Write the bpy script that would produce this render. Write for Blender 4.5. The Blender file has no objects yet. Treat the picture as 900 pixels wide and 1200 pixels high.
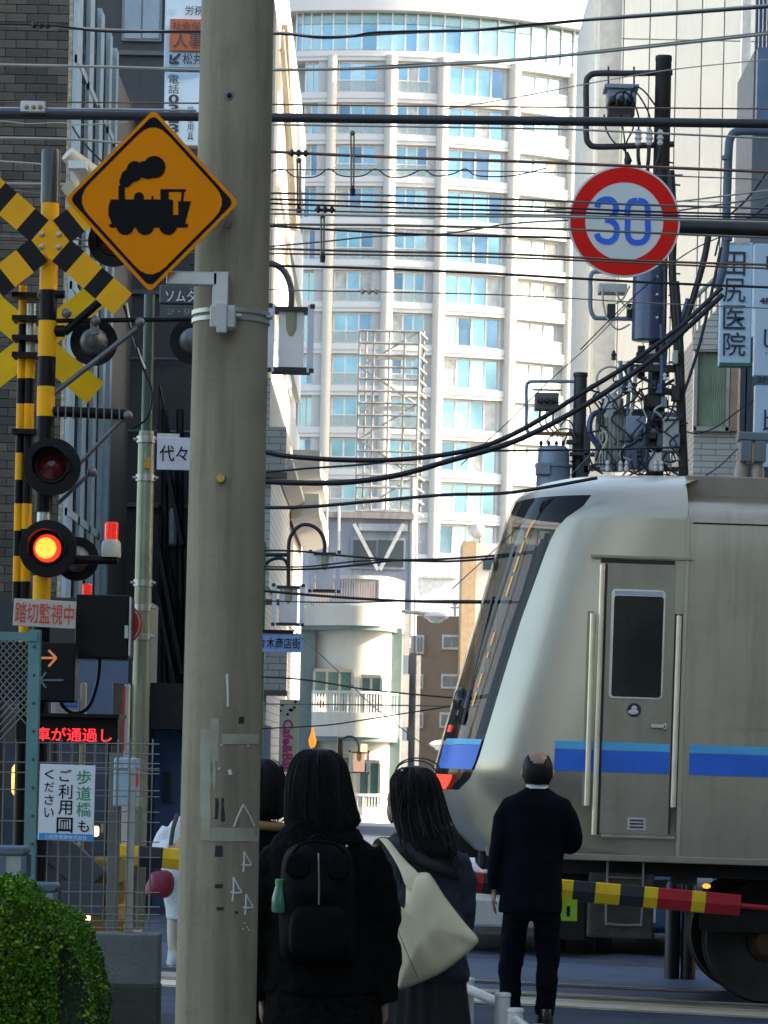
import bpy, math, random
from mathutils import Vector, Matrix, noise
random.seed(7)
S = bpy.context.scene
COL = S.collection
rad = math.radians

# ---------------------------------------------------------------- camera
F_PX = 3600.0; EYE = Vector((0, 0, 1.7)); PITCH = 0.0; ROLL = rad(1.25)     # level camera, rising front (lens shift)
FW = Vector((0, math.cos(PITCH), math.sin(PITCH)))
_R0 = Vector((1, 0, 0)); _U0 = Vector((0, -math.sin(PITCH), math.cos(PITCH)))
RT = _R0 * math.cos(ROLL) + _U0 * math.sin(ROLL)
UP = _U0 * math.cos(ROLL) - _R0 * math.sin(ROLL)
cd = bpy.data.cameras.new('camera'); cam = bpy.data.objects.new('camera', cd); COL.objects.link(cam)
cam.matrix_world = Matrix.Translation(EYE) @ Matrix((RT, UP, -FW)).transposed().to_4x4()
cd.sensor_fit = 'HORIZONTAL'; cd.sensor_width = 36; cd.lens = F_PX / 900 * 36; cd.shift_y = 282 / 900
cd.clip_start = 0.5; cd.clip_end = 3000
cd.dof.use_dof = True; cd.dof.focus_distance = 18.0; cd.dof.aperture_fstop = 22
S.camera = cam

# ---------------------------------------------------------------- light
SUN_AZ = 86; SUN_EL = 27          # degrees right of straight behind the camera / above the horizon
w = bpy.data.worlds.new("World"); S.world = w; w.use_nodes = True
nt = w.node_tree; nt.nodes.clear()
sky = nt.nodes.new('ShaderNodeTexSky'); sky.sky_type = 'NISHITA'; sky.sun_disc = False
sky.sun_elevation = rad(SUN_EL); sky.sun_rotation = rad(180 - SUN_AZ)
sky.air_density = 1.0; sky.dust_density = 2.2; sky.ozone_density = 0.3
bg = nt.nodes.new('ShaderNodeBackground'); bg.inputs[1].default_value = 0.15
wo = nt.nodes.new('ShaderNodeOutputWorld')
nt.links.new(sky.outputs[0], bg.inputs[0]); nt.links.new(bg.outputs[0], wo.inputs[0])
sd = bpy.data.lights.new('sun', 'SUN'); sd.energy = 4.5; sd.angle = rad(0.5); sd.color = (1.0, 0.91, 0.78)
so = bpy.data.objects.new('sun', sd); COL.objects.link(so)
to_sun = Vector((math.sin(rad(SUN_AZ)) * math.cos(rad(SUN_EL)), -math.cos(rad(SUN_AZ)) * math.cos(rad(SUN_EL)), math.sin(rad(SUN_EL))))
so.rotation_euler = to_sun.to_track_quat('Z', 'Y').to_euler()
S.view_settings.view_transform = 'Standard'; S.view_settings.look = 'None'
S.view_settings.exposure = 1.8; S.view_settings.gamma = 1.0
S.view_settings.use_white_balance = True; S.view_settings.white_balance_temperature = 7000   # warm daylight balance, as the photograph's

# ---------------------------------------------------------------- helpers: picture <-> place
GRADE = -0.022
def gz(x): return GRADE * x                       # the street falls gently to the right
def P(u, v, Y):                                   # point at distance Y seen at pixel (u, v) of the photograph
    d = FW + RT * ((u - 450) / F_PX) + UP * ((882 - v) / F_PX)
    return EYE + d * (Y / d.y)
def proj(p):
    q = Vector(p) - EYE; d = q.dot(FW)
    return 450 + F_PX * q.dot(RT) / d, 882 - F_PX * q.dot(UP) / d
def PXM(Y, v=882):                                # metres per pixel at distance Y
    return (P(450, v, Y) - EYE).dot(FW) / F_PX
def XZ(u, v, Y): p = P(u, v, Y); return p.x, p.z
def GP(u, Y):                                     # ground point under column u at distance Y
    x = (u - 450) / F_PX * Y
    for _ in range(4):
        pu, pv = proj((x, Y, gz(x))); x += (u - pu) * Y / F_PX
    return Vector((x, Y, gz(x)))

# ---------------------------------------------------------------- materials
MATS = {}
def mat(name, color, rough=0.7, metal=0.0, var=0.12, scale=6.0, bump=0.15, bscale=60.0, emit=None, estr=0.0,
        rv=0.0, streak=0.0, dirt=0.0, dirtcol=(0.03, 0.03, 0.025), coat=0.0, trans=0.0, alpha=1.0, aniso=None, spec=0.5, specks=0.0):
    if name in MATS: return MATS[name]
    m = bpy.data.materials.new(name); m.use_nodes = True; n = m.node_tree.nodes; l = m.node_tree.links
    b = n['Principled BSDF']
    tc = n.new('ShaderNodeTexCoord')
    nz = n.new('ShaderNodeTexNoise'); nz.inputs['Scale'].default_value = scale; nz.inputs['Detail'].default_value = 6
    l.new(tc.outputs['Object'], nz.inputs['Vector'])
    mr = n.new('ShaderNodeMapRange'); mr.inputs['From Min'].default_value = 0.3; mr.inputs['From Max'].default_value = 0.7
    mr.inputs['To Min'].default_value = 1 - var; mr.inputs['To Max'].default_value = 1 + var
    l.new(nz.outputs['Fac'], mr.inputs['Value'])
    fac = mr.outputs[0]
    if rv:
        oi = n.new('ShaderNodeObjectInfo'); m2 = n.new('ShaderNodeMapRange')
        m2.inputs['To Min'].default_value = 1 - rv; m2.inputs['To Max'].default_value = 1 + rv
        l.new(oi.outputs['Random'], m2.inputs['Value'])
        mm = n.new('ShaderNodeMath'); mm.operation = 'MULTIPLY'; l.new(fac, mm.inputs[0]); l.new(m2.outputs[0], mm.inputs[1]); fac = mm.outputs[0]
    mul = n.new('ShaderNodeVectorMath'); mul.operation = 'SCALE'; mul.inputs[0].default_value = color[:3]
    l.new(fac, mul.inputs['Scale'])
    out = mul.outputs[0]
    def overlay(vec_scale, lo, hi, amount, colr, out):
        mp = n.new('ShaderNodeMapping'); mp.inputs['Scale'].default_value = vec_scale; l.new(tc.outputs['Object'], mp.inputs['Vector'])
        z = n.new('ShaderNodeTexNoise'); z.inputs['Scale'].default_value = 1.0; z.inputs['Detail'].default_value = 8; z.inputs['Roughness'].default_value = 0.62
        l.new(mp.outputs[0], z.inputs['Vector'])
        r = n.new('ShaderNodeMapRange'); r.inputs['From Min'].default_value = lo; r.inputs['From Max'].default_value = hi; r.inputs['To Max'].default_value = amount
        l.new(z.outputs['Fac'], r.inputs['Value'])
        mx = n.new('ShaderNodeMix'); mx.data_type = 'RGBA'; mx.inputs[7].default_value = (*colr, 1)
        l.new(r.outputs[0], mx.inputs[0]); l.new(out, mx.inputs[6]); return mx.outputs[2]
    if streak: out = overlay((9, 9, 0.6), 0.47, 0.68, streak, dirtcol, out)
    if dirt: out = overlay((3, 3, 3), 0.52, 0.7, dirt, dirtcol, out)
    if specks: out = overlay((45, 45, 45), 0.58, 0.66, specks, dirtcol, out)
    l.new(out, b.inputs['Base Color'])
    b.inputs['Roughness'].default_value = rough; b.inputs['Metallic'].default_value = metal
    b.inputs['Specular IOR Level'].default_value = spec
    if coat: b.inputs['Coat Weight'].default_value = coat; b.inputs['Coat Roughness'].default_value = 0.08
    if trans: b.inputs['Transmission Weight'].default_value = trans
    if alpha < 1: b.inputs['Alpha'].default_value = alpha
    if bump:
        z = n.new('ShaderNodeTexNoise'); z.inputs['Scale'].default_value = bscale; z.inputs['Detail'].default_value = 4
        l.new(tc.outputs['Object'], z.inputs['Vector'])
        bm_ = n.new('ShaderNodeBump'); bm_.inputs['Strength'].default_value = bump; bm_.inputs['Distance'].default_value = 0.01
        l.new(z.outputs['Fac'], bm_.inputs['Height']); l.new(bm_.outputs[0], b.inputs['Normal'])
    if emit:
        b.inputs['Emission Color'].default_value = (*emit, 1); b.inputs['Emission Strength'].default_value = estr*0.27
    MATS[name] = m; return m

def tile_mat(name, c1, c2, mortar, bw, bh, rough=0.6, horiz=0.5):
    m = mat(name, c1, rough); n = m.node_tree.nodes; l = m.node_tree.links
    br = n.new('ShaderNodeTexBrick'); br.inputs['Color1'].default_value = (*c1, 1); br.inputs['Color2'].default_value = (*c2, 1)
    br.inputs['Mortar'].default_value = (*mortar, 1); br.inputs['Scale'].default_value = 1
    br.inputs['Mortar Size'].default_value = bh * 0.07; br.inputs['Brick Width'].default_value = bw; br.inputs['Row Height'].default_value = bh
    tc = n['Texture Coordinate']; sp = n.new('ShaderNodeSeparateXYZ'); cb = n.new('ShaderNodeCombineXYZ'); ad = n.new('ShaderNodeMath')
    l.new(tc.outputs['Object'], sp.inputs[0]); l.new(sp.outputs[0], ad.inputs[0]); l.new(sp.outputs[1], ad.inputs[1])
    l.new(ad.outputs[0], cb.inputs[0]); l.new(sp.outputs[2], cb.inputs[1]); l.new(cb.outputs[0], br.inputs['Vector'])
    l.new(br.outputs['Color'], n['Principled BSDF'].inputs['Base Color'])
    bp = n['Bump']; bp.inputs['Strength'].default_value = 0.4; l.new(br.outputs['Fac'], bp.inputs['Height']); bp.invert = True
    return m

# ---------------------------------------------------------------- mesh builder
WL = {}
class MB:
    def __init__(s): s.v = []; s.f = []
    def box(s, x0, x1, y0, y1, z0, z1):
        n = len(s.v)
        s.v += [(x0,y0,z0),(x1,y0,z0),(x1,y1,z0),(x0,y1,z0),(x0,y0,z1),(x1,y0,z1),(x1,y1,z1),(x0,y1,z1)]
        s.f += [tuple(n+i for i in q) for q in ((3,2,1,0),(4,5,6,7),(0,1,5,4),(1,2,6,5),(2,3,7,6),(3,0,4,7))]; return s
    def obox(s, c, size, R=None):
        a = MB().box(-size[0]/2, size[0]/2, -size[1]/2, size[1]/2, -size[2]/2, size[2]/2)
        R = R or Matrix.Identity(3); n = len(s.v); c = Vector(c)
        s.v += [tuple(R @ Vector(p) + c) for p in a.v]; s.f += [tuple(n+i for i in q) for q in a.f]; return s
    def bar(s, a, b, w, d=None):                 # square bar from a to b
        a = Vector(a); b = Vector(b); z = (b-a); L = z.length; z.normalize()
        y = Vector((0,1,0)) if abs(z.y) < 0.9 else Vector((1,0,0)); x = y.cross(z).normalized(); y = z.cross(x)
        return s.obox((a+b)/2, (w, d or w, L), Matrix((x, y, z)).transposed())
    def pbox(s, u0, v0, u1, v1, Y, depth, back=True):
        c = P((u0+u1)/2, (v0+v1)/2, Y); k = PXM(Y, (v0+v1)/2)
        w = abs(u1-u0)*k/2; h = abs(v1-v0)*k/2
        return s.box(c.x-w, c.x+w, Y, Y+depth, c.z-h, c.z+h)
    def tube(s, pts, r, n=8, caps=True):
        pts = [Vector(p) for p in pts]; rs = r if isinstance(r, (list, tuple)) else [r]*len(pts)
        t0 = (pts[1]-pts[0]).normalized(); up = Vector((0,0,1)) if abs(t0.z) < 0.9 else Vector((0,1,0))
        x = t0.cross(up).normalized(); base = len(s.v)
        for i, p in enumerate(pts):
            a = pts[max(i-1,0)]; b = pts[min(i+1,len(pts)-1)]; t = (b-a).normalized()
            x = (x - t*x.dot(t)).normalized(); y = t.cross(x)
            for k in range(n):
                an = 2*math.pi*k/n; s.v.append(tuple(p + (x*math.cos(an)+y*math.sin(an))*rs[i]))
        for i in range(len(pts)-1):
            for k in range(n):
                a = base+i*n+k; b = base+i*n+(k+1)%n; s.f.append((a, b, b+n, a+n))
        if caps:
            s.f.append(tuple(base+k for k in range(n))[::-1]); m = base+(len(pts)-1)*n; s.f.append(tuple(m+k for k in range(n)))
        return s
    def lathe(s, c, prof, n=20, axis='Z'):       # prof: list of (r, h) along the axis
        c = Vector(c); base = len(s.v)
        for r, h in prof:
            for k in range(n):
                a = 2*math.pi*k/n
                q = (r*math.cos(a), r*math.sin(a), h)
                if axis == 'Y': q = (q[0], q[2], q[1])
                if axis == 'X': q = (q[2], q[0], q[1])
                s.v.append(tuple(c+Vector(q)))
        for i in range(len(prof)-1):
            for k in range(n):
                a = base+i*n+k; b = base+i*n+(k+1)%n; s.f.append((a, b, b+n, a+n))
        s.f.append(tuple(base+k for k in range(n))[::-1]); m = base+(len(prof)-1)*n; s.f.append(tuple(m+k for k in range(n)))
        return s
    def prism(s, outl, y0, y1):                  # outline in (x, z)
        n = len(s.v); k = len(outl)
        s.v += [(x, y0, z) for x, z in outl] + [(x, y1, z) for x, z in outl]
        s.f += [tuple(range(n, n+k)), tuple(range(n+2*k-1, n+k-1, -1))] + [(n+i, n+k+i, n+k+(i+1)%k, n+(i+1)%k) for i in range(k)]
        return s
    def prismz(s, outl, z0, z1):                 # outline in (x, y)
        n = len(s.v); k = len(outl)
        s.v += [(x, y, z0) for x, y in outl] + [(x, y, z1) for x, y in outl]
        s.f += [tuple(range(n, n+k)), tuple(range(n+2*k-1, n+k-1, -1))] + [(n+i, n+k+i, n+k+(i+1)%k, n+(i+1)%k) for i in range(k)]
        return s
    def loft(s, rings, closed=True, caps=True):
        base = len(s.v); n = len(rings[0])
        for r in rings: s.v += [tuple(p) for p in r]
        for i in range(len(rings)-1):
            for k in range(n if closed else n-1):
                a = base+i*n+k; b = base+i*n+(k+1)%n; s.f.append((a, b, b+n, a+n))
        if caps and closed:
            s.f.append(tuple(base+k for k in range(n))[::-1]); m = base+(len(rings)-1)*n; s.f.append(tuple(m+k for k in range(n)))
        return s
    def ell(s, secs, n=16):                      # secs: (cx, cy, cz, rx, ry) horizontal ellipses
        return s.loft([[(c[0]+c[3]*math.cos(2*math.pi*k/n), c[1]+c[4]*math.sin(2*math.pi*k/n), c[2]) for k in range(n)] for c in secs])
    def ball(s, c, r, n=12, m=8):
        rx, ry, rz = r if isinstance(r, (tuple, list)) else (r, r, r)
        return s.ell([(c[0], c[1], c[2]+rz*math.cos(math.pi*(m-j)/m), max(rx*math.sin(math.pi*j/m), 1e-4), max(ry*math.sin(math.pi*j/m), 1e-4)) for j in range(m+1)], n)
    def quad(s, a, b, c, d):
        n = len(s.v); s.v += [tuple(a), tuple(b), tuple(c), tuple(d)]; s.f.append((n, n+1, n+2, n+3)); return s
    def rotate(s, R, c):
        c = Vector(c); s.v = [tuple(R @ (Vector(p)-c) + c) for p in s.v]; return s
    def build(s, name, m, parent=None, smooth=False, bevel=0, kind=None, label=None, loc=None, fuse=0, sub=0):
        me = bpy.data.meshes.new(name)
        if parent is not None: o0 = WL[parent.name]
        else:
            if loc is None:
                xs = [p[0] for p in s.v]; ys = [p[1] for p in s.v]; zs = [p[2] for p in s.v]
                loc = ((min(xs)+max(xs))/2, (min(ys)+max(ys))/2, min(zs))
            o0 = Vector(loc)
        me.from_pydata([tuple(Vector(p)-o0) for p in s.v], [], s.f); me.update()
        if smooth:
            me.polygons.foreach_set('use_smooth', [True]*len(me.polygons))
            if smooth != 'all':
                me.set_sharp_from_angle(angle=rad(40))
        me.materials.append(m)
        o = bpy.data.objects.new(name, me); COL.objects.link(o)
        if parent is not None: o.parent = parent; WL[o.name] = o0.copy()
        else: o.location = o0; WL[o.name] = o0.copy()
        if kind: o['kind'] = kind
        if label: o['label'] = label
        if fuse:
            md = o.modifiers.new('remesh', 'REMESH'); md.mode = 'VOXEL'; md.voxel_size = fuse; md.use_smooth_shade = True
            ms = o.modifiers.new('smooth', 'SMOOTH'); ms.iterations = 6; ms.factor = 0.6
        if bevel:
            md = o.modifiers.new('bevel', 'BEVEL'); md.width = bevel; md.segments = 2; md.limit_method = 'ANGLE'
        if sub:
            md = o.modifiers.new('sub', 'SUBSURF'); md.levels = sub; md.render_levels = sub
        return o

def thing(name, label, cat, loc, group=None):
    o = bpy.data.objects.new(name, None); COL.objects.link(o); o.location = loc; o.empty_display_size = 0.2
    WL[o.name] = Vector(loc); tag(o, label, cat, group); return o
def tag(o, label, cat, group=None):
    o['label'] = label; o['category'] = cat
    if group: o['group'] = group
    return o
def struct(o): o['kind'] = 'structure'; return o

_fc = {}
def glyphs(s, bold=0.0):
    if any(ord(ch) > 0x2fff for ch in s): bold = min(bold, .006)
    if (s, bold) in _fc: return _fc[(s, bold)]
    c = bpy.data.curves.new('t', 'FONT'); c.body = s; c.resolution_u = 3; c.offset = bold; c.fill_mode = 'FRONT'
    o = bpy.data.objects.new('t', c); COL.objects.link(o); bpy.context.view_layer.update()
    me = bpy.data.meshes.new_from_object(o.evaluated_get(bpy.context.evaluated_depsgraph_get()))
    vs = [tuple(v.co) for v in me.vertices]; fs = [tuple(p.vertices) for p in me.polygons]
    bpy.data.objects.remove(o); bpy.data.curves.remove(c); bpy.data.meshes.remove(me)
    _fc[(s, bold)] = (vs, fs); return vs, fs
def text_mb(s, x0, x1, z0, z1, y, bold=0.0, mb=None, yfun=None, rot=0):
    """flat print of s filling the box, facing -y"""
    vs, fs = glyphs(s, bold); mb = mb or MB(); n = len(mb.v)
    if rot: vs = [(b_, -a_, 0) for a_, b_, _ in vs]
    ax0 = min(v[0] for v in vs); ax1 = max(v[0] for v in vs); az0 = min(v[1] for v in vs); az1 = max(v[1] for v in vs)
    for v in vs:
        x = x0+(v[0]-ax0)/(ax1-ax0)*(x1-x0); z = z0+(v[1]-az0)/(az1-az0)*(z1-z0)
        mb.v.append((x, yfun(x, z) if yfun else y, z))
    mb.f += [tuple(n+i for i in f) for f in fs]; return mb
def ptext(s, u0, v0, u1, v1, Y, bold=0.0, mb=None, rot=0):
    a = P((u0+u1)/2, (v0+v1)/2, Y); k = PXM(Y, (v0+v1)/2)
    return text_mb(s, a.x-(u1-u0)*k/2, a.x+(u1-u0)*k/2, a.z-(v1-v0)*k/2, a.z+(v1-v0)*k/2, Y, bold, mb, rot=rot)
def smoothpts(pts, n=6):                          # Catmull-Rom
    pts = [Vector(p) for p in pts]; out = []
    for i in range(len(pts)-1):
        p0 = pts[max(i-1,0)]; p1 = pts[i]; p2 = pts[i+1]; p3 = pts[min(i+2,len(pts)-1)]
        for k in range(n):
            t = k/n
            out.append(0.5*((2*p1)+(p2-p0)*t+(2*p0-5*p1+4*p2-p3)*t*t+(3*p1-p0-3*p2+p3)*t**3))
    out.append(pts[-1]); return out
def copy_tree(root, loc, label=None):
    r = root.copy(); COL.objects.link(r); r.location = loc; WL[r.name] = Vector(loc)
    if label: r['label'] = label
    for ch in list(root.children):
        c = ch.copy(); COL.objects.link(c); c.parent = r
        for g in ch.children:
            d = g.copy(); COL.objects.link(d); d.parent = c
    return r
def pillow(outl, y, thick, rings=8, back=0.3, fold=None):
    """a stuffed cloth shape from a star-shaped outline [(x, z)], bulging towards -y"""
    cx = sum(p[0] for p in outl)/len(outl); cz = sum(p[1] for p in outl)/len(outl); mb = MB(); n = len(outl)
    R = []
    for j in range(rings+1):
        s = 1 - j/rings*0.97; h = math.sqrt(max(0, 1-s**2.2))
        R.append([(cx+(x-cx)*s, y-thick*h-(fold(cx+(x-cx)*s, cz+(z-cz)*s)*h if fold else 0), cz+(z-cz)*s) for x, z in outl])
    for j in range(1, rings+1):
        s = 1 - j/rings*0.97; h = math.sqrt(max(0, 1-s**2.2))
        R.insert(0, [(cx+(x-cx)*s, y+thick*back*h, cz+(z-cz)*s) for x, z in outl])
    return mb.loft(R)
def dense(pts, n=4):
    p = [Vector((a, 0, b)) for a, b in pts]; p = p + [p[0]]
    q = smoothpts(p, n)[:-1]
    return [(v.x, v.z) for v in q]
# ================================================================ SETTING
ASPH = mat('asphalt', (0.042, 0.062, 0.10), 0.8, var=0.3, scale=2.5, bump=1.0, bscale=90, specks=.35, dirt=0.4, dirtcol=(0.03, 0.03, 0.03))
def ground_sheet(name, outl, off, m, kind='structure'):
    mb = MB(); n = 0
    mb.v = [(x, y, gz(x)+off) for x, y in outl]; mb.f = [tuple(range(len(outl)))]
    return mb.build(name, m, kind=kind, loc=(0, 0, 0))
ground_sheet('ground', [(-900, -400), (900, -400), (900, 1500), (-900, 1500)], 0, mat('far_ground', (0.09, 0.09, 0.09), 0.9))
ground_sheet('road', [(-14, -60), (14, -60), (14, 90), (-14, 90)], 0.004, ASPH)
# crossing: a pale concrete apron, a worn line brightened as if sunlit, rails
def band(name, u0, v0a, v0b, off, m, y0, y1, x0=-4, x1=9, skew=-0.12):
    return ground_sheet(name, [(x0, y0-skew*-x0*-1), (x1, y0+skew*x1), (x1, y1+skew*x1), (x0, y1+skew*x0)], off, m)
def strip(name, y0, y1, off, m, x0=-9, x1=12, skew=-0.12):
    return ground_sheet(name, [(x0, y0+skew*x0), (x1, y0+skew*x1), (x1, y1+skew*x1), (x0, y1+skew*x0)], off, m)
PALE = mat('worn_sunlit_paint', (0.9, 0.78, 0.55), 0.7, var=0.1, scale=5, dirt=0.3, dirtcol=(0.2, 0.19, 0.17))  # worn paint; its bright cream stands in for sunlight on the road
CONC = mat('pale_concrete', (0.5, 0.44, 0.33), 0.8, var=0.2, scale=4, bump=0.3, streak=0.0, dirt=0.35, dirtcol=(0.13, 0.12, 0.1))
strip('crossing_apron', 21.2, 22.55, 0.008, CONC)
strip('sunlit_road_line', 21.30, 21.74, 0.012, PALE)
strip('sunlit_road_line', 21.77, 21.90, 0.012, PALE)
strip('crossing_paving', 22.55, 25.9, 0.008, mat('dark_crossing_panels', (0.045, 0.08, 0.15), 0.6, var=0.3, scale=3, dirt=0.4))
RAIL = mat('rail_steel', (0.45, 0.42, 0.4), 0.25, 1.0, bump=0.05)
for dy in (21.92, 22.98):
    mb = MB()
    mb.v = [(-30, dy, gz(-30)+0.013), (30, dy, gz(30)+0.013), (30, dy+0.065, gz(30)+0.013), (-30, dy+0.065, gz(-30)+0.013),
            (-30, dy, gz(-30)+0.03), (30, dy, gz(30)+0.03), (30, dy+0.065, gz(30)+0.03), (-30, dy+0.065, gz(-30)+0.03)]
    mb.f = [(3,2,1,0),(4,5,6,7),(0,1,5,4),(1,2,6,5),(2,3,7,6),(3,0,4,7)]
    mb.build('rail', RAIL, kind='structure', loc=(0, 0, 0))
# kerb of the near left pavement (under hedge and fence)
mb = MB().box(-6, -1.62, 8.0, 19.0, -0.2, 0.14); mb.build('pavement', CONC, kind='structure', loc=(-3.8, 13, 0))
mb = MB().box(-1.62, -1.5, 8.0, 19.0, -0.2, 0.16); mb.build('kerb', CONC, kind='structure', loc=(-1.55, 13, 0))

# ---------------------------------------------------------------- the curved high-rise
WHITE = mat('white_cladding', (0.60, 0.61, 0.62), 0.55, var=0.05)
WARMW = mat('cream_column_stone', (0.56, 0.54, 0.49), 0.6, var=0.08)
GREYW = mat('grey_facade_panel', (0.46, 0.47, 0.48), 0.6, var=0.08)
SKYG = mat('sky_blue_glass', (0.19, 0.34, 0.43), 0.08, 0.75, var=0.35, scale=0.25, bump=0)
SKYG2 = mat('pale_cyan_glass', (0.32, 0.48, 0.53), 0.12, 0.6, var=0.3, scale=0.2, bump=0)
SKYG3 = mat('deep_blue_glass', (0.12, 0.21, 0.31), 0.06, 0.7, var=0.4, scale=0.3, bump=0)
FRW = mat('white_window_frame', (0.7, 0.7, 0.68), 0.5)
tower = thing('curved_high_rise', 'tall white residential tower with curved banded floors and blue glass filling the centre', 'building', (P(500, 882, 262).x, 262, 0))
plan = [(300, 251.5), (340, 250.6), (383, 250), (452, 249.6), (513, 250), (597, 251.8), (665, 254.6), (703, 256.6), (740, 259.5)]
def zrow(v): return P(443, v, 250).z
PV = [Vector((P(u, 400, Y).x, Y, 0)) for u, Y in plan]
zb = [zrow(67+49*k) for k in range(-1, 17)]      # slab heights
ztop = zrow(3)
mb = MB().prismz([(p.x, p.y+1.9) for p in PV] + [(PV[-1].x+6, 285), (PV[0].x, 285)], -3, ztop-0.6)
mb.build('wall', GREYW, tower)
def arc_beam(mb, off0, off1, z0, z1, i0=0, i1=None):
    i1 = len(PV)-1 if i1 is None else i1
    pts = smoothpts(PV[i0:i1+1], 3)
    def nrm(k):
        a = pts[max(k-1, 0)]; b = pts[min(k+1, len(pts)-1)]; t = (b-a).normalized(); return Vector((t.y, -t.x, 0))
    rings = []
    for k, p in enumerate(pts):
        n_ = nrm(k); a = p+n_*off0; b = p+n_*off1
        rings.append([(a.x, a.y, z0), (b.x, b.y, z0), (b.x, b.y, z1), (a.x, a.y, z1)])
    mb.loft(rings)
for k in range(1, len(zb)):
    mb = MB(); arc_beam(mb, -1.9, 0.35, zb[k]-0.40, zb[k]+0.42); mb.build('floor_band', WHITE, tower, smooth=True)
    mb = MB(); arc_beam(mb, 0.33, 0.42, zb[k]-0.12, zb[k]-0.04); mb.build('band_rail', GREYW, tower)
mb = MB(); arc_beam(mb, -1.9, 0.9, ztop-0.9, ztop+0.1); mb.build('roof_slab', WHITE, tower, smooth=True)
mb = MB()
for i in range(11):
    p = P(585+i*11, 4, 262); mb.tube([(p.x, 262, ztop-0.3), (p.x, 262, ztop+1.2)], 0.08, 6)
    if i % 3 == 0: mb.bar((p.x, 262, ztop+0.9), (p.x+2.4, 261, ztop+0.9), 0.25)
mb.build('roof_rail', mat('dark_steel', (0.05, 0.05, 0.055), 0.5, 0.6), tower)
ztc = zb[1]
for i in (2, 3, 4, 5, 6, 7):
    p = PV[i]; w_ = 0.5 if i in (3, 4, 5) else 0.42
    mb = MB().lathe((p.x, p.y-0.25, 0), [(w_, -3), (w_, ztc)], 14); mb.build('column', WARMW, tower, smooth=True)
    mb = MB().box(p.x-1.15, p.x-0.4, p.y-0.05, p.y+1.6, -3, ztc); mb.build('pier', GREYW, tower)
# windows, one per bay and floor, panes as their own pieces
bays = [(1, 2, 3, SKYG2, 0.3), (2, 3, 3, SKYG, 0.75), (3, 4, 3, SKYG, 0.75), (4, 5, 4, SKYG, 0.45), (5, 6, 3, SKYG2, 0.5), (6, 7, 2, SKYG3, 0.4)]
rr = random.Random(3)
CURT = mat('curtained_glass', (0.42, 0.45, 0.45), 0.25, 0.1, var=0.3, scale=1.5)
for k in range(1, len(zb)-1):
    z0, z1 = zb[k+1]+0.42, zb[k]-0.40
    for (a, b, npn, gm, mg) in bays:
        A, B = PV[a], PV[b]; t = (B-A); L = t.length; t.normalize(); nr = Vector((t.y, -t.x, 0))
        s0, s1 = mg+0.5, L-mg-0.3
        if a in (2, 3): s0 = 0.52; s1 = L-1.2
        if a == 4: s0 = 0.5; s1 = L-0.8
        M3 = Matrix((t, -nr, Vector((0, 0, 1)))).transposed()
        dep = -0.12 if a in (2, 3) else -0.25
        if a == 5 or a == 6: dep = -0.5
        base = A + nr*dep
        f = MB(); c = base+t*((s0+s1)/2)
        for zz in (z0+0.1, z1-0.1): f.obox((c.x, c.y, zz), (s1-s0, 0.16, 0.14), M3)
        for q in range(npn+1):
            c = base+t*(s0+(s1-s0)*q/npn); f.obox((c.x, c.y, (z0+z1)/2), (0.13, 0.18, z1-z0), M3)
        fo = f.build('window', FRW, tower)
        for q in range(npn):
            c = base + t*(s0+(s1-s0)*(q+0.5)/npn) - nr*0.03
            pm = rr.choice([gm, gm, SKYG2, SKYG3 if a == 4 else SKYG, gm, CURT, SKYG3])
            MB().obox((c.x, c.y, (z0+z1)/2), ((s1-s0)/npn-0.1, 0.05, z1-z0-0.15), M3).build('pane', pm, fo)
        if a in (2, 3, 5, 6):                     # balcony balustrade of pale glass
            c = A+nr*0.15+t*((s0+s1)/2)
            MB().obox((c.x, c.y, z0+0.5), (s1-s0+0.4, 0.05, 0.95), M3).build('balustrade', mat('milky_glass', (0.5, 0.58, 0.58), 0.2, 0.2, bump=0, alpha=0.35), tower)
            MB().obox((c.x, c.y, z0+1.0), (s1-s0+0.4, 0.09, 0.07), M3).build('handrail', FRW, tower)
# tall glazed storey under the roof
z0, z1 = zb[1]+0.52, ztop-0.9
tp = smoothpts(PV[1:], 4)
gl = MB(); 
for i in range(len(tp)-1):
    a, b = tp[i], tp[i+1]; t = (b-a).normalized(); nr = Vector((t.y, -t.x, 0)); c = (a+b)/2-nr*0.1
    M3 = Matrix((t, -nr, Vector((0, 0, 1)))).transposed()
    zm = z0+(z1-z0)*0.7
    MB().obox((c.x, c.y, (z0+zm)/2), ((b-a).length-0.06, 0.06, zm-z0-0.05), M3).build('glass_panel', SKYG2 if i % 3 else SKYG, tower)
    MB().obox((c.x, c.y, (zm+z1)/2), ((b-a).length-0.06, 0.06, z1-zm-0.05), M3).build('glass_panel', mat('grey_green_glass', (0.25, 0.36, 0.36), 0.15, 0.5, bump=0), tower)
    gl.obox((a.x, a.y, (z0+z1)/2), (0.1, 0.22, z1-z0), M3)
gl.build('mullion', FRW, tower, kind='stuff')

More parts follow.
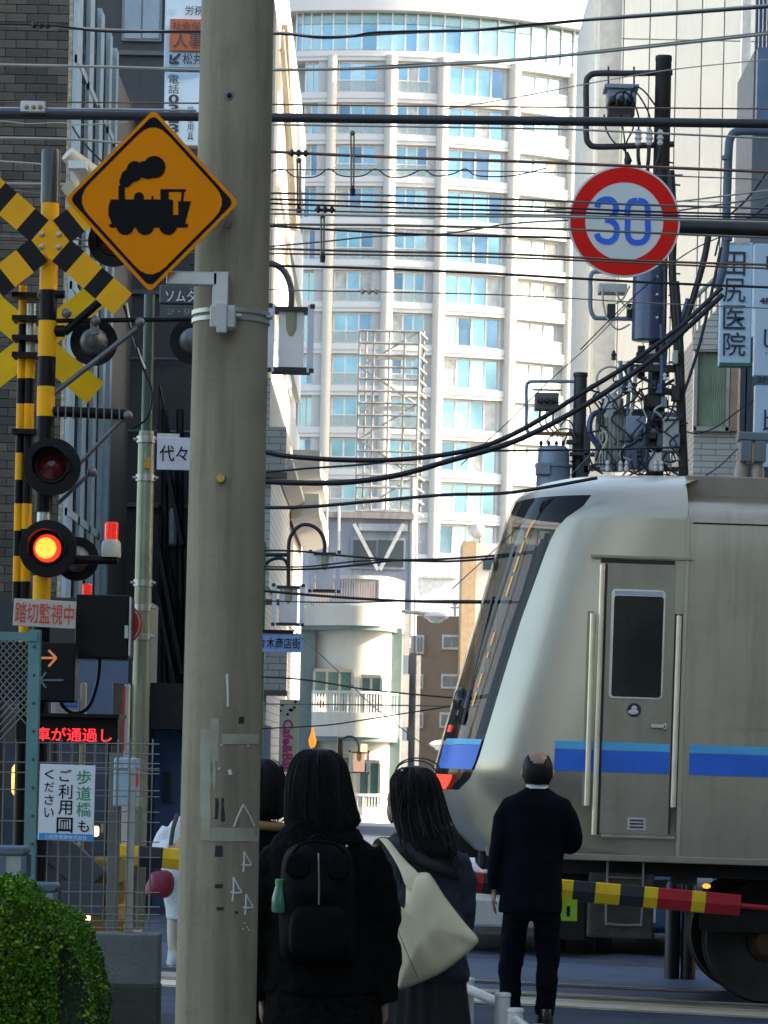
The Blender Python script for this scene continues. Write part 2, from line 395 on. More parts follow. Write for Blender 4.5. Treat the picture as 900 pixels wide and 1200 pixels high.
# ---------------------------------------------------------------- grey panelled building on the right
def facade(u0, v0, u1, v1, Y): a = P(u0, v0, Y); b = P(u1, v1, Y); return a.x, b.x, b.z, a.z
PAN = mat('pale_grey_wall_panel', (0.50, 0.53, 0.52), 0.6, var=0.05, rv=0.05, scale=0.6, streak=0.12, dirtcol=(0.25, 0.26, 0.25))
x0 = P(696, 300, 62).x; x1 = P(1010, 300, 62).x; zt = P(760, -60, 62).z
bl = thing('panelled_building', 'pale grey windowless block clad in tall wall panels behind the right utility pole', 'building', (x0+4, 62, 0))
MB().box(x0+0.03, x1, 62.06, 70, -3, zt).build('wall', mat('joint_grey', (0.38, 0.4, 0.4)), bl)
xs = [P(u, 300, 62).x for u in (724, 756, 787, 817, 843, 866, 895, 925, 955, 985)]
xs = [x0+0.5]+xs; zs = [-1, P(760, 860, 62).z, P(760, 640, 62).z, P(760, 425, 62).z, P(760, 235, 62).z, P(760, 46, 62).z, zt]
for i in range(len(xs)-1):
    for j in range(len(zs)-1):
        MB().box(xs[i]+0.012, xs[i+1]-0.012, 62, 62.05, zs[j]+0.012, zs[j+1]-0.012).build('panel', PAN, bl)
# chamfered corner, tan above and grey below
zc = P(700, 46, 62).z
mb = MB(); mb.v = [(x0, 63, -1), (x0+0.5, 62, -1), (x0+0.5, 62, zc), (x0, 63, zc)]; mb.f = [(0, 1, 2, 3)]
mb.build('corner_panel', PAN, bl)
mb = MB(); mb.v = [(x0, 63, zc+0.03), (x0+0.5, 62, zc+0.03), (x0+0.5, 62, zt), (x0, 63, zt)]; mb.f = [(0, 1, 2, 3)]
mb.build('tan_corner_panel', mat('tan_panel', (0.42, 0.37, 0.28), 0.7), bl)

# striped louvre screen and blue sided building at the far right
xa, xb, zl, zh = facade(864, 292, 882, -60, 48)
lv = thing('louvre_building', 'narrow building front of bright vertical louvres right of the grey panelled block', 'building', ((xa+xb)/2, 48, 0))
MB().box(xa, xb+0.5, 48.2, 50, -2, zh).build('wall', mat('louvre_backing', (0.25, 0.35, 0.45)), lv)
n = 7
for i in range(n):
    x = xa+(xb-xa)*(i+0.5)/n
    MB().box(x-0.012, x+0.012, 48, 48.15, zl, zh).build('louvre', mat('white_louvre', (0.75, 0.78, 0.8), 0.4), lv)
xa, xb, zl, zh = facade(885, 58, 1010, -60, 40)
bs = thing('blue_sided_building', 'building with dark blue ribbed siding in the top right corner', 'building', ((xa+xb)/2, 40, 0))
MB().box(xa, xb, 40.1, 42, -2, zh).build('wall', mat('dim_wall', (0.16, 0.19, 0.22)), bs)
for i in range(26):
    x = xa+(xb-xa)*i/26
    MB().box(x, x+(xb-xa)/40, 40, 40.09, zl, zh).build('siding_rib', mat('navy_siding', (0.05, 0.09, 0.2), 0.5, 0.2), bs)
xa, xb, zl, zh = facade(885, 150, 1010, 60, 40)
MB().box(xa, xb, 39.9, 40.09, zl, zh).build('sign_panel', mat('dim_blue_sign', (0.12, 0.2, 0.3), 0.5), bs)

# white tiled building with curtain window
TILEW = tile_mat('white_long_tiles', (0.62, 0.60, 0.54), (0.54, 0.52, 0.47), (0.22, 0.2, 0.17), 0.36, 0.075)
def XP(u, v, Y): return P(u, v, Y)
tb = thing('white_tiled_building', 'white tiled building with a curtained window beside the black utility pole', 'building', (P(850, 500, 38).x, 38, 0))
xa, xb, zl, zh = facade(812, 600, 868, 375, 38)
MB().box(xa, xb, 38.1, 41, -2, P(840, 412, 38).z+0.2).build('wall', TILEW, tb)
mb = MB(); a = [P(*q, 38) for q in ((812, 410), (868, 410), (868, 338), (850, 352), (812, 392))]
mb.prism([(p.x, p.z) for p in a], 37.95, 38.09); mb.build('sloping_parapet', TILEW, tb)
mb = MB()
for i in range(8):
    u = 812+i*7; v = 392-(u-812)*0.95
    mb.pbox(u, v-42+i, u+2.2, v, 38, 0.05)
mb.build('stair_rail', mat('beige_metal', (0.4, 0.38, 0.32), 0.5, 0.3), tb)
mb = MB(); mb.tube([P(811, 352, 38), P(868, 298, 38)], 0.03, 6); mb.build('handrail', MATS['beige_metal'], tb)
f = MB()
for q in ((813, 410, 817, 505), (851, 410, 855, 505), (813, 408, 855, 412), (813, 500, 855, 505)): f.pbox(*q, 37.98, 0.1)
fo = f.build('window', mat('aluminium', (0.5, 0.5, 0.47), 0.35, 0.7), tb)
cu = MB(); k = 14; a = P(817, 412, 38); b = P(851, 500, 38)
rings = []
for i in range(k*3+1):
    x = a.x+(b.x-a.x)*i/(k*3); y = 38.07+0.018*math.sin(i*2.1)
    rings.append([(x, y, b.z), (x, y+0.01, b.z), (x, y+0.01, a.z), (x, y, a.z)])
cu.loft(rings); cu.build('curtain', mat('pale_green_curtain', (0.45, 0.52, 0.4), 0.9, bump=0), fo, smooth=True)
MB().pbox(856, 400, 869, 505, 37.99, 0.1).build('door_panel', mat('salmon_panel', (0.45, 0.3, 0.2)), tb)
for u0, u1 in ((868, 874), (876, 882)):
    a = P(u0, 430, 36); b = P(u1, 430, 36)
    o = MB().box(a.x, b.x, 36, 36.25, -0.5, P(875, 385, 36).z).build('steel_column', mat('dark_grey_paint', (0.07, 0.08, 0.1), 0.5, 0.2))
    tag(o, 'dark steel column under the white clinic sign, %s of the two' % ('left' if u0 == 868 else 'right'), 'column', 'dark columns under the clinic sign')

# ---------------------------------------------------------------- left side of the street
Yb = 34.0
xr = P(75, 300, Yb).x
MORT = mat('pale_mortar', (0.19, 0.18, 0.155), 0.9)
BRK = mat('dark_brown_brick', (0.072, 0.06, 0.044), 0.6, var=0.25, rv=0.5, scale=9, bump=0.5, bscale=60)
bb = thing('brick_building', 'dark brick building at the left edge of the street', 'building', (xr-2, Yb, 0))
ztb = P(40, -60, Yb).z
MB().box(xr-5, xr-0.005, Yb+0.02, Yb+12, -1, ztb).build('wall', MORT, bb)
bw, bh = 0.232, 0.097
z_lo = P(40, 745, Yb).z
me_b = None; row = 0; z = z_lo; cnt = 0
while z < P(40, -2, Yb).z:
    x = xr - (0 if row % 2 == 0 else bw/2)
    if row % 2: w0 = bw/2
    xx = xr
    first = bw/2 if row % 2 else bw
    xl = xr-first
    pieces = [(xl, xr)]
    while xl > xr-0.86: pieces.append((xl-bw, xl)); xl -= bw
    for (a, b) in pieces:
        wd = b-a-0.008
        key = round(wd, 2)
        if me_b is None: me_b = {}
        cx_ = (a+b)/2
        if key not in me_b:
            o = MB().box(-wd/2, wd/2, -0.012, 0.03, 0.0, bh-0.009)
            m_ = bpy.data.meshes.new('brick'); m_.from_pydata(o.v, [], o.f); m_.materials.append(BRK); me_b[key] = m_
        o = bpy.data.objects.new('brick', me_b[key]); COL.objects.link(o); o.parent = bb
        o.location = Vector((cx_, Yb + random.uniform(-0.004, 0.004), z)) - WL[bb.name]; cnt += 1
    z += bh; row += 1
print('bricks', cnt)
# corner return painted as sunlit brick and pale blue window strips along its street side
MB().box(xr+0.001, xr+0.045, Yb-0.012, Yb+0.5, -1, ztb).build('sunlit_corner', mat('sunlit_brick_edge', (0.42, 0.34, 0.24), 0.8, var=0.4, scale=20, bump=0.6), bb)
BLUEF = mat('pale_blue_frame', (0.33, 0.44, 0.48), 0.4, 0.1)
DGL = mat('dark_window_glass', (0.03, 0.05, 0.07), 0.08, 0.0, bump=0)
def ux(u, Y): return P(u, 300, Y).x
ys = []                                          # street side wall seen foreshortened
wallx = xr+0.05
def Yof(u, v=350): 
    Y = 36.0
    for _ in range(20):
        x = P(u, v, Y).x; Y *= wallx/x
    return Y
for (ua, ub) in ((79, 91), (94, 104), (107, 115), (118, 124), (126, 131)):
    Ya, Yb2 = Yof(ua), Yof(ub)
    f = MB(); 
    za, zc_ = P(90, 745, 36).z, ztb
    f.box(wallx, wallx+0.05, Ya, Ya+(Yb2-Ya)*0.5, za, zc_)
    fo = f.build('window_frame', BLUEF, bb)
    MB().box(wallx, wallx+0.02, Ya+(Yb2-Ya)*0.5, Yb2, za, zc_).build('glass_strip', DGL, bb)
    for j in range(3):
        zz = za+(zc_-za)*(j+0.5)/3
        MB().box(wallx+0.021, wallx+0.06, Ya, Yb2, zz, zz+0.09).build('transom', BLUEF, bb)

# grey rendered building behind it
Yg = 43.0
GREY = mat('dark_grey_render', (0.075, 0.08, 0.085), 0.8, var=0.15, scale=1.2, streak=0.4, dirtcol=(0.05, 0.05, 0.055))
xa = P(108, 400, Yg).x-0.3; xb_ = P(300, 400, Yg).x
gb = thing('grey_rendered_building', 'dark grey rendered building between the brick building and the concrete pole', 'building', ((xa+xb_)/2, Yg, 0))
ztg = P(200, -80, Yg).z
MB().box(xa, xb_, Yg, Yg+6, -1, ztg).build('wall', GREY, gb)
for (u0, v0, u1, v1) in ((143, -20, 190, 48), (196, 590, 214, 640), (150, 250, 172, 300)):
    f = MB(); f.pbox(u0, v0, u1, v1, Yg-0.06, 0.1); fo = f.build('window', mat('grey_frame', (0.2, 0.21, 0.22), 0.5, 0.3), gb)
    MB().pbox(u0+3, v0+3, (u0+u1)/2-1, v1-3, Yg-0.08, 0.02).build('pane', mat('hazy_blue_glass', (0.22, 0.27, 0.32), 0.2, 0.3, bump=0), fo)
    MB().pbox((u0+u1)/2+1, v0+3, u1-3, v1-3, Yg-0.08, 0.02).build('pane', MATS['hazy_blue_glass'], fo)
for v in (60, 340, 590):                          # string courses
    MB().pbox(112, v, 300, v+5, Yg-0.08, 0.079).build('string_course', mat('mid_grey_render', (0.14, 0.145, 0.15)), gb)
for v in (140, 235, 420, 505):
    mb = MB(); mb.tube([P(112, v, Yg-0.15), P(300, v+3, Yg-0.15)], 0.03, 6); mb.build('pipe', mat('teal_pipe', (0.08, 0.13, 0.14), 0.5, 0.3), gb)
# escape stair descending right to left in the gap beside the concrete pole
es = thing('escape_stair', 'dark steel escape stair with slanting rails behind the green pole', 'stair', P(198, 700, 41))
DST = mat('near_black_steel', (0.02, 0.022, 0.025), 0.5, 0.5)
es.location.z = 0; WL[es.name] = Vector(es.location)
for i, (a, b) in enumerate((((187, 500), (215, 640)), ((187, 640), (215, 790)), ((187, 700), (215, 850)))):
    mb = MB(); mb.bar(P(*a, 41), P(*b, 41), 0.05, 0.7); mb.build('stringer', DST, es)
    mb = MB()
    for j in range(7):
        t = j/6; u = a[0]+(b[0]-a[0])*t; v = a[1]+(b[1]-a[1])*t
        mb.tube([P(u, v, 41), P(u, v-48, 41)], 0.013, 5)
    mb.tube([P(a[0], a[1]-48, 41), P(b[0], b[1]-48, 41)], 0.018, 5); mb.build('railing', DST, es)
mb = MB(); mb.tube([P(193, 480, 41.3), GP(193, 41.3)], 0.05, 6); mb.tube([P(211, 480, 41.3), GP(211, 41.3)], 0.05, 6); mb.build('post', DST, es)
# dark band of shop fronts under it, and a blue rendered wall
Ys = 30.0
sf = thing('dark_shop', 'unlit dark shop front behind the wire fence on the left', 'building', (P(60, 900, Ys).x, Ys, 0))
xa, xb = P(-60, 900, Ys).x, P(168, 900, Ys).x
MB().box(xa, xb, Ys, Ys+1.5, -1, P(60, 700, Ys).z).build('wall', mat('shop_black', (0.018, 0.02, 0.022), 0.5), sf)
for i, u in enumerate((-30, 2, 34, 66, 98, 130)):
    f = MB(); f.pbox(u, 800, u+28, 1010, Ys-0.04, 0.035); fo = f.build('shutter_panel', mat('brown_black_panel', (0.03, 0.028, 0.022), 0.35, var=0.3), sf)
    MB().pbox(u+4, 870, u+24, 1000, Ys-0.05, 0.008).build('pane', DGL, fo)
MB().pbox(85, 760, 150, 850, Ys-0.05, 0.04).build('panel', mat('dim_blue_panel', (0.06, 0.1, 0.16), 0.5), sf)
Yw = 32.0
bw_ = thing('blue_rendered_house', 'blue grey rendered house wall left of the concrete pole behind the fence', 'building', (P(195, 900, Yw).x, Yw, 0))
xa, xb = P(166, 900, Yw).x, P(300, 900, Yw).x
MB().box(xa, xb, Yw, Yw+4, -1, P(200, 845, Yw).z).build('wall', mat('blue_render', (0.07, 0.12, 0.24), 0.8, var=0.15), bw_)
MB().pbox(190, 905, 203, 940, Yw-0.03, 0.025).build('window', DGL, bw_)
mb = MB(); a = P(172, 800, Yw-1.2); b = P(225, 855, Yw-1.2); mb.box(a.x, b.x, Yw-1.2, Yw, b.z, a.z)
mb.build('awning', mat('black_canvas', (0.02, 0.02, 0.02), 0.8), bw_)
# lit lamps in the shop fronts
LAMP = mat('warm_lamp', (0.9, 0.5, 0.1), 0.5, emit=(1.0, 0.42, 0.06), estr=3.2, bump=0)
LAMPW = mat('pale_warm_lamp', (0.9, 0.7, 0.4), 0.5, emit=(1.0, 0.7, 0.3), estr=4.0, bump=0)
def lantern_small(u0, v0, u1, v1, Y, m, label):
    c = P((u0+u1)/2, v1, Y); k = PXM(Y, v0); r = (u1-u0)*k/2; h = (v1-v0)*k
    t = thing('paper_lantern', label, 'lantern', c, 'lit lamps of the shop fronts')
    MB().lathe(c, [(r*0.6, 0), (r*0.95, h*0.12), (r, h*0.5), (r*0.95, h*0.88), (r*0.6, h)], 14).build('shade', m, t, smooth=True)
    MB().lathe(c, [(r*0.62, -h*0.06), (r*0.62, 0)], 12).build('ring', DST, t)
    MB().lathe(c, [(r*0.62, h), (r*0.62, h*1.07)], 12).build('cap', DST, t); return t
lt = lantern_small(13, 896, 28, 932, 28.5, LAMP, 'glowing orange paper lantern behind the fence at the left edge')
ptext('つけ麺', 15, 908, 26, 918, 28.5-0.1, mb=None).build('lettering', mat('lantern_print', (0.9, 0.8, 0.5), emit=(1, 0.8, 0.4), estr=3), lt)
lantern_small(106, 968, 116, 980, 29.4, LAMPW, 'tiny lit lamp to the right of the footbridge notice')
lantern_small(95, 1012, 105, 1024, 29.4, LAMP, 'small orange lamp low down under the footbridge notice')
lantern_small(100, 1066, 107, 1090, 28.8, LAMPW, 'lowest small lamp glowing just above the hedge')
lantern_small(136, 1028, 146, 1042, 29.4, LAMP, 'dim amber lamp right of the barrier machine')
# ================================================================ MIDDLE DISTANCE BUILDINGS
# white building whose street side shows beside the concrete pole (upper)
xw = P(350, 260, 66).x
wb = thing('white_street_building', 'bright white panelled building just right of the upper concrete pole', 'building', (xw-2, 50, 0))
LITW = mat('white_wall_panel', (0.62, 0.61, 0.58), 0.6, var=0.04, scale=1, streak=0.1, dirtcol=(0.35, 0.33, 0.3))
SH = mat('shaded_recess', (0.16, 0.17, 0.18), 0.6)
zb0 = P(340, 435, 55).z; ztw = P(340, -80, 55).z
MB().box(xw-7, xw-0.1, 46, 70, -1, ztw).build('wall', LITW, wb)
def Yat(u, x, v=200):
    Y = 55.0
    for _ in range(30): Y *= x/P(u, v, Y).x
    return Y
lev = [(-40, 28), (90, 190), (240, 330), (380, 430)]
for (va, vb) in ((-80, 28), (88, 180), (240, 330), (385, 436)):        # proud white spandrels
    za, zc_ = P(330, va, 52).z, P(330, vb, 52).z
    for (ya, yb_) in ((46, 50), (50.04, 54), (54.04, 58), (58.04, 64), (64.04, 70)):
        MB().box(xw-0.1, xw, ya, yb_-0.02, zc_, za).build('panel', LITW, wb)
for (va, vb) in ((28, 88), (180, 240), (330, 385)):
    za, zc_ = P(330, va, 52).z, P(330, vb, 52).z
    for (ya, yb_) in ((46.5, 49), (50, 53), (55, 59), (61, 65)):
        f = MB(); f.box(xw-0.09, xw-0.04, ya, yb_, zc_+0.1, za-0.1); fo = f.build('window', mat('bronze_frame', (0.3, 0.26, 0.18), 0.5), wb)
        MB().box(xw-0.045, xw-0.03, ya+0.15, yb_-0.15, zc_+0.2, za-0.2).build('pane', mat('grey_blue_pane', (0.2, 0.25, 0.28), 0.15, 0.4, bump=0), fo)
mb = MB(); mb.tube([P(334, 30, 54), P(345, 270, 54)], 0.09, 6); mb.tube([P(330, 35, 53.9), P(342, 180, 53.9)], 0.05, 6)
mb.build('drain_pipe', mat('brown_pipe', (0.2, 0.17, 0.13)), wb)

# tiled building lower down with stepped balconies
TILEG = tile_mat('grey_white_tiles', (0.50, 0.48, 0.43), (0.43, 0.41, 0.37), (0.2, 0.19, 0.17), 0.3, 0.085)
TILEH = tile_mat('white_strip_tiles', (0.6, 0.59, 0.56), (0.54, 0.53, 0.5), (0.3, 0.29, 0.27), 1.5, 0.11)
xt = P(336, 600, 45).x
gt = thing('tiled_balcony_building', 'white building with tiled side and stepped balconies below the large street lantern', 'building', (xt-1.5, 42, 0))
zt_ = P(336, 470, 42).z
MB().box(xt-0.95, xt-0.06, 39.4, 56, -1, zt_).build('wall', TILEG, gt)
for (va, vb, m_) in ((560, 700, TILEH), (812, 960, TILEH)):
    za, zc_ = P(330, va, 42).z, P(330, vb, 42).z
    MB().box(xt-0.95, xt-0.02, 39.3, 47, zc_, za).build('parapet', m_, gt)
MB().pbox(300, 500, 335, 560, 39.2, 0.18).build('tile_band', TILEG, gt)
for (ya, yb_, va, vb, out) in ((47, 54, 548, 580, 0.42), (47, 55, 596, 625, 0.42), (41, 47, 600, 614, 0.2)):
    za, zc_ = P(340, va, 50).z, P(340, vb, 50).z
    mb = MB(); mb.v = [(xt, ya, zc_), (xt+out, ya, zc_+0.12), (xt+out, yb_, zc_+0.12), (xt, yb_, zc_), (xt, ya, za), (xt+out, ya, za), (xt+out, yb_, za), (xt, yb_, za)]
    mb.f = [(3,2,1,0),(4,5,6,7),(0,1,5,4),(1,2,6,5),(2,3,7,6),(3,0,4,7)]
    mb.build('balcony', mat('balcony_white', (0.62, 0.6, 0.55), 0.6), gt)
mb = MB().pbox(310, 745, 336, 810, 39.15, 0.15); mb.build('wall_strip', TILEG, gt)
for v in (556, 705, 812):
    MB().pbox(300, v-3, 336, v+3, 39.05, 0.28).build('sill', mat('dark_sill', (0.12, 0.11, 0.1)), gt)

# curved white building with teal pilasters
Yc = 75.0
TEAL = mat('teal_grey_pilaster', (0.15, 0.22, 0.23), 0.7, var=0.1)
OFFW = mat('off_white_render', (0.62, 0.62, 0.57), 0.75, var=0.06, scale=1.5, streak=0.15, dirtcol=(0.35, 0.36, 0.33))
cbx = P(410, 800, Yc).x
cb = thing('curved_balcony_building', 'low white building with rounded corner balconies and teal pilasters in the centre', 'building', (cbx, Yc, 0))
def cfront(u):                                   # bowed front line
    t = (u-366)/(472-366); return Yc - 0.55*math.sin(math.pi*min(max(t, 0), 1)**1.0)*1.0 + (0 if t < .75 else (t-.75)**2*30)
def bow(mb, u0, u1, v0, v1, off, thick, n=14):
    rings = []
    for i in range(n+1):
        u = u0+(u1-u0)*i/n; Y = cfront(u)-off; k = PXM(Y); x = P(u, 800, Y).x
        za = P(418, v0, Yc).z; zc_ = P(418, v1, Yc).z
        rings.append([(x, Y, zc_), (x, Y+thick, zc_), (x, Y+thick, za), (x, Y, za)])
    mb.loft(rings); return mb
bow(MB(), 366, 458, 724, 1000, 0.0, 0.4).build('wall', OFFW, cb, smooth=True)
a = P(347, 724, Yc); b = P(474, 724, Yc)
MB().box(a.x, b.x, Yc+1.5, Yc+10, -1, P(418, 726, Yc).z).build('rear_wall', OFFW, cb)
MB().box(P(346, 800, Yc).x, P(369, 800, Yc).x, Yc-0.3, Yc+2, -1, P(356, 706, Yc).z).build('pilaster', TEAL, cb)
MB().box(P(452, 800, Yc).x, P(470, 800, Yc).x, Yc+0.3, Yc+2, -1, P(460, 735, Yc).z).build('pilaster', TEAL, cb)
bow(MB(), 347, 472, 712, 735, 0.55, 2.0).build('roof_slab', OFFW, cb, smooth=True)
bow(MB(), 347, 472, 735, 740, 0.5, 1.9).build('slab_edge', TEAL, cb, smooth=True)
bow(MB(), 442, 472, 680, 712, 0.5, 0.12, 6).build('parapet', OFFW, cb, smooth=True)
rl = MB(); 
for i in range(26):
    u = 366+i*3.0; Y = cfront(u)-0.45; x = P(u, 700, Y).x
    rl.tube([(x, Y, P(418, 712, Yc).z), (x, Y, P(418, 681+max(0, 10-i)*0.3, Yc).z)], 0.016, 5)
rl.build('roof_baluster', mat('rust_brown_rail', (0.3, 0.22, 0.15), 0.6), cb, kind='stuff')
bow(MB(), 366, 472, 677, 681, 0.5, 0.1).build('roof_rail', OFFW, cb, smooth=True)
bow(MB(), 366, 444, 708, 712, 0.5, 0.1).build('bottom_rail', OFFW, cb, smooth=True)
for (v0, v1, f0, f1) in ((785, 838, 812, 838), (884, 945, 930, 956)):
    for (ua, ub, npn) in ((368, 413, 3), (423, 447, 2)):
        dv = 6 if ua > 400 else 0
        zt1 = P(418, v0+dv, Yc).z; zb1 = P(418, v1, Yc).z; Yw_ = min(cfront(ua), cfront(ub))-0.06
        f = MB(); xa, xb = P(ua, 800, Yw_).x, P(ub, 800, Yw_).x
        f.box(xa, xb, Yw_, Yw_+0.05, zt1-0.08, zt1); f.box(xa, xb, Yw_, Yw_+0.05, zb1, zb1+0.08)
        for q in range(npn+1): x = xa+(xb-xa)*q/npn; f.box(x-0.03, x+0.03, Yw_, Yw_+0.049, zb1+0.08, zt1-0.08)
        fo = f.build('window', mat('brown_alu', (0.3, 0.3, 0.27), 0.4, 0.5), cb)
        for q in range(npn):
            x = xa+(xb-xa)*q/npn; x2 = xa+(xb-xa)*(q+1)/npn
            MB().box(x+0.03, x2-0.03, Yw_+0.02, Yw_+0.04, zb1+0.08, zt1-0.08).build('pane', mat('sea_green_pane', (0.05, 0.13, 0.14), 0.12, 0.2, bump=0), fo)
    bow(MB(), 366, 470, f1-2, f1+26, 0.95, 1.0).build('balcony_slab', OFFW, cb, smooth=True)
    bow(MB(), 366, 470, f1+26, f1+31, 0.9, 0.95).build('slab_edge', TEAL, cb, smooth=True)
    rl = MB()
    for i in range(30):
        u = 367+i*3.4; Y = cfront(u)-0.9; x = P(u, 820, Y).x
        rl.tube([(x, Y, P(418, f1-2, Yc).z), (x, Y, P(418, f0+2, Yc).z)], 0.018 if i % 6 else 0.04, 5)
    rl.build('balcony_baluster', mat('white_rail', (0.6, 0.62, 0.62), 0.5), cb, kind='stuff')
    bow(MB(), 366, 470, f0-1, f0+2, 0.95, 0.08).build('balcony_rail', MATS['white_rail'], cb, smooth=True)
    ac = MB().pbox(371, f0+4, 381, f1-4, Yc-0.75, 0.3); aco = ac.build('air_conditioner', mat('ac_white', (0.6, 0.6, 0.58)), cb)
    MB().lathe(P(376, (f0+f1)/2, Yc-0.76), [(0.09, -0.01), (0.09, 0.0)], 12, 'Y').build('fan_grille', DST, aco)
# ledge and vertical ducts on the right of it
db = thing('duct_column', 'dark vertical duct with white side panels right of the curved balcony building', 'duct', (P(482, 800, 78).x, 78, 0))
MB().box(P(478, 800, 78).x, P(487, 800, 78).x, 78, 78.6, -1, P(482, 765, 78).z).build('duct', mat('blue_black', (0.02, 0.03, 0.05), 0.5), db)
for (u0, v0, u1, v1) in ((471, 718, 480, 768), (470, 790, 479, 852), (487, 768, 492, 900), (468, 868, 478, 905)):
    MB().pbox(u0, v0, u1, v1, 77.6, 0.35).build('side_panel', mat('cool_white', (0.3, 0.3, 0.32)), db)

# blue grey rooftop building with V braces, and the scaffold tower on it
Yf = 95.0
fb = thing('braced_rooftop_building', 'blue grey building with white V braces across a dark window under the scaffold tower', 'building', (P(430, 700, Yf).x, Yf, 0))
BG = mat('blue_grey_wall', (0.30, 0.34, 0.40), 0.7, var=0.1, scale=0.8, streak=0.35, dirtcol=(0.16, 0.12, 0.1))
xa, xb = P(355, 650, Yf).x, P(482, 650, Yf).x
MB().box(xa, xb, Yf, Yf+12, -1, P(430, 604, Yf).z).build('wall', BG, fb)
MB().pbox(355, 600, 485, 607, Yf-0.3, 0.9).build('cornice', mat('rusty_grey', (0.3, 0.28, 0.27), streak=0.5, dirtcol=(0.15, 0.07, 0.04)), fb)
MB().pbox(420, 614, 478, 622, Yf-0.25, 0.22).build('beam', BG, fb)
f = MB(); f.pbox(411, 630, 475, 667, Yf-0.08, 0.07); fo = f.build('window', BG, fb)
MB().pbox(414, 633, 441, 664, Yf-0.1, 0.02).build('pane', DGL, fo); MB().pbox(443, 633, 473, 664, Yf-0.1, 0.02).build('pane', DGL, fo)
for a, b in (((415, 614), (443, 668)), ((473, 614), (445, 668))):
    mb = MB(); mb.bar(P(*a, Yf-0.35), P(*b, Yf-0.35), 0.11); mb.build('brace', mat('white_steel', (0.55, 0.55, 0.55), 0.5), fb)
for u, v0 in ((383, 592), (397, 592)):
    mb = MB(); mb.tube([P(u, v0, Yf-0.3), P(u, 680, Yf-0.3)], 0.04, 6); mb.build('vent_pipe', MATS['white_steel'], fb)
sc = thing('scaffold_tower', 'rusty lattice scaffold tower standing before the high rise', 'scaffold', P(455, 600, 96))
RUST = mat('rusty_steel', (0.27, 0.26, 0.25), 0.7, 0.3, var=0.4, scale=3)
RS2 = mat('pale_scaffold', (0.5, 0.49, 0.46), 0.5, 0.3)
dpt = 1.6
cols = [(417, 96), (434, 96), (452, 96), (470, 96), (487, 96), (492, 96+dpt), (425, 96+dpt)]
for (u, Y) in cols:
    p = P(u, 600, Y); q = P(u+5, 388, Y)
    MB().tube([p, (p.x, p.y, q.z)], 0.036, 6).build('upright', RUST, sc)
xl, xr_ = P(417, 600, 96).x, P(487, 600, 96).x
for j in range(16):
    z = P(455, 388+j*14.1, 96).z
    MB().tube([(xl, 96, z), (xr_, 96, z)], 0.042, 6).build('ledger', RUST, sc)
    MB().tube([(xr_, 96, z), (xr_+0.25, 96+dpt, z)], 0.04, 6).build('transom', RUST, sc)
    MB().tube([(xl+0.1, 96+dpt, z-0.2), (xr_+0.2, 96+dpt, z-0.2)], 0.03, 6).build('rear_ledger', RS2, sc)
for j in range(5):
    za, zc_ = P(455, 388+j*42.4, 96).z, P(455, 388+(j+1)*42.4, 96).z
    s = 1 if j % 2 else -1
    MB().tube([((xl+xr_)/2-s*0.9, 96.1, za), ((xl+xr_)/2+s*0.9, 96.1, zc_)], 0.04, 6).build('diagonal', RS2, sc)
for j in range(3):
    z = P(455, 420+j*60, 97).z; MB().box(xl+0.1, xr_-0.1, 96.3, 96.3+dpt*0.7, z, z+0.04).build('deck', RS2, sc)
mb = MB(); mb.tube([P(484, 560, 95), P(481, 745, 95)], 0.09, 8); mb.tube([P(488, 580, 95.2), P(486, 745, 95.2)], 0.05, 8)
o = mb.build('drain_riser', mat('cool_grey_pipe', (0.35, 0.36, 0.38), 0.5, 0.3)); tag(o, 'pair of tall grey riser pipes right of the V braced window', 'pipe')

# brown block of flats, tan and white slabs
Yh = 112.0
hb = thing('brown_flats', 'brown block of flats with small white framed windows left of the train nose', 'building', (P(520, 850, Yh).x, Yh, 0))
BR = mat('brown_tile_wall', (0.30, 0.23, 0.165), 0.75, var=0.08)
MB().box(P(484, 800, Yh).x, P(640, 800, Yh).x, Yh, Yh+12, -1, P(520, 722, Yh).z).build('wall', BR, hb)
for (u0, v0, u1, v1) in ((487, 744, 497, 766), (518, 744, 541, 761), (517, 790, 540, 807), (515, 835, 540, 853), (486, 835, 496, 853), (486, 790, 496, 807)):
    f = MB().pbox(u0, v0, u1, v1, Yh-0.1, 0.09); fo = f.build('window', FRW, hb)
    MB().pbox(u0+2, v0+2.5, (u0+u1)/2-0.5, v1-2.5, Yh-0.13, 0.025).build('pane', mat('dull_pane', (0.2, 0.23, 0.24), 0.2, 0.3, bump=0), fo)
    MB().pbox((u0+u1)/2+0.5, v0+2.5, u1-2, v1-2.5, Yh-0.13, 0.025).build('pane', MATS['dull_pane'], fo)
mb = MB()
mb.tube([P(533, 722, Yh-0.2), P(533, 706, Yh-0.2)], 0.04, 6); mb.tube([P(528, 712, Yh-0.2), P(538, 712, Yh-0.2)], 0.03, 6); mb.tube([P(530, 708, Yh-0.2), P(536, 708, Yh-0.2)], 0.03, 6)
mb.build('antenna', RS2, hb)
tn = thing('tan_stair_tower', 'narrow tan and white stair tower between the white block and the train windscreen', 'building', (P(555, 750, 108).x, 108, 0))
MB().box(P(540, 750, 108).x, P(556, 750, 108).x, 108, 111.9, -1, P(548, 634, 108).z).build('tan_wall', mat('tan_tile', (0.45, 0.32, 0.19), 0.7), tn)
MB().box(P(556, 750, 108).x+0.01, P(640, 750, 108).x, 108.3, 111.9, -1, P(570, 636, 108).z).build('white_wall', OFFW, tn)
MB().pbox(566, 656, 584, 668, 108.2, 0.09).build('window', DGL, tn)
wj = thing('plain_white_block', 'plain white sunlit block above the brown flats', 'building', (P(520, 690, 130).x, 130, 0))
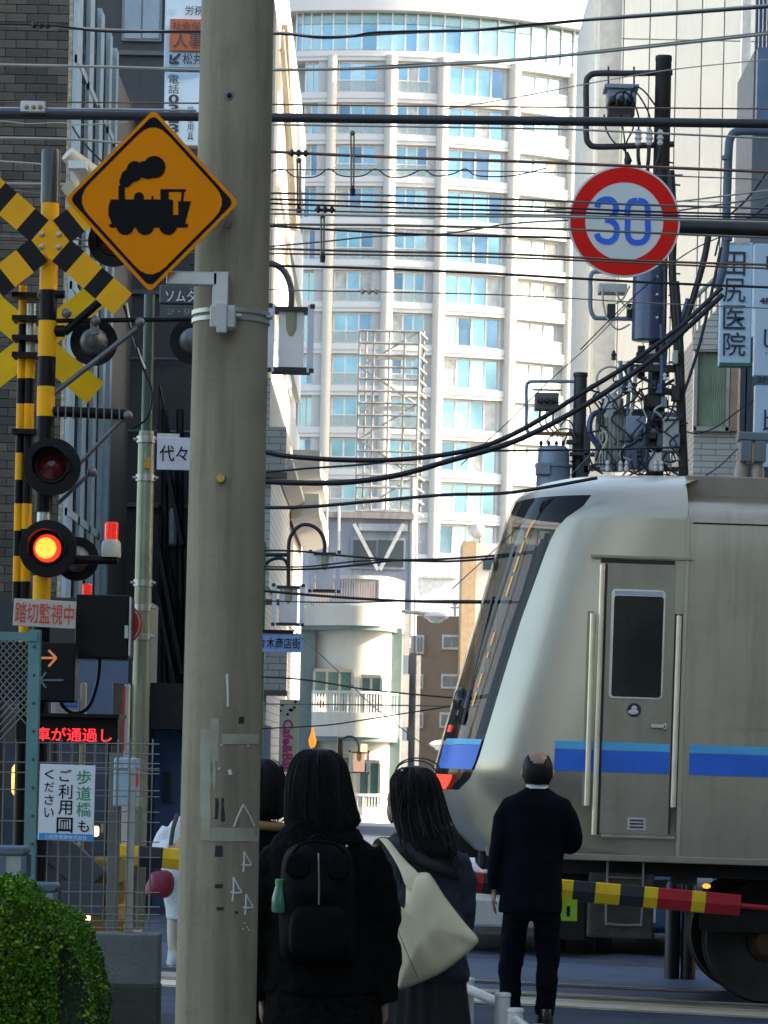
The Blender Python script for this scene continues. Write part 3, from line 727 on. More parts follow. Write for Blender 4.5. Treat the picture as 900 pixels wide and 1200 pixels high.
MB().box(P(488, 690, 130).x, P(548, 690, 130).x, 130, 140, -1, P(515, 655, 130).z).build('wall', mat('bright_white', (0.8, 0.79, 0.76), 0.6), wj)
mb = MB().pbox(495, 675, 535, 678, 129.9, 0.09); mb.build('ledge', mat('ledge_white', (0.6, 0.6, 0.58)), wj)
# satellite dish and cobra lamps
def dish(u, v, Y, r, label):
    c = P(u, v, Y); k = PXM(Y, v)
    t = thing('satellite_dish', label, 'dish', c)
    a = MB().lathe((0, 0, 0), [(r*k*math.sin(a_), -r*k*0.5*math.cos(a_)) for a_ in [i*math.pi/2/6 for i in range(7)]], 18, 'Y')
    a.v = [(x+c.x, y+c.y, z+c.z) for x, y, z in a.v]; a.build('bowl', RS2, t, smooth=True)
    MB().tube([(c.x, c.y+0.1, c.z), (c.x+0.3, c.y+0.3, c.z-r*k*1.2)], r*k*0.09, 6).build('mast', RS2, t)
    MB().tube([(c.x, c.y, c.z-r*k*0.8), (c.x-0.1, c.y-r*k*0.9, c.z)], r*k*0.05, 6).build('feed_arm', RS2, t)
dish(560, 622, 107.5, 9, 'white satellite dish on top of the tan stair tower')
def cobra(u0, v0, u1, v1, Y, label):
    a = P(u0, v0, Y); b = P(u1, v1, Y); t = thing('street_lamp', label, 'street lamp', a, 'hooded white street lamps')
    MB().tube([(a.x, a.y, a.z), (b.x, b.y, b.z)], 0.05, 6).build('arm', RS2, t)
    k = PXM(Y, v1)
    MB().ball((b.x+8*k, b.y, b.z-2*k), (15*k, 0.3, 5*k), 14, 6).build('hood', mat('lamp_white', (0.65, 0.67, 0.7), 0.4), t, smooth=True)
    MB().ball((b.x+8*k, b.y, b.z-6*k), (9*k, 0.2, 4*k), 12, 6).build('lens', mat('lamp_lens', (0.5, 0.7, 0.75), 0.1, bump=0), t, smooth=True)
cobra(470, 716, 503, 720, 70, 'hooded street lamp above the brown flats beside the scaffold riser')
cobra(540, 888, 510, 870, 60, 'hooded street lamp just above the head of the woman with the tote bag')
# ================================================================ TRAIN (built level, then set on the sloping track)
PIV = Vector((1.2, 22.45, gz(1.2)+0.03))
TILT = rad(0.6)
tr = thing('commuter_train', 'silver commuter train with blue side stripe and sloping black windscreen crossing from the right', 'train', PIV)
_Ri = Matrix.Rotation(-TILT, 3, 'Y')
def T(u, v, Y=21.0):                              # picture point -> level train space
    q = _Ri @ (P(u, v, Y)-PIV); return q.x+PIV.x, q.z+PIV.z
STEEL = mat('brushed_stainless', (0.43, 0.39, 0.305), 0.36, 0.8, var=0.07, scale=1.3, bump=0.12, bscale=9, streak=.3, dirt=.22, dirtcol=(.2, .165, .11))
STEEL2 = mat('satin_door_steel', (0.35, 0.32, 0.25), 0.42, 0.8, dirt=.2, streak=.2, dirtcol=(.16, .13, .09), var=0.05, scale=2, bump=0.08, bscale=9)
NOSE = mat('silver_nose_paint', (0.47, 0.435, 0.345), 0.3, 0.6, var=0.06, scale=1.5, bump=0.04, bscale=4, coat=0.3, dirt=.12, dirtcol=(.2, .17, .12))
BGLASS = mat('black_windscreen', (0.006, 0.008, 0.007), 0.06, 0.0, bump=0, spec=0.3, alpha=.72)
BLACKP = mat('gloss_black_mask', (0.012, 0.012, 0.014), 0.15, 0.0, bump=0)
BLUES = mat('blue_stripe', (0.015, 0.16, 0.75), 0.4, bump=0)
CYANS = mat('sky_blue_stripe', (0.08, 0.5, 0.85), 0.4, bump=0)
UNDER = mat('underfloor_black', (0.01, 0.0095, 0.009), 0.8, var=0.3)
YC = 22.45; HW = 1.45
sil = [(558, 702), (563, 662), (570, 632), (580, 612), (588, 602), (604, 595), (640, 583), (679, 572), (758, 549), (819, 531), (870, 517), (905, 508), (930, 510), (950, 518), (975, 536), (992, 552), (1002, 566)]
bnd = [(583, 690), (590, 690), (596, 682), (604, 668), (618, 652), (640, 641), (665, 632), (726, 610), (800, 587), (847, 573), (893, 559), (915, 549), (931, 532)]
def lut(tab, Y):
    pts = sorted((T(u, v, Y)[1], T(u, v, Y)[0]) for v, u in tab)
    def f(z):
        if z <= pts[0][0]: return pts[0][1]
        for (a, xa), (b, xb) in zip(pts, pts[1:]):
            if z <= b: t = (z-a)/(b-a); return xa+(xb-xa)*t
        return pts[-1][1]
    return f
xf_ = lut(sil, 22.3); xb_f = lut(bnd, 21.4)
ZB = T(700, 1006)[1]; ZT = T(700, 558, 22.3)[1]; ZS = T(830, 606)[1]; ZR = T(830, 584)[1]
ZG1 = T(640, 585, 21.6)[1]; ZG0 = T(520, 926)[1]
def W(z):
    if z < ZS: return HW*(1 - 0.035*max(0, (1.5-z))**2)
    t = min((z-ZS)/(ZT-ZS), 1); return HW*max(0.0, 1-t**2.6)**(1/2.2)
D = 1.05; NN = 2.8
def plan_y(z, dx, side):                          # dx behind the nose tip -> y
    tk = 0.0
    if z < ZCR: tk = min(ZCR-z, .3)*0.55*max(0.0, 1-dx/1.6)*min(1.0, dx/.3)
    return _plan_y(z, dx, side)-side*tk
ZCR = 1.56
def _plan_y(z, dx, side):
    t = 1-min(max(dx, 0)/D, 1); return YC + side*W(z)*max(0.0, 1-t**NN)**(1/NN)
rows = [ZB+(ZG0-ZB)*i/8 for i in range(8)] + [ZG0+(ZG1-ZG0)*i/26 for i in range(26)] + [ZG1+(ZT-ZG1)*(1-(1-i/14)**1.7) for i in range(15)]
XE = T(803, 700)[0]
def gcols(z, side):                               # ring from nose tip to the body seam: n glass columns then n steel columns
    x0 = xf_(z); xb = min(max(xb_f(z), x0+0.02), x0+D*0.9)
    pts = []
    NG, NS = 12, 16
    for i in range(NG+1):
        t = i/NG; dx = (xb-x0)*t**1.8; pts.append((x0+dx, plan_y(z, dx, side), z))
    for i in range(1, NS+1):
        t = i/NS; dx = (xb-x0)+(x0+D-xb)*t if i <= 12 else D
        if i <= 12: dx = (xb-x0)+(D-(xb-x0))*(i/12); pts.append((x0+dx, plan_y(z, dx, side), z))
        else: pts.append((x0+D+(XE-x0-D)*(i-12)/4, plan_y(z, D, side), z))
    return pts, NG
shell = MB(); glass = MB(); roof = MB()
for side in (-1, 1):
    grid = []; 
    for z in rows:
        pts, NG = gcols(z, side); grid.append(pts)
    ncol = len(grid[0])
    for i in range(len(rows)-1):
        zm = (rows[i]+rows[i+1])/2
        isg = ZG0 <= zm <= ZG1
        for k in range(ncol-1):
            mbx = glass if (isg and k < NG) else (roof if zm > ZS and k < ncol else shell)
            q = (grid[i][k], grid[i][k+1], grid[i+1][k+1], grid[i+1][k])
            if side > 0: q = q[::-1]
            mbx.quad(*q)
def weld(o):
    import bmesh
    b = bmesh.new(); b.from_mesh(o.data); bmesh.ops.remove_doubles(b, verts=b.verts, dist=0.0008); b.to_mesh(o.data); b.free()
    o.data.polygons.foreach_set('use_smooth', [True]*len(o.data.polygons)); return o
weld(shell.build('nose_shell', NOSE, tr, smooth='all')); weld(glass.build('windscreen', BGLASS, tr, smooth='all'))
weld(roof.build('nose_roof', NOSE, tr, smooth='all'))
# main body behind the seam
XR = XE+19.0
prof = []
for z in [ZB+(ZS-ZB)*i/8 for i in range(9)] + [ZS+(ZR-ZS)*i/7 for i in range(1, 8)]: 
    if z <= ZS: prof.append((YC-W(z), z))
    else:
        t = (z-ZS)/(ZR-ZS); prof.append((YC-HW+0.26*(1-math.cos(t*math.pi/2))+0.0, ZS+(ZR-ZS)*math.sin(t*math.pi/2)))
for i in range(1, 9):
    t = i/8; prof.append((YC-HW+0.26+(HW-0.26)*t, ZR+(ZT-0.03-ZR)*(1-(1-t)**2.2)))
prof2 = prof + [(2*YC-y, z) for y, z in prof[::-1][1:]]
mb = MB(); mb.loft([[(XE+0.004, y, z) for y, z in prof2], [(XR, y, z) for y, z in prof2]]); mb.build('side_body', STEEL, tr, smooth=True)
# vertical seam bead and long gutter line
MB().box(XE-0.012, XE+0.02, YC-HW-0.008, YC-HW+0.05, ZB+0.02, ZS).build('seam_bead', NOSE, tr, bevel=0.004)
ax, az = T(812, 612); MB().box(ax, XR, YC-HW-0.006, YC-HW+0.02, az-0.01, az).build('gutter', UNDER, tr)
for v in (852, 893, 908):
    z = T(830, v)[1]; MB().box(XE+0.03, XR, YC-HW-0.004, YC-HW+0.02, z-0.004, z+0.004).build('body_bead', STEEL, tr)
z = T(700, 988)[1]; MB().box(T(640, 990)[0], XR, YC-HW-0.012, YC-HW+0.02, ZB-0.015, ZB+0.03).build('sill_beam', STEEL2, tr, bevel=0.005)
# stripes (side, then the short piece that wraps the black front)
def stripe(u0, u1, v0, v1, m, nm):
    xa, za = T(u0, v0); xb, zb_ = T(u1, v1); MB().box(xa, xb, YC-HW-0.005, YC-HW+0.0, zb_, za).build(nm, m, tr)
z_c1 = T(660, 868)[1]; z_c0 = T(660, 877.5)[1]; z_b0 = T(660, 903)[1]
xa = T(650, 880)[0]
segs = [(xa, T(697, 880)[0]), (T(705, 880)[0], T(785, 880)[0]), (T(808, 880)[0], XR)]
for (a, b) in segs:
    MB().box(a, b, YC-HW-0.008, YC-HW+0.01, z_c0+0.002, z_c1).build('light_blue_stripe', CYANS, tr)
    MB().box(a, b, YC-HW-0.009, YC-HW+0.01, z_b0, z_c0-0.002).build('blue_stripe', BLUES, tr)
def front_patch(v0, v1, t0, t1, m, nm, out=0.012, label=None, n=8):
    za, zb_ = T(545, v0, 21.8)[1], T(545, v1, 21.8)[1]; mb = MB(); g = []
    for j in range(5):
        z = zb_+(za-zb_)*j/4; x0 = xf_(z); xb = xb_f(z); row = []
        for i in range(n+1):
            t = t0+(t1-t0)*i/n; dx = max((xb-x0), 0.05)*t
            y = plan_y(z, dx, -1); y2 = plan_y(z, dx+0.01, -1)
            nrm_ = Vector((-(abs(y2-y)), -0.01)).normalized()*out
            row.append((x0+dx+nrm_.x, y+nrm_.y, z))
        g.append(row)
    for j in range(4):
        for i in range(n): mb.quad(g[j][i], g[j][i+1], g[j+1][i+1], g[j+1][i])
    o = weld(mb.build(nm, m, tr, smooth='all')); return o
front_patch(866, 872.5, 0.12, 0.97, CYANS, 'light_blue_stripe')
front_patch(873, 901, 0.10, 0.97, BLUES, 'blue_stripe')
front_patch(908, 925, 0.02, 0.55, mat('tail_lamp_red', (0.8, 0.05, 0.03), 0.3, emit=(1, 0.06, 0.03), estr=1.6, bump=0), 'tail_lamp', out=0.02)
front_patch(640, 830, 0.30, 0.36, mat('windscreen_pillar', (0.03, 0.03, 0.03), 0.3), 'windscreen_pillar', out=0.01)
# amber dashes on the glass imitate reflections; the glow is painted, no lamps
AMB = mat('amber_reflection_glow', (0.9, 0.4, 0.02), 0.4, emit=(1, 0.42, 0.03), estr=0.22, bump=0)
for (va, vb) in ((612, 632), (636, 650), (654, 672), (677, 700), (742, 757), (765, 772), (790, 806), (812, 828)):
    front_patch(va, vb, 0.475, 0.51, AMB, 'amber_reflection', out=0.006, n=2)
for (va, vb, a, b) in ((802, 809, 0.3, 0.36), (850, 858, 0.08, 0.14)):
    front_patch(va, vb, a, b, MATS['tail_lamp_red'], 'marker_lamp', out=0.008, n=2)
# cab interior seen dimly through the glass
CAB = mat('cab_dark_green', (.03, .055, .035), .7, bump=0)
mb = MB(); zc0, zc1 = T(700, 880)[1], T(700, 600)[1]
mb.box(xf_(ZG1)+.95, xf_(ZG1)+1.0, YC-1.3, YC+1.3, ZB+.1, ZS); mb.build('cab_bulkhead', CAB, tr)
mb = MB(); z_ = T(560, 850)[1]; mb.box(xf_(z_)+.25, xf_(z_)+.9, YC-1.1, YC+1.1, ZB+.4, z_-.05); mb.build('driving_desk', CAB, tr, bevel=.03)
YB_ = mat('cab_yellow_bar', (.45, .36, .05), .5, bump=0)
for yy in (-1.15, -.55, .2):
    za_, zb2 = T(560, 830)[1], T(600, 620)[1]
    MB().tube([(xf_(za_)+.3, YC+yy, za_), (xf_(zb2)+.3, YC+yy, zb2)], .018, 8).build('cab_post', YB_ if yy < 0 else CAB, tr)
mb = MB()
for i in range(5): z_ = T(575, 660+i*42)[1]; mb.box(xf_(z_)+.3, xf_(z_)+.45, YC-1.05, YC-.6, z_-.06, z_+.03)
mb.build('cab_equipment', mat('cab_green_grey', (.10, .16, .10), .6), tr)
# side mirror / lamp pod on the front edge
c = T(533, 822, 22.0); mb = MB()
mb.ball((c[0]+.04, 21.85, c[1]), (0.055, 0.1, 0.10), 14, 8); mb.ball((c[0]+0.05, 21.8, c[1]-0.1), (0.045, 0.08, 0.07), 12, 6)
mb.tube([(c[0], 21.8, c[1]), (c[0]+0.28, 21.5, c[1]+0.05)], 0.015, 6); mb.build('mirror_pod', BLACKP, tr, smooth=True)
# wiper
mb = MB(); z0 = T(552, 850, 21.8)[1]; z1 = T(575, 700, 21.8)[1]
mb.tube([(xf_(z0)+0.1, plan_y(z0, 0.1, -1)-0.03, z0), (xf_(z1)+0.06, plan_y(z1, 0.06, -1)-0.03, z1)], 0.012, 6); mb.build('wiper', BLACKP, tr)
# crew door
yd = YC-HW
def dbox(u0, v0, u1, v1, y0, y1, mb=None):
    x0, za = T(u0, v0); x1, zb_ = T(u1, v1); 
    xm0 = T(u0, (v0+v1)/2)[0]; xm1 = T(u1, (v0+v1)/2)[0]
    return (mb or MB()).box(xm0, xm1, y0, y1, T((u0+u1)/2, v1)[1], T((u0+u1)/2, v0)[1])
door = dbox(707, 660, 788, 978, yd-0.003, yd+0.03).build('crew_door', STEEL2, tr, bevel=0.004)
GAP = mat('door_gap', (0.05, 0.045, 0.04), 0.8)
dbox(704, 656, 791, 660, yd-0.014, yd+0.01).build('door_head_gap', GAP, tr)
dbox(704.5, 660, 707, 978, yd-0.003, yd+0.01).build('door_gap', GAP, tr); dbox(788, 660, 790.5, 978, yd-0.003, yd+0.01).build('door_gap', GAP, tr)
dbox(692, 652, 812, 655, yd-0.03, yd+0.01).build('rain_rail', STEEL2, tr)
dbox(704, 978, 791, 982, yd-0.02, yd+0.01).build('door_sill', STEEL, tr)
x0, za = T(717, 690); x1, zb_ = T(776, 820)
def rrect(x0, x1, z0, z1, r, n=5):
    o = []
    for cx_, cz_, a0 in ((x1-r, z1-r, 0), (x0+r, z1-r, 90), (x0+r, z0+r, 180), (x1-r, z0+r, 270)):
        for i in range(n+1): a = rad(a0+90*i/n); o.append((cx_+r*math.cos(a), cz_+r*math.sin(a)))
    return o
MB().prism(rrect(x0, x1, zb_, za, 0.03), yd-0.012, yd+0.005).build('window_frame', mat('bright_alu', (0.6, 0.6, 0.6), 0.25, 0.9, bump=0), door)
MB().prism(rrect(x0+0.018, x1-0.012, zb_+0.012, za-0.045, 0.02), yd-0.015, yd-0.008).build('window_pane', mat('cab_dark_glass', (0.01, 0.018, 0.016), 0.05, bump=0), door)
MB().box(x0+0.02, x1-0.02, yd-0.016, yd-0.008, za-0.04, za-0.012).build('window_blind', mat('pale_blind', (0.45, 0.5, 0.55), 0.5), door)
cx_, cz_ = T(743, 832)
MB().lathe((cx_, yd-0.008, cz_), [(0.048, -0.006), (0.048, 0.004)], 24, 'Y').build('door_emblem', mat('emblem_black', (0.02, 0.02, 0.02), 0.3), door)
mb = MB().ball((cx_, yd-0.015, cz_+0.012), (0.02, 0.004, 0.018), 10, 6); mb.ball((cx_-0.006, yd-0.015, cz_-0.014), (0.036, 0.004, 0.018), 10, 6)
mb.build('emblem_figure', mat('emblem_white', (0.75, 0.75, 0.72)), door)
x0, z0 = T(762, 851)
mb = MB(); mb.box(x0, x0+0.1, yd-0.04, yd-0.025, z0-0.012, z0+0.012); mb.box(x0+0.085, x0+0.11, yd-0.04, yd, z0-0.02, z0+0.02); mb.build('door_handle', MATS['bright_alu'], door, bevel=0.003)
dbox(735, 958, 757, 973, yd-0.01, yd).build('step_plate', MATS['bright_alu'], door)
for i in range(3): dbox(738, 960.5+i*4, 754, 962.5+i*4, yd-0.012, yd-0.008).build('step_slot', GAP, door)
HR = mat('polished_handrail', (0.95, 0.85, 0.62), 0.3, 0.35, bump=0)
def grab(u, v0, v1):
    x, za = T(u, v0); x2, zb_ = T(u, v1); xm = T(u, (v0+v1)/2)[0]
    MB().tube([(xm, yd-0.055, zb_), (xm, yd-0.055, za)], 0.019, 12).build('grab_rail', HR, tr, smooth=True)
    mb = MB()
    for z in (za-0.02, zb_+0.02): mb.tube([(xm, yd-0.055, z), (xm, yd+0.005, z)], 0.013, 8)
    mb.build('rail_bracket', MATS['bright_alu'], tr)
grab(690.5, 719, 944); grab(700.5, 662, 978); grab(791.5, 722, 946)
dbox(685, 716, 692, 944, yd-0.003, yd+0.01).build('rail_recess', STEEL2, tr); dbox(791, 660, 802, 720, yd-0.012, yd+0.01).build('door_post_cover', STEEL, tr, bevel=0.003)
dbox(793.5, 720, 801, 948, yd-0.003, yd+0.01).build('rail_recess', GAP, tr)
# passenger doors and windows along the rest of the car (right of the frame)
for i in range(4):
    xd = XE+2.6+i*4.6
    d_ = MB().box(xd, xd+1.3, yd-0.004, yd+0.02, ZB+0.05, ZB+1.95).build('passenger_door', STEEL2, tr, bevel=0.004)
    for s in (0.09, 0.7): MB().prism(rrect(xd+s, xd+s+0.5, ZB+0.85, ZB+1.75, 0.05), yd-0.009, yd).build('window_pane', MATS['cab_dark_glass'], d_)
    MB().prism(rrect(xd+1.75, xd+4.1, ZB+0.85, ZB+1.75, 0.06), yd-0.008, yd+0.01).build('side_window', MATS['cab_dark_glass'], tr)
# roof plant
x0, z0 = T(812, 583, 21.6)
MB().box(XE+0.02, XE+6, YC-1.05, YC+1.05, ZR-0.02, ZT-0.055).build('roof_unit', mat('roof_beige', (0.26, 0.225, 0.17), 0.7, var=0.2), tr, bevel=0.01)
ring_ = [(plan_y(z, 3.0, -1), z) for z in rows] + [(plan_y(z, 3.0, 1), z) for z in rows[::-1]]
mb = MB(); mb.v = [(XE, y, z) for y, z in ring_]; mb.f = [tuple(range(len(ring_)))]; mb.build('nose_end_wall', STEEL2, tr)
INS = mat('brown_beige_ceramic', (0.32, 0.27, 0.2), 0.3, bump=0)
for (u, v0, v1) in ((869, 541, 566), (888, 541, 566)):
    x, zt_ = T(u, v0, 21.8); _, zb_ = T(u, v1, 21.8)
    h = zt_-zb_; MB().lathe((x, 21.8, zb_), [(0.06, 0), (0.055, h*0.15), (0.05, h*0.3), (0.053, h*0.5), (0.042, h*0.8), (0.03, h)], 16).build('insulator', INS, tr, smooth=True)
x0, za = T(864, 507, 21.8); x1, zb_ = T(905, 543, 21.8)
mb = MB(); mb.box(x0, x0+0.8, 21.72, 21.9, za-0.06, za); mb.box(x0+0.02, x0+0.1, 21.72, 21.9, zb_, za-0.06); mb.box(x0+0.12, x0+0.2, 21.72, 21.9, zb_, za-0.06)
mb.build('pantograph_base', mat('blue_grey_steel', (0.14, 0.17, 0.19), 0.4, 0.5), tr, bevel=0.008)
# running gear
zr = PIV.z
def wheel(x, y):
    wm = MB().lathe((x, y, zr+0.43), [(0.10, -0.09), (0.14, -0.07), (0.15, -0.03), (0.34, -0.02), (0.40, -0.06), (0.43, -0.06), (0.43, 0.06), (0.45, 0.08), (0.45, 0.1), (0.1, 0.1)], 40, 'Y')
    wo_ = wm.build('wheel', mat('wheel_steel', (0.022, 0.019, 0.017), 0.6, 0.3, var=0.3), tr, smooth=True)
    MB().lathe((x, y-0.1, zr+0.43), [(0.0005, -0.07), (0.09, -0.06), (0.12, -0.02), (0.12, 0.02)], 24, 'Y').build('axle_box', mat('rusty_hub', (0.09, 0.05, 0.025), 0.6, 0.4), wo_, smooth=True)
xw_ = T(902, 1095, 21.7)[0]
for k in (0, 2.1, 13.8, 15.9):
    wheel(xw_+k, YC-0.56); wheel(xw_+k, YC+0.56)
for k in (0, 13.8):
    mb = MB(); mb.box(xw_-0.5+k, xw_+2.6+k, YC-0.85, YC-0.72, zr+0.5, zr+0.66); mb.box(xw_+0.75+k, xw_+1.35+k, YC-0.9, YC-0.6, zr+0.3, zr+0.9)
    mb.build('bogie_frame', UNDER, tr, bevel=0.02)
MB().box(T(560, 1000)[0]+0.3, XR, YC-1.2, YC+1.2, ZB-0.12, ZB).build('floor_frame', UNDER, tr)
ub = MB(); x0, za = T(693, 1030); x1, zb_ = T(768, 1103); ub.box(x0, x1, YC-1.25, YC-0.4, zb_, ZB-0.1)
ubo = ub.build('equipment_box', mat('dirty_olive_box', (0.055, 0.05, 0.038), 0.6, var=0.4, scale=8), tr, bevel=0.015)
a, b = T(714, 1032)[0], T(756, 1032)[0]; zt_, zl_ = T(735, 1030)[1], T(735, 1085)[1]
mb = MB(); yq = YC-1.27
mb.tube(smoothpts([(a, yq, zt_+0.12), (a, yq, zl_+0.04), (a+0.03, yq, zl_), (b-0.03, yq, zl_), (b, yq, zl_+0.04), (b, yq, zt_+0.12)], 4), 0.009, 6)
mb.tube([(a, yq, zt_), (b, yq, zt_)], 0.007, 6); mb.build('step_frame', mat('pale_bar', (0.3, 0.3, 0.28), 0.4, 0.5), ubo)
for i in range(5): MB().lathe((a+0.035+i*0.042, YC-1.252, (zt_+zl_)/2+0.02), [(0.013, -0.01), (0.013, 0.002)], 12, 'Y').build('connector', UNDER, ubo)
x0, za = T(662, 1050); MB().box(x0-0.15, T(693, 1050)[0], YC-1.1, YC-0.2, T(670, 1105)[1], ZB-0.1).build('equipment_box', UNDER, tr, bevel=0.02)
MB().box(T(800, 1000)[0], T(826, 1000)[0], YC-1.0, YC-0.6, T(800, 1040)[1], ZB-0.1).build('air_tank_bracket', mat('olive_bracket', (0.08, 0.07, 0.05), 0.6), tr)
MB().lathe((T(682, 1040)[0], YC-0.8, T(682, 1035)[1]), [(0.1, -0.1), (0.11, 0), (0.1, 0.1)], 20, 'Y').build('air_tank', UNDER, tr, smooth=True)
x0, z0 = T(827, 1038, 21.6); MB().ball((x0, 21.55, z0), (0.03, 0.02, 0.018)).build('side_marker_lamp', mat('amber_lamp', (1, 0.4, 0.05), emit=(1, 0.35, 0.03), estr=2, bump=0), tr)
x0, za = T(560, 955, 21.9); x1, zb_ = T(600, 1012, 21.9)
MB().box(x0+0.02, x1+0.3, YC-0.5, YC+0.5, zb_-0.05, za).build('coupler_housing', UNDER, tr, bevel=0.03)
MB().box(x0-0.18, x0+0.2, YC-0.15, YC+0.15, zb_+0.02, zb_+0.25).build('coupler', UNDER, tr, bevel=0.03)
mb = MB(); mb.prism([T(563, 955, 21.7), T(584, 965, 21.7), T(598, 1000, 21.7), T(570, 1003, 21.7)], 21.6, 21.75); mb.build('skirt_flap', NOSE, tr, bevel=0.01)
tr.rotation_euler.y = TILT
# hedge of far side: cars waiting beyond
def car(u, Y, col, label, width=1.48, heading=1):
    g = GP(u, Y); t = thing('parked_car', label, 'car', g, 'cars waiting beyond the crossing')
    W2 = width/2; body = MB(); bodym = mat('paint_'+col[0], col[1], 0.25, 0.0, coat=0.8, bump=0)
    secs = [(0, .25, .62, .86), (0.06, .2, .80, .95), (0.35, .2, .92, 1.0), (0.9, .2, 1.02, 1.0), (1.0, .2, 1.05, 1.0), (1.5, .2, 1.06, 1.0), (2.9, .2, 1.06, 1.0), (3.25, .22, 1.0, .98), (3.35, .3, .9, .9)]
    rings = []
    for (dy, z0, z1, wf) in secs:
        w_ = W2*wf; rings.append([(g.x-w_, g.y+dy, g.z+z0+.08), (g.x-w_+.05, g.y+dy, g.z+z0), (g.x+w_-.05, g.y+dy, g.z+z0), (g.x+w_, g.y+dy, g.z+z0+.08), (g.x+w_, g.y+dy, g.z+z1-.12), (g.x+w_*.9, g.y+dy, g.z+z1), (g.x-w_*.9, g.y+dy, g.z+z1), (g.x-w_, g.y+dy, g.z+z1-.12)])
    body.loft(rings); body.build('body', bodym, t, smooth=True, bevel=0.02)
    cab = [(0.85, 1.04, .92), (1.35, 1.5, .78), (2.7, 1.55, .76), (3.2, 1.05, .9)]
    MB().loft([[(g.x-W2*w_, g.y+dy, g.z+1.0), (g.x+W2*w_, g.y+dy, g.z+1.0), (g.x+W2*w_*.95, g.y+dy, g.z+z), (g.x-W2*w_*.95, g.y+dy, g.z+z)] for dy, z, w_ in cab]).build('cabin', bodym, t, bevel=0.03)
    mb = MB(); mb.v = [(g.x-W2*.82, g.y+.84, g.z+1.06), (g.x+W2*.82, g.y+.84, g.z+1.06), (g.x+W2*.7, g.y+1.3, g.z+1.47), (g.x-W2*.7, g.y+1.3, g.z+1.47)]; mb.f = [(0, 1, 2, 3)]
    mb.build('windscreen', DGL, t)
    for s in (-1, 1):
        MB().ball((g.x+s*W2*.72, g.y+.05, g.z+.68), (.14, .07, .1), 14, 8).build('headlight', mat('headlamp_glass', (.5, .55, .6), .1, bump=0), t, smooth=True)
        for dy in (.65, 2.7):
            MB().lathe((g.x+s*(W2-.08), g.y+dy, g.z+.28), [(.16, -.08), (.28, -.07), (.28, .07), (.16, .08)], 24, 'X').build('wheel', mat('tyre', (.015, .015, .015), .8), t, smooth=True)
    MB().box(g.x-W2*.45, g.x+W2*.45, g.y-.03, g.y+.02, g.z+.55, g.z+.68).build('grille', mat('grille_black', (.02, .02, .02), .4), t)
    MB().box(g.x-W2*.8, g.x+W2*.8, g.y-.04, g.y+.05, g.z+.24, g.z+.5).build('bumper', bodym, t, bevel=.03)
    MB().box(g.x-.165, g.x+.165, g.y-.055, g.y-.04, g.z+.3, g.z+.46).build('number_plate', mat('plate_white', (.7, .7, .6)), t)
car(622, 26.5, ('white', (0.55, 0.55, 0.5)), 'white small car waiting beyond the tracks, seen under the train nose')
car(745, 27.2, ('blue', (0.06, 0.16, 0.3)), 'blue small car waiting beyond the tracks, seen under the train floor')
for u, lab in ((787, 'left'), (806, 'right')):
    g = GP(u, 24.4); k = PXM(24.4)
    o = MB().lathe(g, [(0.06, 0), (0.06, .75), (0.045, .78)], 14).build('black_bollard', mat('bollard_black', (.012, .012, .014), .5), smooth=True)
    tag(o, '%s one of two black bollards seen under the train beside the wheel' % lab, 'bollard', 'black bollards beyond the track')
# ================================================================ LEVEL CROSSING EQUIPMENT (left)
YEL = mat('signal_yellow', (0.92, 0.42, 0.008), 0.5, var=0.08, bump=0.05, spec=.2, dirt=0.2, dirtcol=(0.25, 0.12, 0.03))
BLK = mat('signal_black', (0.007, 0.007, 0.008), 0.4, var=0.15, bump=0.05, spec=.15)
GALV = mat('galvanised_steel', (0.42, 0.43, 0.41), 0.4, 0.7, var=0.15, bump=0.1, bscale=30)
DGALV = mat('dull_grey_steel', (0.16, 0.165, 0.16), 0.5, 0.6, var=0.2)
Ym = 18.5
K = PXM(Ym)
def striped_pole(t, pts_uv, Y, r, bands, nm='band', n=18):
    """bands: list of (v_top, v_bottom, material); vertical pole through column u(v)"""
    ub = pts_uv; 
    g = GP(ub, Y)
    for (va, vb, m) in bands:
        za, zb_ = P(ub, va, Y).z, P(ub, vb, Y).z
        MB().lathe((g.x, g.y, 0), [(r, zb_), (r, za)], n).build(nm, m, t, smooth=True)
    return g
# main post
g = GP(38, Ym)
cs = thing('crossing_signal', 'tall yellow and black banded level crossing signal post with crossbucks and red lamps', 'crossing signal', g)
gx = g.x
def Z(v): return P(44, v, Ym).z
def X(u, v=400, Y=Ym): return P(u, v, Y).x
r = 11*K
MB().lathe((gx, Ym, 0), [(r*1.02, Z(238)), (r*1.02, Z(178)), (r*0.9, Z(175))], 22).build('post_cap', mat('dark_tinned_steel', (0.06, 0.06, 0.055), 0.3, 0.5), cs, smooth=True)
bands = [(238, 258, YEL), (258, 340, YEL), (340, 376, BLK), (376, 418, YEL), (418, 453, BLK), (453, 488, YEL), (488, 520, BLK), (520, 600, BLK), (675, 705, YEL), (705, 760, BLK), (760, 790, YEL), (790, 1200, BLK)]
for a, b, m in bands: MB().lathe((gx, Ym, 0), [(r*0.97, max(Z(b), gz(gx)-0.05) if b > 1150 else Z(b)), (r*0.97, Z(a))], 22).build('post_band', m, cs, smooth=True)
MB().lathe((gx, Ym, 0), [(r*0.7, Z(680)), (r*0.7, Z(560))], 18).build('lamp_stem', GALV, cs, smooth=True)
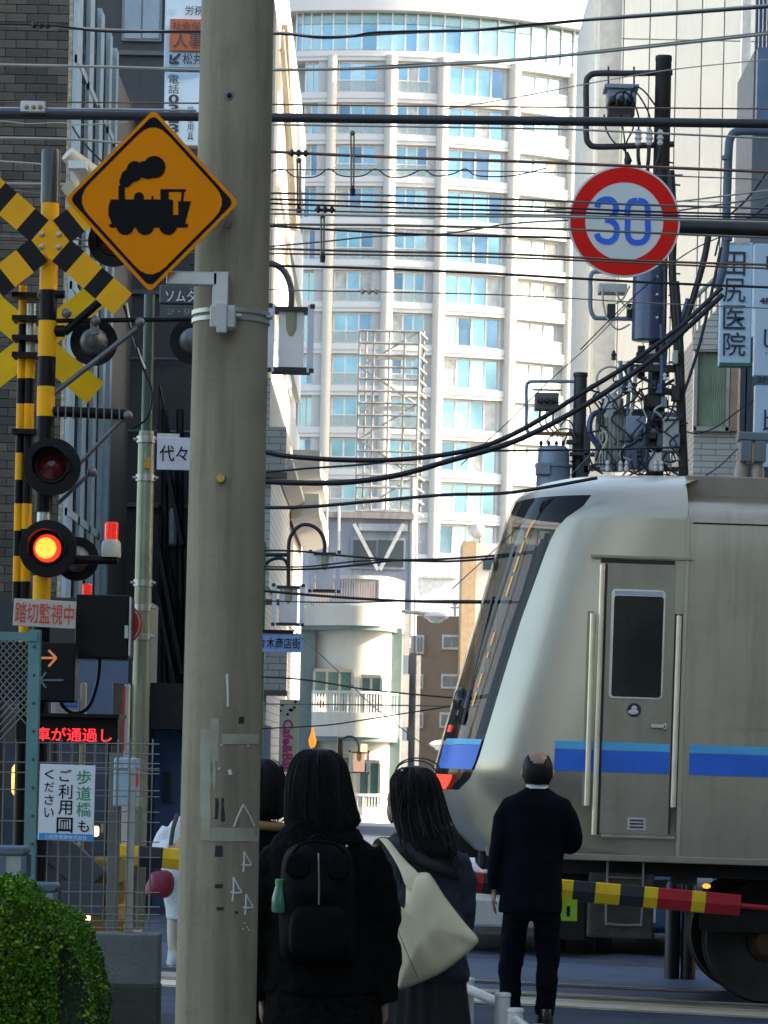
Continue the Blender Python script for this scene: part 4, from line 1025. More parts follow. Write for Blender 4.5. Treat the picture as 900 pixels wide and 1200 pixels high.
# crossbucks
def crossbuck(cx_, cz_, Y, half, w, ang1, ang2, cols, t, nseg, phase=0, bolts=True, edges=None):
    for kk, an in enumerate((ang1, ang2)):
        b_ = thing_part = None
        n = nseg; L = 2*half; seg = L/n
        dx, dz = math.cos(rad(an)), math.sin(rad(an)); px, pz = -dz, dx
        for i in range(n):
            s0 = -half+i*seg; s1 = s0+seg; m = cols[(i+phase) % 2]
            if edges: s0, s1 = edges[i]*K, edges[i+1]*K
            if kk == 1 and abs(s0+s1) < .01: continue
            y = Y - (0.004 if kk else 0)
            o = [(cx_+dx*s+px*q, cz_+dz*s+pz*q) for s, q in ((s0, -w/2), (s1, -w/2), (s1, w/2), (s0, w/2))]
            MB().prism(o, y-0.012, y).build('crossbuck_panel', m, t)
    if bolts:
        for a, b in ((-1, 1), (1, 1), (-1, -1), (1, -1)):
            MB().lathe((cx_+a*w*.3, Y-0.018, cz_+b*w*.22), [(0.001, -.012), (.014, -.008), (.016, 0), (.016, .006)], 12, 'Y').build('bolt', GALV, t, smooth=True)
c = P(61, 285, Ym); ps = 40*K
crossbuck(c.x, c.z, Ym-0.08, 0, 33*K, -40, 40, (YEL, BLK), cs, 9, edges=[-112, -84, -66, -38, -17, 17, 38, 66, 84, 112])
YEL2 = mat('deep_yellow_back', (0.88, 0.52, 0.01), 0.5, var=0.1, bump=0.05, spec=.2)
c2 = P(42, 402, Ym+0.9); crossbuck(c2.x, c2.z, Ym+0.9, 96*K, 33*K, -39, 39, (YEL2, YEL2), cs, 5, bolts=False)
MB().box(c2.x-0.06, c2.x+0.06, Ym+0.86, Ym+0.89, c2.z-0.09, c2.z+0.09).build('joint_plate', GALV, cs)
# lamps
def lamp(u, v, Y, rp, facing=-1, lit=False, t=cs, brack=True):
    c = P(u, v, Y); k = PXM(Y, v); R = rp*k
    b = MB().lathe(c, [(R, 0.0), (R*0.99, facing*0.012), (R*0.6, facing*0.014), (R*0.56, facing*0.03)][::1], 40, 'Y').build('backing_disc', BLK, t, smooth=True)
    hood = MB(); rings = []
    for i in range(15):                            # open hood over the lens
        a = rad(-20+220*i/14); pts = []
        for q in (0, 1): 
            yy = facing*(0.02+q*(0.16 if 20 < math.degrees(a) < 160 else 0.10)); pts.append((c.x+R*0.62*math.cos(a), c.y+yy, c.z+R*0.62*math.sin(a)))
        for q in (1, 0):
            yy = facing*(0.02+q*(0.16 if 20 < math.degrees(a) < 160 else 0.10)); pts.append((c.x+R*0.66*math.cos(a), c.y+yy, c.z+R*0.66*math.sin(a)))
        rings.append(pts)
    hood.loft(rings).build('lamp_hood', BLK, t, smooth=True)
    lm = mat('red_lens_lit', (0.9, 0.1, 0.03), 0.3, emit=(1, 0.03, 0.015), estr=1.8, bump=0) if lit else mat('red_lens_dark', (0.09, 0.008, 0.01), 0.12, bump=0)
    MB().lathe(c, [(R*0.50, facing*0.02), (R*0.45, facing*0.045), (R*0.28, facing*0.062), (R*0.02, facing*0.07)], 28, 'Y').build('lens', lm, t, smooth=True)
    MB().lathe(c, [(R*0.6, -facing*0.0), (R*0.5, -facing*0.07), (R*0.28, -facing*0.12), (R*0.1, -facing*0.13)], 24, 'Y').build('lamp_housing', DGALV if facing > 0 else BLK, t, smooth=True)
    return c
lamp(61, 547, Ym-0.16, 34); lamp(56, 643, Ym-0.16, 34, lit=True)
# a halo-bright core on the lit lens
c = P(55, 643, Ym-0.16); R = 34*K
MB().lathe(c, [(R*0.36, -0.060), (R*0.3, -0.076), (R*0.01, -0.08)], 28, 'Y').build('lens', mat('lit_lens_core', (1, .6, .1), emit=(1, 0.40, 0.05), estr=1.9, bump=0), cs, smooth=True)
lamp(110, 401, Ym+0.2, 28, 1); lamp(226, 400, Ym+0.2, 27, 1); lamp(133, 283, Ym+0.25, 30, -1); lamp(90, 655, Ym+0.2, 26, 1)
# brackets
def rod(a, b, rr_=5, Y=Ym, m=DGALV, nm='bracket_arm', Y2=None):
    MB().tube([P(a[0], a[1], Y), P(b[0], b[1], Y2 or Y)], rr_*K, 10).build(nm, m, cs, smooth=True)
rod((56, 376), (236, 374), 2.8, nm='lamp_rail', m=BLK); rod((62, 462), (164, 382), 3.2); rod((75, 390), (138, 335), 5, m=BLK); rod((110, 375), (112, 392), 5)
rod((45, 481), (150, 486), 6.5, m=BLK, nm='ribbed_arm'); rod((82, 555), (146, 488), 2.6); rod((68, 590), (108, 552), 2.4)
for i in range(9): rod((68+i*9, 477), (68+i*9, 491), 1.0, m=DGALV, nm='arm_rib', Y=Ym-0.04)
rod((72, 656), (138, 656), 5.5, m=BLK, nm='beacon_arm')
rod((52, 388), (76, 388), 7, m=BLK, nm='clamp'); rod((52, 345), (76, 345), 5, m=BLK, nm='clamp')
for u, v in ((164, 378), (112, 376), (150, 487), (108, 553), (78, 367)):
    p = P(u, v, Ym-0.03); MB().ball(p, 6*K, 10, 6).build('joint_bolt', DGALV, cs, smooth=True)
mb = MB(); mb.tube(smoothpts([P(145, 358, Ym), P(158, 400, Ym), P(167, 430, Ym), P(178, 460, Ym), (P(172, 490, Ym)), P(154, 502, Ym)], 5), 1.3*K, 6); mb.build('cable', BLK, cs)
mb = MB(); mb.tube(smoothpts([P(148, 355, Ym), P(156, 395, Ym), P(170, 432, Ym)], 5), 1.3*K, 6); mb.build('cable', GALV, cs)
# twin thin posts beside it
tp_ = thing('twin_signal_pipe', 'pair of thin yellow and black banded pipes left of the crossing signal post', 'pipe', GP(24, Ym+0.15))
for (ub, r_, seq) in ((22, 4.6, [(330, 348, YEL), (348, 376, YEL), (376, 412, BLK), (412, 440, YEL), (440, 470, BLK), (470, 503, YEL), (503, 528, BLK), (528, 560, YEL), (560, 588, BLK), (588, 620, YEL), (620, 650, BLK), (650, 680, YEL), (680, 705, BLK)]),
                      (32, 6.2, [(352, 412, GALV), (412, 440, YEL), (440, 470, BLK), (470, 503, YEL), (503, 588, BLK), (588, 618, YEL), (618, 650, BLK), (650, 680, YEL), (680, 705, BLK), (705, 760, YEL), (760, 1200, BLK)])):
    gg = P(ub, 560, Ym+0.15)
    for a, b, m in seq: MB().lathe((gg.x, Ym+0.15, 0), [(r_*K, P(ub, b, Ym).z), (r_*K, P(ub, a, Ym).z)], 14).build('pipe_band', m, tp_, smooth=True)
for v in (345, 372, 395, 415, 505):
    mb = MB(); a = P(14, v, Ym+0.05); b = P(44, v, Ym+0.05); mb.box(a.x, b.x, Ym+0.04, Ym+0.22, a.z-.015, a.z+.015); mb.build('pipe_clamp', BLK, tp_)
# beacons
def beacon(u, v0, v1, Y, w, label, base=True):
    c = P(u, v1, Y); k = PXM(Y, v1); hh = (v1-v0)*k; R = w*k/2
    t = thing('warning_beacon', label, 'beacon', c, 'red warning beacons on the crossing signal')
    if base:
        MB().lathe(c, [(R*1.15, 0), (R*1.2, hh*.12), (R*1.1, hh*.42), (R*.8, hh*.5)], 20).build('base', mat('cream_plastic', (0.5, 0.47, 0.38), 0.5), t, smooth=True)
    z0 = c.z+hh*(.5 if base else 0)
    MB().lathe((c.x, c.y, z0), [(R*.78, 0), (R*.8, hh*(.45 if base else .9)), (R*.6, hh*(.5 if base else 1))], 20).build('dome', mat('red_beacon_dome', (0.7, 0.02, 0.02), 0.15, emit=(1, .03, .02), estr=.5, bump=0), t, smooth=True)
beacon(130, 612, 653, Ym, 20, 'red capped cream beacon on the arm right of the lit red lamp'); beacon(102, 684, 700, Ym+.1, 14, 'small red beacon half hidden behind the black signal box', False)
# signs and boxes
def board(nm, u0, v0, u1, v1, Y, m, label, cat, th=0.02, tilt=0):
    c = P((u0+u1)/2, v1, Y); t = thing(nm, label, cat, c); MB().pbox(u0, v0, u1, v1, Y, th).build('board', m, t, bevel=0.003); return t
WB = mat('white_sign_face', (0.62, 0.62, 0.58), 0.5, var=0.05, bump=0)
REDT = mat('red_print', (0.65, 0.05, 0.02), 0.5, bump=0)
t = board('monitoring_sign', 15, 703, 88, 735, Ym-.3, mat('cream_sign_face', (0.5, 0.46, 0.38), 0.5, var=0.05, bump=0), 'white sign with red characters on the crossing signal post', 'sign')
ptext('踏切監視中', 17, 707, 86, 731, Ym-.305, bold=.012).build('lettering', REDT, t)
t.rotation_euler.y = rad(2.0)
t = thing('signal_box', 'big black signal relay box between the crossing post and the green pole', 'signal box', P(118, 772, Ym+.1))
MB().pbox(88, 697, 151, 772, Ym+.0, .4).build('housing', BLK, t, bevel=.01)
MB().pbox(151, 700, 153, 768, Ym-.02, .03).build('cover_edge', GALV, t)
MB().pbox(146, 733, 150, 748, Ym-.04, .04).build('latch', GALV, t)
mb = MB(); mb.tube(smoothpts([P(117, 772, Ym+.1), P(114, 800, Ym+.1), P(104, 828, Ym+.1), P(88, 836, Ym+.1), P(74, 828, Ym+.1), P(70, 815, Ym+.1)], 5), 2.2*K, 8); mb.build('cable', BLK, t, smooth=True)
# direction indicator
Ym -= .35
t = thing('direction_indicator', 'black train direction indicator box with two arrows under the crossing sign', 'indicator', P(45, 822, Ym))
MB().pbox(-12, 752, 88, 822, Ym, .22).build('housing', BLK, t, bevel=.01)
def arrow(mb, pts, Y, wd):
    for a, b in zip(pts, pts[1:]): mb.bar(P(*a, Y), P(*b, Y), wd*K, .01)
mb = MB(); arrow(mb, [(45, 771), (66, 771)], Ym-.008, 2.6); arrow(mb, [(57, 762), (66, 771)], Ym-.012, 2.6); arrow(mb, [(57, 781), (66, 771)], Ym-.014, 2.6)
mb.build('right_arrow', mat('dim_orange_led', (.5, .2, .06), emit=(1, .35, .12), estr=.3, bump=0), t)
mb = MB(); arrow(mb, [(74, 797), (47, 797)], Ym-.008, 2.2); arrow(mb, [(54, 788), (47, 797)], Ym-.012, 2.2); arrow(mb, [(54, 806), (47, 797)], Ym-.014, 2.2)
mb.build('left_arrow', mat('unlit_arrow', (.10, .16, .19), .5), t)
Ym += .35
# round red and white sign seen from the side behind the relay box
c = P(141, 731, Ym+.45); t = thing('round_road_sign', 'round red rimmed sign peeking out behind the black relay box', 'sign', c)
R = 26*K
MB().lathe(c, [(R, 0), (R, .012)], 36, 'Y').build('rim', mat('sign_red', (.6, .03, .02), .4, bump=0), t)
MB().lathe((c.x, c.y-.002, c.z), [(R*.93, -.004), (R*.93, 0)], 36, 'Y').build('white_ring', mat('pale_pink_face', (.62, .5, .45), .5, bump=0), t)
MB().lathe((c.x, c.y-.007, c.z), [(R*.87, -.004), (R*.87, 0)], 36, 'Y').build('face', MATS['sign_red'], t)
# LED board
t = thing('led_message_board', 'long black message board with glowing red characters behind the fence', 'display', P(85, 872, Ym-.4))
MB().pbox(18, 838, 138, 872, Ym-.4, .35).build('housing', BLK, t, bevel=.01)
ptext('車が通過し', 42, 853, 131, 869, Ym-.405, bold=.012).build('lettering', mat('red_led', (.8, .02, .02), emit=(1, .02, .03), estr=3.2, bump=0), t)
MB().pbox(18, 836, 140, 840, Ym-.52, .5).build('visor', BLK, t)
# clutter behind the board: notice, posts
t = board('shop_notice', 60, 818, 92, 838, Ym+.5, WB, 'small white and blue notice standing above the red message board', 'sign')
MB().pbox(74, 820, 91, 829, Ym+.49, .008).build('blue_panel', BLUES, t); ptext('公立', 66, 823, 72, 834, Ym+.49).build('lettering', REDT, t); ptext('平成学園', 76, 822, 90, 827, Ym+.48).build('lettering', WB, t)
for (u, v0, v1, w_, m, lab) in ((90, 800, 838, 6, mat('cream_post', (.5, .42, .28), .6), 'cream post rising above the left part of the message board'),
                                (141, 802, 880, 6, WB, 'slim white and red marker post at the right end of the message board')):
    gg = GP(u, Ym+.55); o = thing('marker_post', lab, 'post', gg)
    MB().box(gg.x-w_*K/2, gg.x+w_*K/2, Ym+.5, Ym+.6, gg.z, P(u, v0, Ym+.5).z).build('post', m, o, bevel=.005)
    if u == 141: MB().pbox(143, v0+2, 146, v1, Ym+.49, .009).build('red_edge', REDT, o)
gg = GP(133, Ym+.7); o = MB().box(gg.x-.05, gg.x+.05, Ym+.7, Ym+.8, gg.z, P(130, 800, Ym+.7).z).build('steel_post', mat('dim_olive_steel', (.12, .12, .1), .5, .4), bevel=.005)
tag(o, 'dim grey steel post between the notice and the green pole', 'post')

# ---------------------------------------------------------------- barrier
t = thing('crossing_barrier', 'yellow black and red crossing barrier arm lowered across the road', 'barrier', GP(125, 18.95))
Yb_ = 20.75
def arm_pt(u):
    v = 1006+(u-200)*0.0745+((u-200)/700)**2*6; Y = 19.0+(u-150)*0.0026; return P(u, v, Y), Y
segs_ = [(138, 163, YEL2), (163, 191, BLK), (191, 216, YEL2), (216, 262, BLK), (262, 300, YEL2), (300, 345, BLK), (345, 385, YEL2), (385, 430, BLK), (430, 470, YEL2), (470, 510, BLK), (510, 541, YEL2), (541, 566, 'R'), (566, 592, BLK), (592, 640, 'R'), (640, 671, YEL2), (671, 697, BLK), (697, 726, YEL2), (726, 754, BLK), (754, 770, YEL2), (770, 810, 'R'), (810, 826, YEL2), (826, 867, 'R')]
FABR = mat('red_sleeve', (0.42, 0.012, 0.025), .6, var=.1, scale=20, bump=.2); FABY = mat('yellow_sleeve', (.78, .55, .015), .55, var=.08, scale=20, bump=.2); FABK = mat('black_sleeve', (.018, .022, .035), .6, bump=.2)
for a, b, m in segs_:
    A, Ya = arm_pt(a); B, Yb2 = arm_pt(b); d = (B-A).normalized(); h = 13.6*PXM(Ya)
    n_ = Vector((-d.z, 0, d.x))*h
    mb = MB(); pr = [(-1, -.25), (-.92, -.6), (0, -.9), (.92, -.6), (1, -.25), (1, .25), (.92, .6), (0, .9), (-.92, .6), (-1, .25)]
    mb.loft([[(q+n_*s+Vector((0, yy*.05, 0)))[:] for s, yy in pr] for q in (A, B)])
    mb.build('sleeve', {YEL2: FABY, BLK: FABK}.get(m, FABR), t)
A, _ = arm_pt(867); B, _ = arm_pt(1050); 
MB().tube([A, B], 3.2*PXM(20), 8).build('tip_rod', FABR, t, smooth=True)
A, _ = arm_pt(664); MB().box(A.x-.065, A.x+.07, Yb_-.46, Yb_-.44, A.z-.2, A.z-.06).build('lime_tag', mat('lime_tag', (.35, .62, .02), .5, bump=0), t)
ptext('1', A.x and 664, 1062, 668, 1074, Yb_-.465).build('tag_lettering', BLK, t)
# barrier machine
t = thing('barrier_machine', 'mustard yellow barrier drive box with dark counterweight arm behind the fence', 'machine', GP(125, 18.95))
MUS = mat('mustard_paint', (.32, .18, .015), .5, var=.25, scale=5, dirt=.5, dirtcol=(.06, .04, .015))
MB().pbox(106, 1006, 146, 1092, 18.75, .4).build('housing', MUS, t, bevel=.02)
MB().lathe(P(139, 1019, 18.73), [(.075, -.05), (.075, .0)], 24, 'Y').build('pivot', mat('brass_ring', (.35, .25, .06), .35, .7), t, smooth=True)
mb = MB(); mb.bar(P(62, 990, 18.6), P(112, 1035, 18.6), .2, .08); mb.bar(P(70, 1050, 18.6), P(122, 1055, 18.6), .2, .09); mb.bar(P(50, 985, 18.62), P(78, 1060, 18.62), .12, .05)
mb.build('counterweight_arm', mat('dark_blue_grey', (.05, .06, .075), .5), t, bevel=.01)
mb = MB(); mb.pbox(124, 1060, 150, 1078, 18.7, .2); mb.build('lamp_box', mat('ochre_box', (.5, .3, .05), .5), t, bevel=.01)
mb = MB(); gg = GP(125, 18.95); mb.box(gg.x-.2, gg.x+.2, 18.75, 19.15, gg.z, P(125, 1093, 18.9).z+.01); mb.build('plinth', CONC, t)
mb = MB()
for i in range(7): mb.pbox(117+((i*7) % 12), 1020+i*8, 119+((i*7) % 12), 1030+i*8, 18.735, .02)
mb.build('cooling_slot', BLK, t)
# grey posts and light blue cabinet
gg = GP(128, 17.5); o = MB().box(gg.x-.035, gg.x+.03, 17.5, 17.58, gg.z, P(128, 884, 17.5).z).build('grey_post', DGALV, bevel=.004); tag(o, 'flat grey steel post right of the footbridge notice', 'post')
t = thing('control_cabinet', 'light blue grey control cabinet fixed to the green pole', 'cabinet', P(147, 945, 17.3))
MB().pbox(133, 888, 158, 945, 17.3, .2).build('housing', mat('pale_blue_box', (.34, .46, .52), .5, var=.06), t, bevel=.01)
MB().pbox(158, 889, 163, 945, 17.32, .18).build('side_door', mat('pale_lilac', (.5, .46, .5), .5), t)
MB().pbox(159, 905, 162, 921, 17.31, .01).build('red_mark', REDT, t)
for u in (138, 146, 153): MB().pbox(u, 898, u+3, 901, 17.29, .012).build('switch', WB, t)

# ---------------------------------------------------------------- green galvanised pole
Yp = 19.2; kp = PXM(Yp)
g = GP(157, Yp)
t = thing('green_pole', 'slim greenish galvanised pole between the crossing signal and the concrete pole', 'pole', g)
GRN = mat('greenish_galvanised', (.26, .29, .2), .38, .35, var=.2, scale=4, streak=.4, dirtcol=(.12, .16, .1)); GRN2 = mat('dark_green_paint', (.05, .08, .065), .4, .2)
def Zp(v): return P(160, v, Yp).z
MB().lathe((g.x, Yp, 0), [(10.5*kp, g.z), (10.2*kp, Zp(740)), (9.6*kp, Zp(512)), (8.5*kp, Zp(505))], 24).build('lower_shaft', GRN, t, smooth=True)
MB().lathe((g.x, Yp, 0), [(6.6*kp, Zp(506)), (6.3*kp, Zp(345))], 18).build('upper_shaft', GRN2, t, smooth=True)
for v in (515, 560, 683, 712, 746):
    MB().lathe((g.x, Yp, 0), [(11.6*kp, Zp(v)-.02), (11.6*kp, Zp(v)+.02)], 24).build('clamp_ring', GALV, t, smooth=True)
    mb = MB()
    for s in (-1, 1): mb.tube([(g.x+s*11*kp, Yp-.02, Zp(v)), (g.x+s*15*kp, Yp-.02, Zp(v))], 1.6*kp, 8)
    mb.build('clamp_bolt', GALV, t)
p = P(172, 543, Yp-.07); MB().box(p.x-.015, p.x+.015, Yp-.075, Yp-.05, p.z-.03, p.z+.035).build('orange_tag', mat('orange_tag', (.7, .3, .01), .5), t)
t = board('yoyogi_sign', 184, 513, 262, 551, 17.6, mat('cool_white_sign', (.62, .62, .64), .5, bump=0), 'white place name sign with black characters sticking out left of the concrete pole', 'sign')
ptext('代々木', 187, 522, 240, 541, 17.595, bold=.02).build('lettering', BLK, t)
MB().pbox(184, 508, 210, 513, 17.62, .02).build('hanger', GALV, t)
# ================================================================ CONCRETE POLE AND ITS SIGN
Yq = 10.6
g0 = GP(247, Yq); gx0 = g0.x
kq = PXM(Yq)
t = thing('concrete_pole', 'thick weathered concrete utility pole with tape scraps and chalk marks in the foreground', 'utility pole', g0)
PCON = mat('pole_concrete', (.34, .29, .19), .85, var=.16, scale=3.0, bump=.25, bscale=70, streak=.65, dirt=.45, specks=.18, dirtcol=(.13, .112, .07))
def Zq(v): return P(255, v, Yq).z
def rq(z): return 47.5*kq - (z-.7)*.0042
zq1 = Zq(-60)
MB().lathe((gx0, Yq, 0), [(rq(g0.z), g0.z-.02)]+[(rq(z_), z_) for z_ in [g0.z+(zq1-g0.z)*i/12 for i in range(1, 13)]], 64).build('shaft', PCON, t, smooth=True)
def onpole(u, v, out=.002):                       # point on the pole's front surface
    Y = Yq-.12
    for _ in range(4):
        p = P(u, v, Y); r_ = rq(p.z)+out; dx = max(min(p.x-gx0, r_*.999), -r_*.999); Y = Yq-math.sqrt(r_*r_-dx*dx)
    return P(u, v, Y)
def patch(u0, v0, u1, v1, out=.002, n=8, jag=0):
    mb = MB()
    rr_ = random.Random(int(u0*7+v0))
    m = max(2, int((v1-v0)/12)+1); G_ = [[onpole(u0+(u1-u0)*i/n + (rr_.uniform(-jag, jag) if i in (0, n) else 0), v0+(v1-v0)*j/m, out) for i in range(n+1)] for j in range(m+1)]
    for j in range(m):
        for i in range(n): mb.quad(G_[j][i], G_[j+1][i], G_[j+1][i+1], G_[j][i+1])
    return mb
TAPE = mat('old_tape', (.40, .38, .27), .6, var=.15, scale=12, bump=.2, dirt=.3, dirtcol=(.25, .25, .2))
for (a, b, c_, d, j) in ((235, 855, 247, 985, .8), (247, 970, 303, 986, .8), (249, 872, 252, 925, 1), (247, 842, 257, 892, 1.2), (260, 860, 303, 872, .7)): patch(a, b, c_, d, .0025, jag=j).build('tape', TAPE, t)
CHALK = mat('chalk_white', (.75, .75, .7), .9)
def chalk(pts, w_=1.1):
    q = [onpole(u, v, .0015) for u, v in pts]; MB().tube(smoothpts(q, 4), w_*kq, 5).build('chalk_mark', CHALK, t)
chalk([(274, 969), (279, 956), (285, 943)]); chalk([(285, 943), (292, 955), (298, 968)])
for (u, v, s) in ((289, 1010, 1.0), (277, 1042, 1.15), (291, 1060, 1.0)):
    chalk([(u-3*s, v-12*s), (u-3*s, v), (u-4*s, v+12*s)]); chalk([(u-3*s, v-12*s), (u+2, v-3), (u+5*s, v+3*s), (u, v+4*s), (u-6*s, v+3*s)])
for (u, v) in ((286, 1081), (289, 1086), (284, 1088), (291, 1089)): chalk([(u, v), (u+1, v+1)], .8)
chalk([(266, 790), (267, 812), (267, 828)], 1.5); chalk([(269, 902), (270, 908)], 2.2); chalk([(256, 900), (257, 902)], 1.2); chalk([(258, 873), (292, 874)], .8)
for (a, b, c_, d) in ((252, 935, 256, 960), (259, 935, 263, 963), (252, 991, 261, 1004), (252, 1036, 261, 1041), (254, 1063, 262, 1067), (275, 1068, 279, 1071), (280, 840, 286, 848)):
    patch(a, b, c_, d, .0012, 3, .8).build('black_residue', mat('sticker_residue', (.03, .03, .028), .8), t)
o = MB().lathe(onpole(269, 112, 0), [(.001, -.004), (.012, -.003), (.02, .0), (.021, .006)], 16, 'Y').build('bolt_hole_collar', mat('grey_patch', (.2, .2, .18)), t)
MB().lathe(onpole(269, 112, .003), [(.0005, -.003), (.009, -.002), (.009, .0)], 14, 'Y').build('bolt_hole', BLK, t)
p = onpole(259, 561, 0); MB().lathe(p, [(.003, -.03), (.014, -.03), (.016, -.012), (.018, .0)], 12, 'Y').build('brass_stud', mat('brass_stud', (.4, .3, .08), .4, .7), t, smooth=True)
p = onpole(267, 263, 0); MB().lathe(p, [(.003, -.012), (.012, -.012), (.014, .0)], 10, 'Y').build('stud', DGALV, t)

def hoop(t, v0, v1, cx_, cy_, r_, nm, m, n=48):
    za, zb_ = P(265, v0, Yq).z, P(265, v1, Yq).z
    mb = MB(); rings = []
    for i in range(n+1):
        a = 2*math.pi*i/n; c_, s_ = math.cos(a), math.sin(a)
        rings.append([(cx_+c_*r_, cy_+s_*r_, zb_), (cx_+c_*(r_+.006), cy_+s_*(r_+.006), zb_), (cx_+c_*(r_+.006), cy_+s_*(r_+.006), za), (cx_+c_*r_, cy_+s_*r_, za)])
    mb.loft(rings); return mb.build(nm, m, t, smooth=True)
# diamond warning sign
Yd = 10.35; c = P(178, 235.5, Yd); kd = PXM(Yd, 235)
t = thing('train_warning_sign', 'orange diamond warning sign with black steam locomotive clamped to the concrete pole', 'sign', (c.x, c.y, c.z))
ORG = mat('orange_sign_face', (1.0, .29, .002), .55, var=.07, scale=3, bump=0.02, spec=.1, dirt=.2, streak=.12, dirtcol=(.45, .13, .01)); SBK = mat('sign_black', (.006, .006, .007), .5, bump=0, spec=.1)
def diamond(hw, hh, r_, n=5):
    o = []
    V = [(0, hh), (-hw, 0), (0, -hh), (hw, 0)]
    for i in range(4):
        p = Vector((*V[i], 0)); a = Vector((*V[i-1], 0)); b = Vector((*V[(i+1) % 4], 0))
        pa = p+(a-p).normalized()*r_; pb = p+(b-p).normalized()*r_
        for k in range(n+1): s = k/n; q = pa*(1-s)**2+p*2*s*(1-s)+pb*s*s; o.append((c.x+q.x, c.z+q.y))
    return o
HW_, HH_ = 102*kd, 107*kd
MB().prism(diamond(HW_, HH_, .02), Yd-.003, Yd).build('plate', ORG, t)
oa, ia = diamond(HW_*.945, HH_*.945, .025), diamond(HW_*.895, HH_*.895, .075)
mb = MB(); n = len(oa); mb.v = [(x, Yd-.0045, z) for x, z in oa]+[(x, Yd-.0045, z) for x, z in ia]; mb.f = [(i, (i+1) % n, n+(i+1) % n, n+i) for i in range(n)]
mb.build('black_border', SBK, t)
MB().prism(diamond(HW_*.9, HH_*.9, .05), Yd, Yd+.012).build('backing', GALV, t)
# locomotive pictogram
def S_(u, v): p = P(u, v, Yd); return (p.x, p.z)
parts = [[(139, 222), (138, 234), (212, 234), (224, 235), (221, 246), (217, 262), (221, 264), (221, 267), (128, 267), (126, 264), (130, 262), (127, 250), (128, 240), (130, 234), (139, 234)],
         [(139, 218), (146, 218), (147, 235), (139, 235)], [(188, 222), (218, 222), (218, 225), (198, 225), (198, 235), (188, 235)], [(213, 225), (216, 225), (215, 236), (212, 236)],
         [(177.5, 230), (180, 230), (180, 235), (177.5, 235)], [(196, 235), (206, 235), (206, 236), (196, 236)]]
mb = MB()
body = [(130, 234), (200, 234), (203, 235), (203, 252), (209, 252), (209, 236), (224, 236), (217, 262), (221, 263), (220, 267), (130, 267), (127, 264), (131, 262), (127, 252), (127.5, 241)]
for pg in (body, parts[1], parts[2], parts[3], parts[4]):
    pz = [S_(u, v) for u, v in pg]; k = len(mb.v); mb.v += [(x, Yd-.005-.0001*len(mb.f), z) for x, z in pz]; mb.f.append(tuple(range(k, k+len(pz))))
def disc(mb, u, v, ru, rv=None, dy=0, n=24):
    x, z = S_(u, v); k = len(mb.v); rv = rv or ru
    for i in range(n): a = 2*math.pi*i/n; mb.v.append((x+ru*kd*math.cos(a), Yd-.0056-dy, z+rv*kd*math.sin(a)))
    mb.f.append(tuple(range(k, k+n)))
for i, u in enumerate((147, 170, 197)): disc(mb, u, 265, 10.5, 10.5, i*.0001)
disc(mb, 163, 232, 6, 6.5, .0004)
for i, (u, v, a, b) in enumerate(((181, 196, 13, 13), (169, 199, 9, 10), (158, 201, 10, 12), (150, 208, 8, 9), (147, 213, 7, 7), (174, 203, 8, 7))): disc(mb, u, v, a, b, .0005+i*.0001)
pz = [S_(u, v) for u, v in ((141, 219), (146, 219), (147, 213), (153, 212), (150, 200), (142, 206))]; k = len(mb.v); mb.v += [(x, Yd-.0068, z) for x, z in pz]; mb.f.append(tuple(range(k, k+6)))
mb.build('locomotive_pictogram', SBK, t)
# bracket
mb = MB(); a = P(205, 325, Yq-.12); b = P(257, 325, Yq-.12)
mb.pbox(195, 318, 255, 334, Yq-.20, .03); mb.build('arm', GALV, t, bevel=.004)
MB().pbox(176, 150, 184, 330, Yd+.012, .02).build('back_rail', GALV, t)
MB().pbox(249, 318, 268, 360, Yq-.20, .05).build('bracket_plate', GALV, t, bevel=.004)
MB().pbox(246, 357, 276, 384, Yq-.21, .07).build('clamp_block', mat('pale_cast_clamp', (.5, .5, .48), .5, .3), t, bevel=.006)
MB().pbox(254, 354, 266, 390, Yq-.225, .02).build('clamp_rib', MATS['pale_cast_clamp'], t, bevel=.004)
zc = P(265, 371, Yq).z
hoop(t, 366, 371, gx0, Yq, rq(zc), 'strap', GALV); hoop(t, 375, 380, gx0, Yq, rq(zc), 'strap', GALV)
MB().tube([P(276, 371, Yq-.17), P(283, 371, Yq-.17)], .012, 8).build('strap_bolt', GALV, t); MB().tube([P(308, 372, Yq-.04), P(319, 372, Yq-.05)], .008, 8).build('strap_bolt', GALV, t)

# ================================================================ 30 sign and its beam
Ys_ = 16.4; ks = PXM(Ys_, 260); c = P(731.5, 259.5, Ys_)
t = thing('speed_limit_sign', 'round red rimmed 30 speed limit sign with blue digits hanging over the road', 'sign', (c.x, c.y, c.z))
R = 65.5*ks
REDS = mat('bright_sign_red', (.88, .018, .012), .5, var=.04, bump=0, spec=.1); SW = mat('sign_white', (.78, .80, .76), .5, var=.03, bump=0, spec=.2); SB = mat('sign_blue', (.012, .15, .78), .55, bump=0)
MB().lathe(c, [(R, 0), (R, .014)], 72, 'Y').build('plate', SW, t, smooth=True)
def ring(r0, r1, y, m, nm, n=72):
    mb = MB(); mb.v = [(c.x+r_*math.cos(2*math.pi*i/n), y, c.z+r_*math.sin(2*math.pi*i/n)) for r_ in (r0, r1) for i in range(n)]
    mb.f = [(i, (i+1) % n, n+(i+1) % n, n+i) for i in range(n)]; return mb.build(nm, m, t)
ring(R*.965, R*.70, c.y-.002, REDS, 'red_ring')
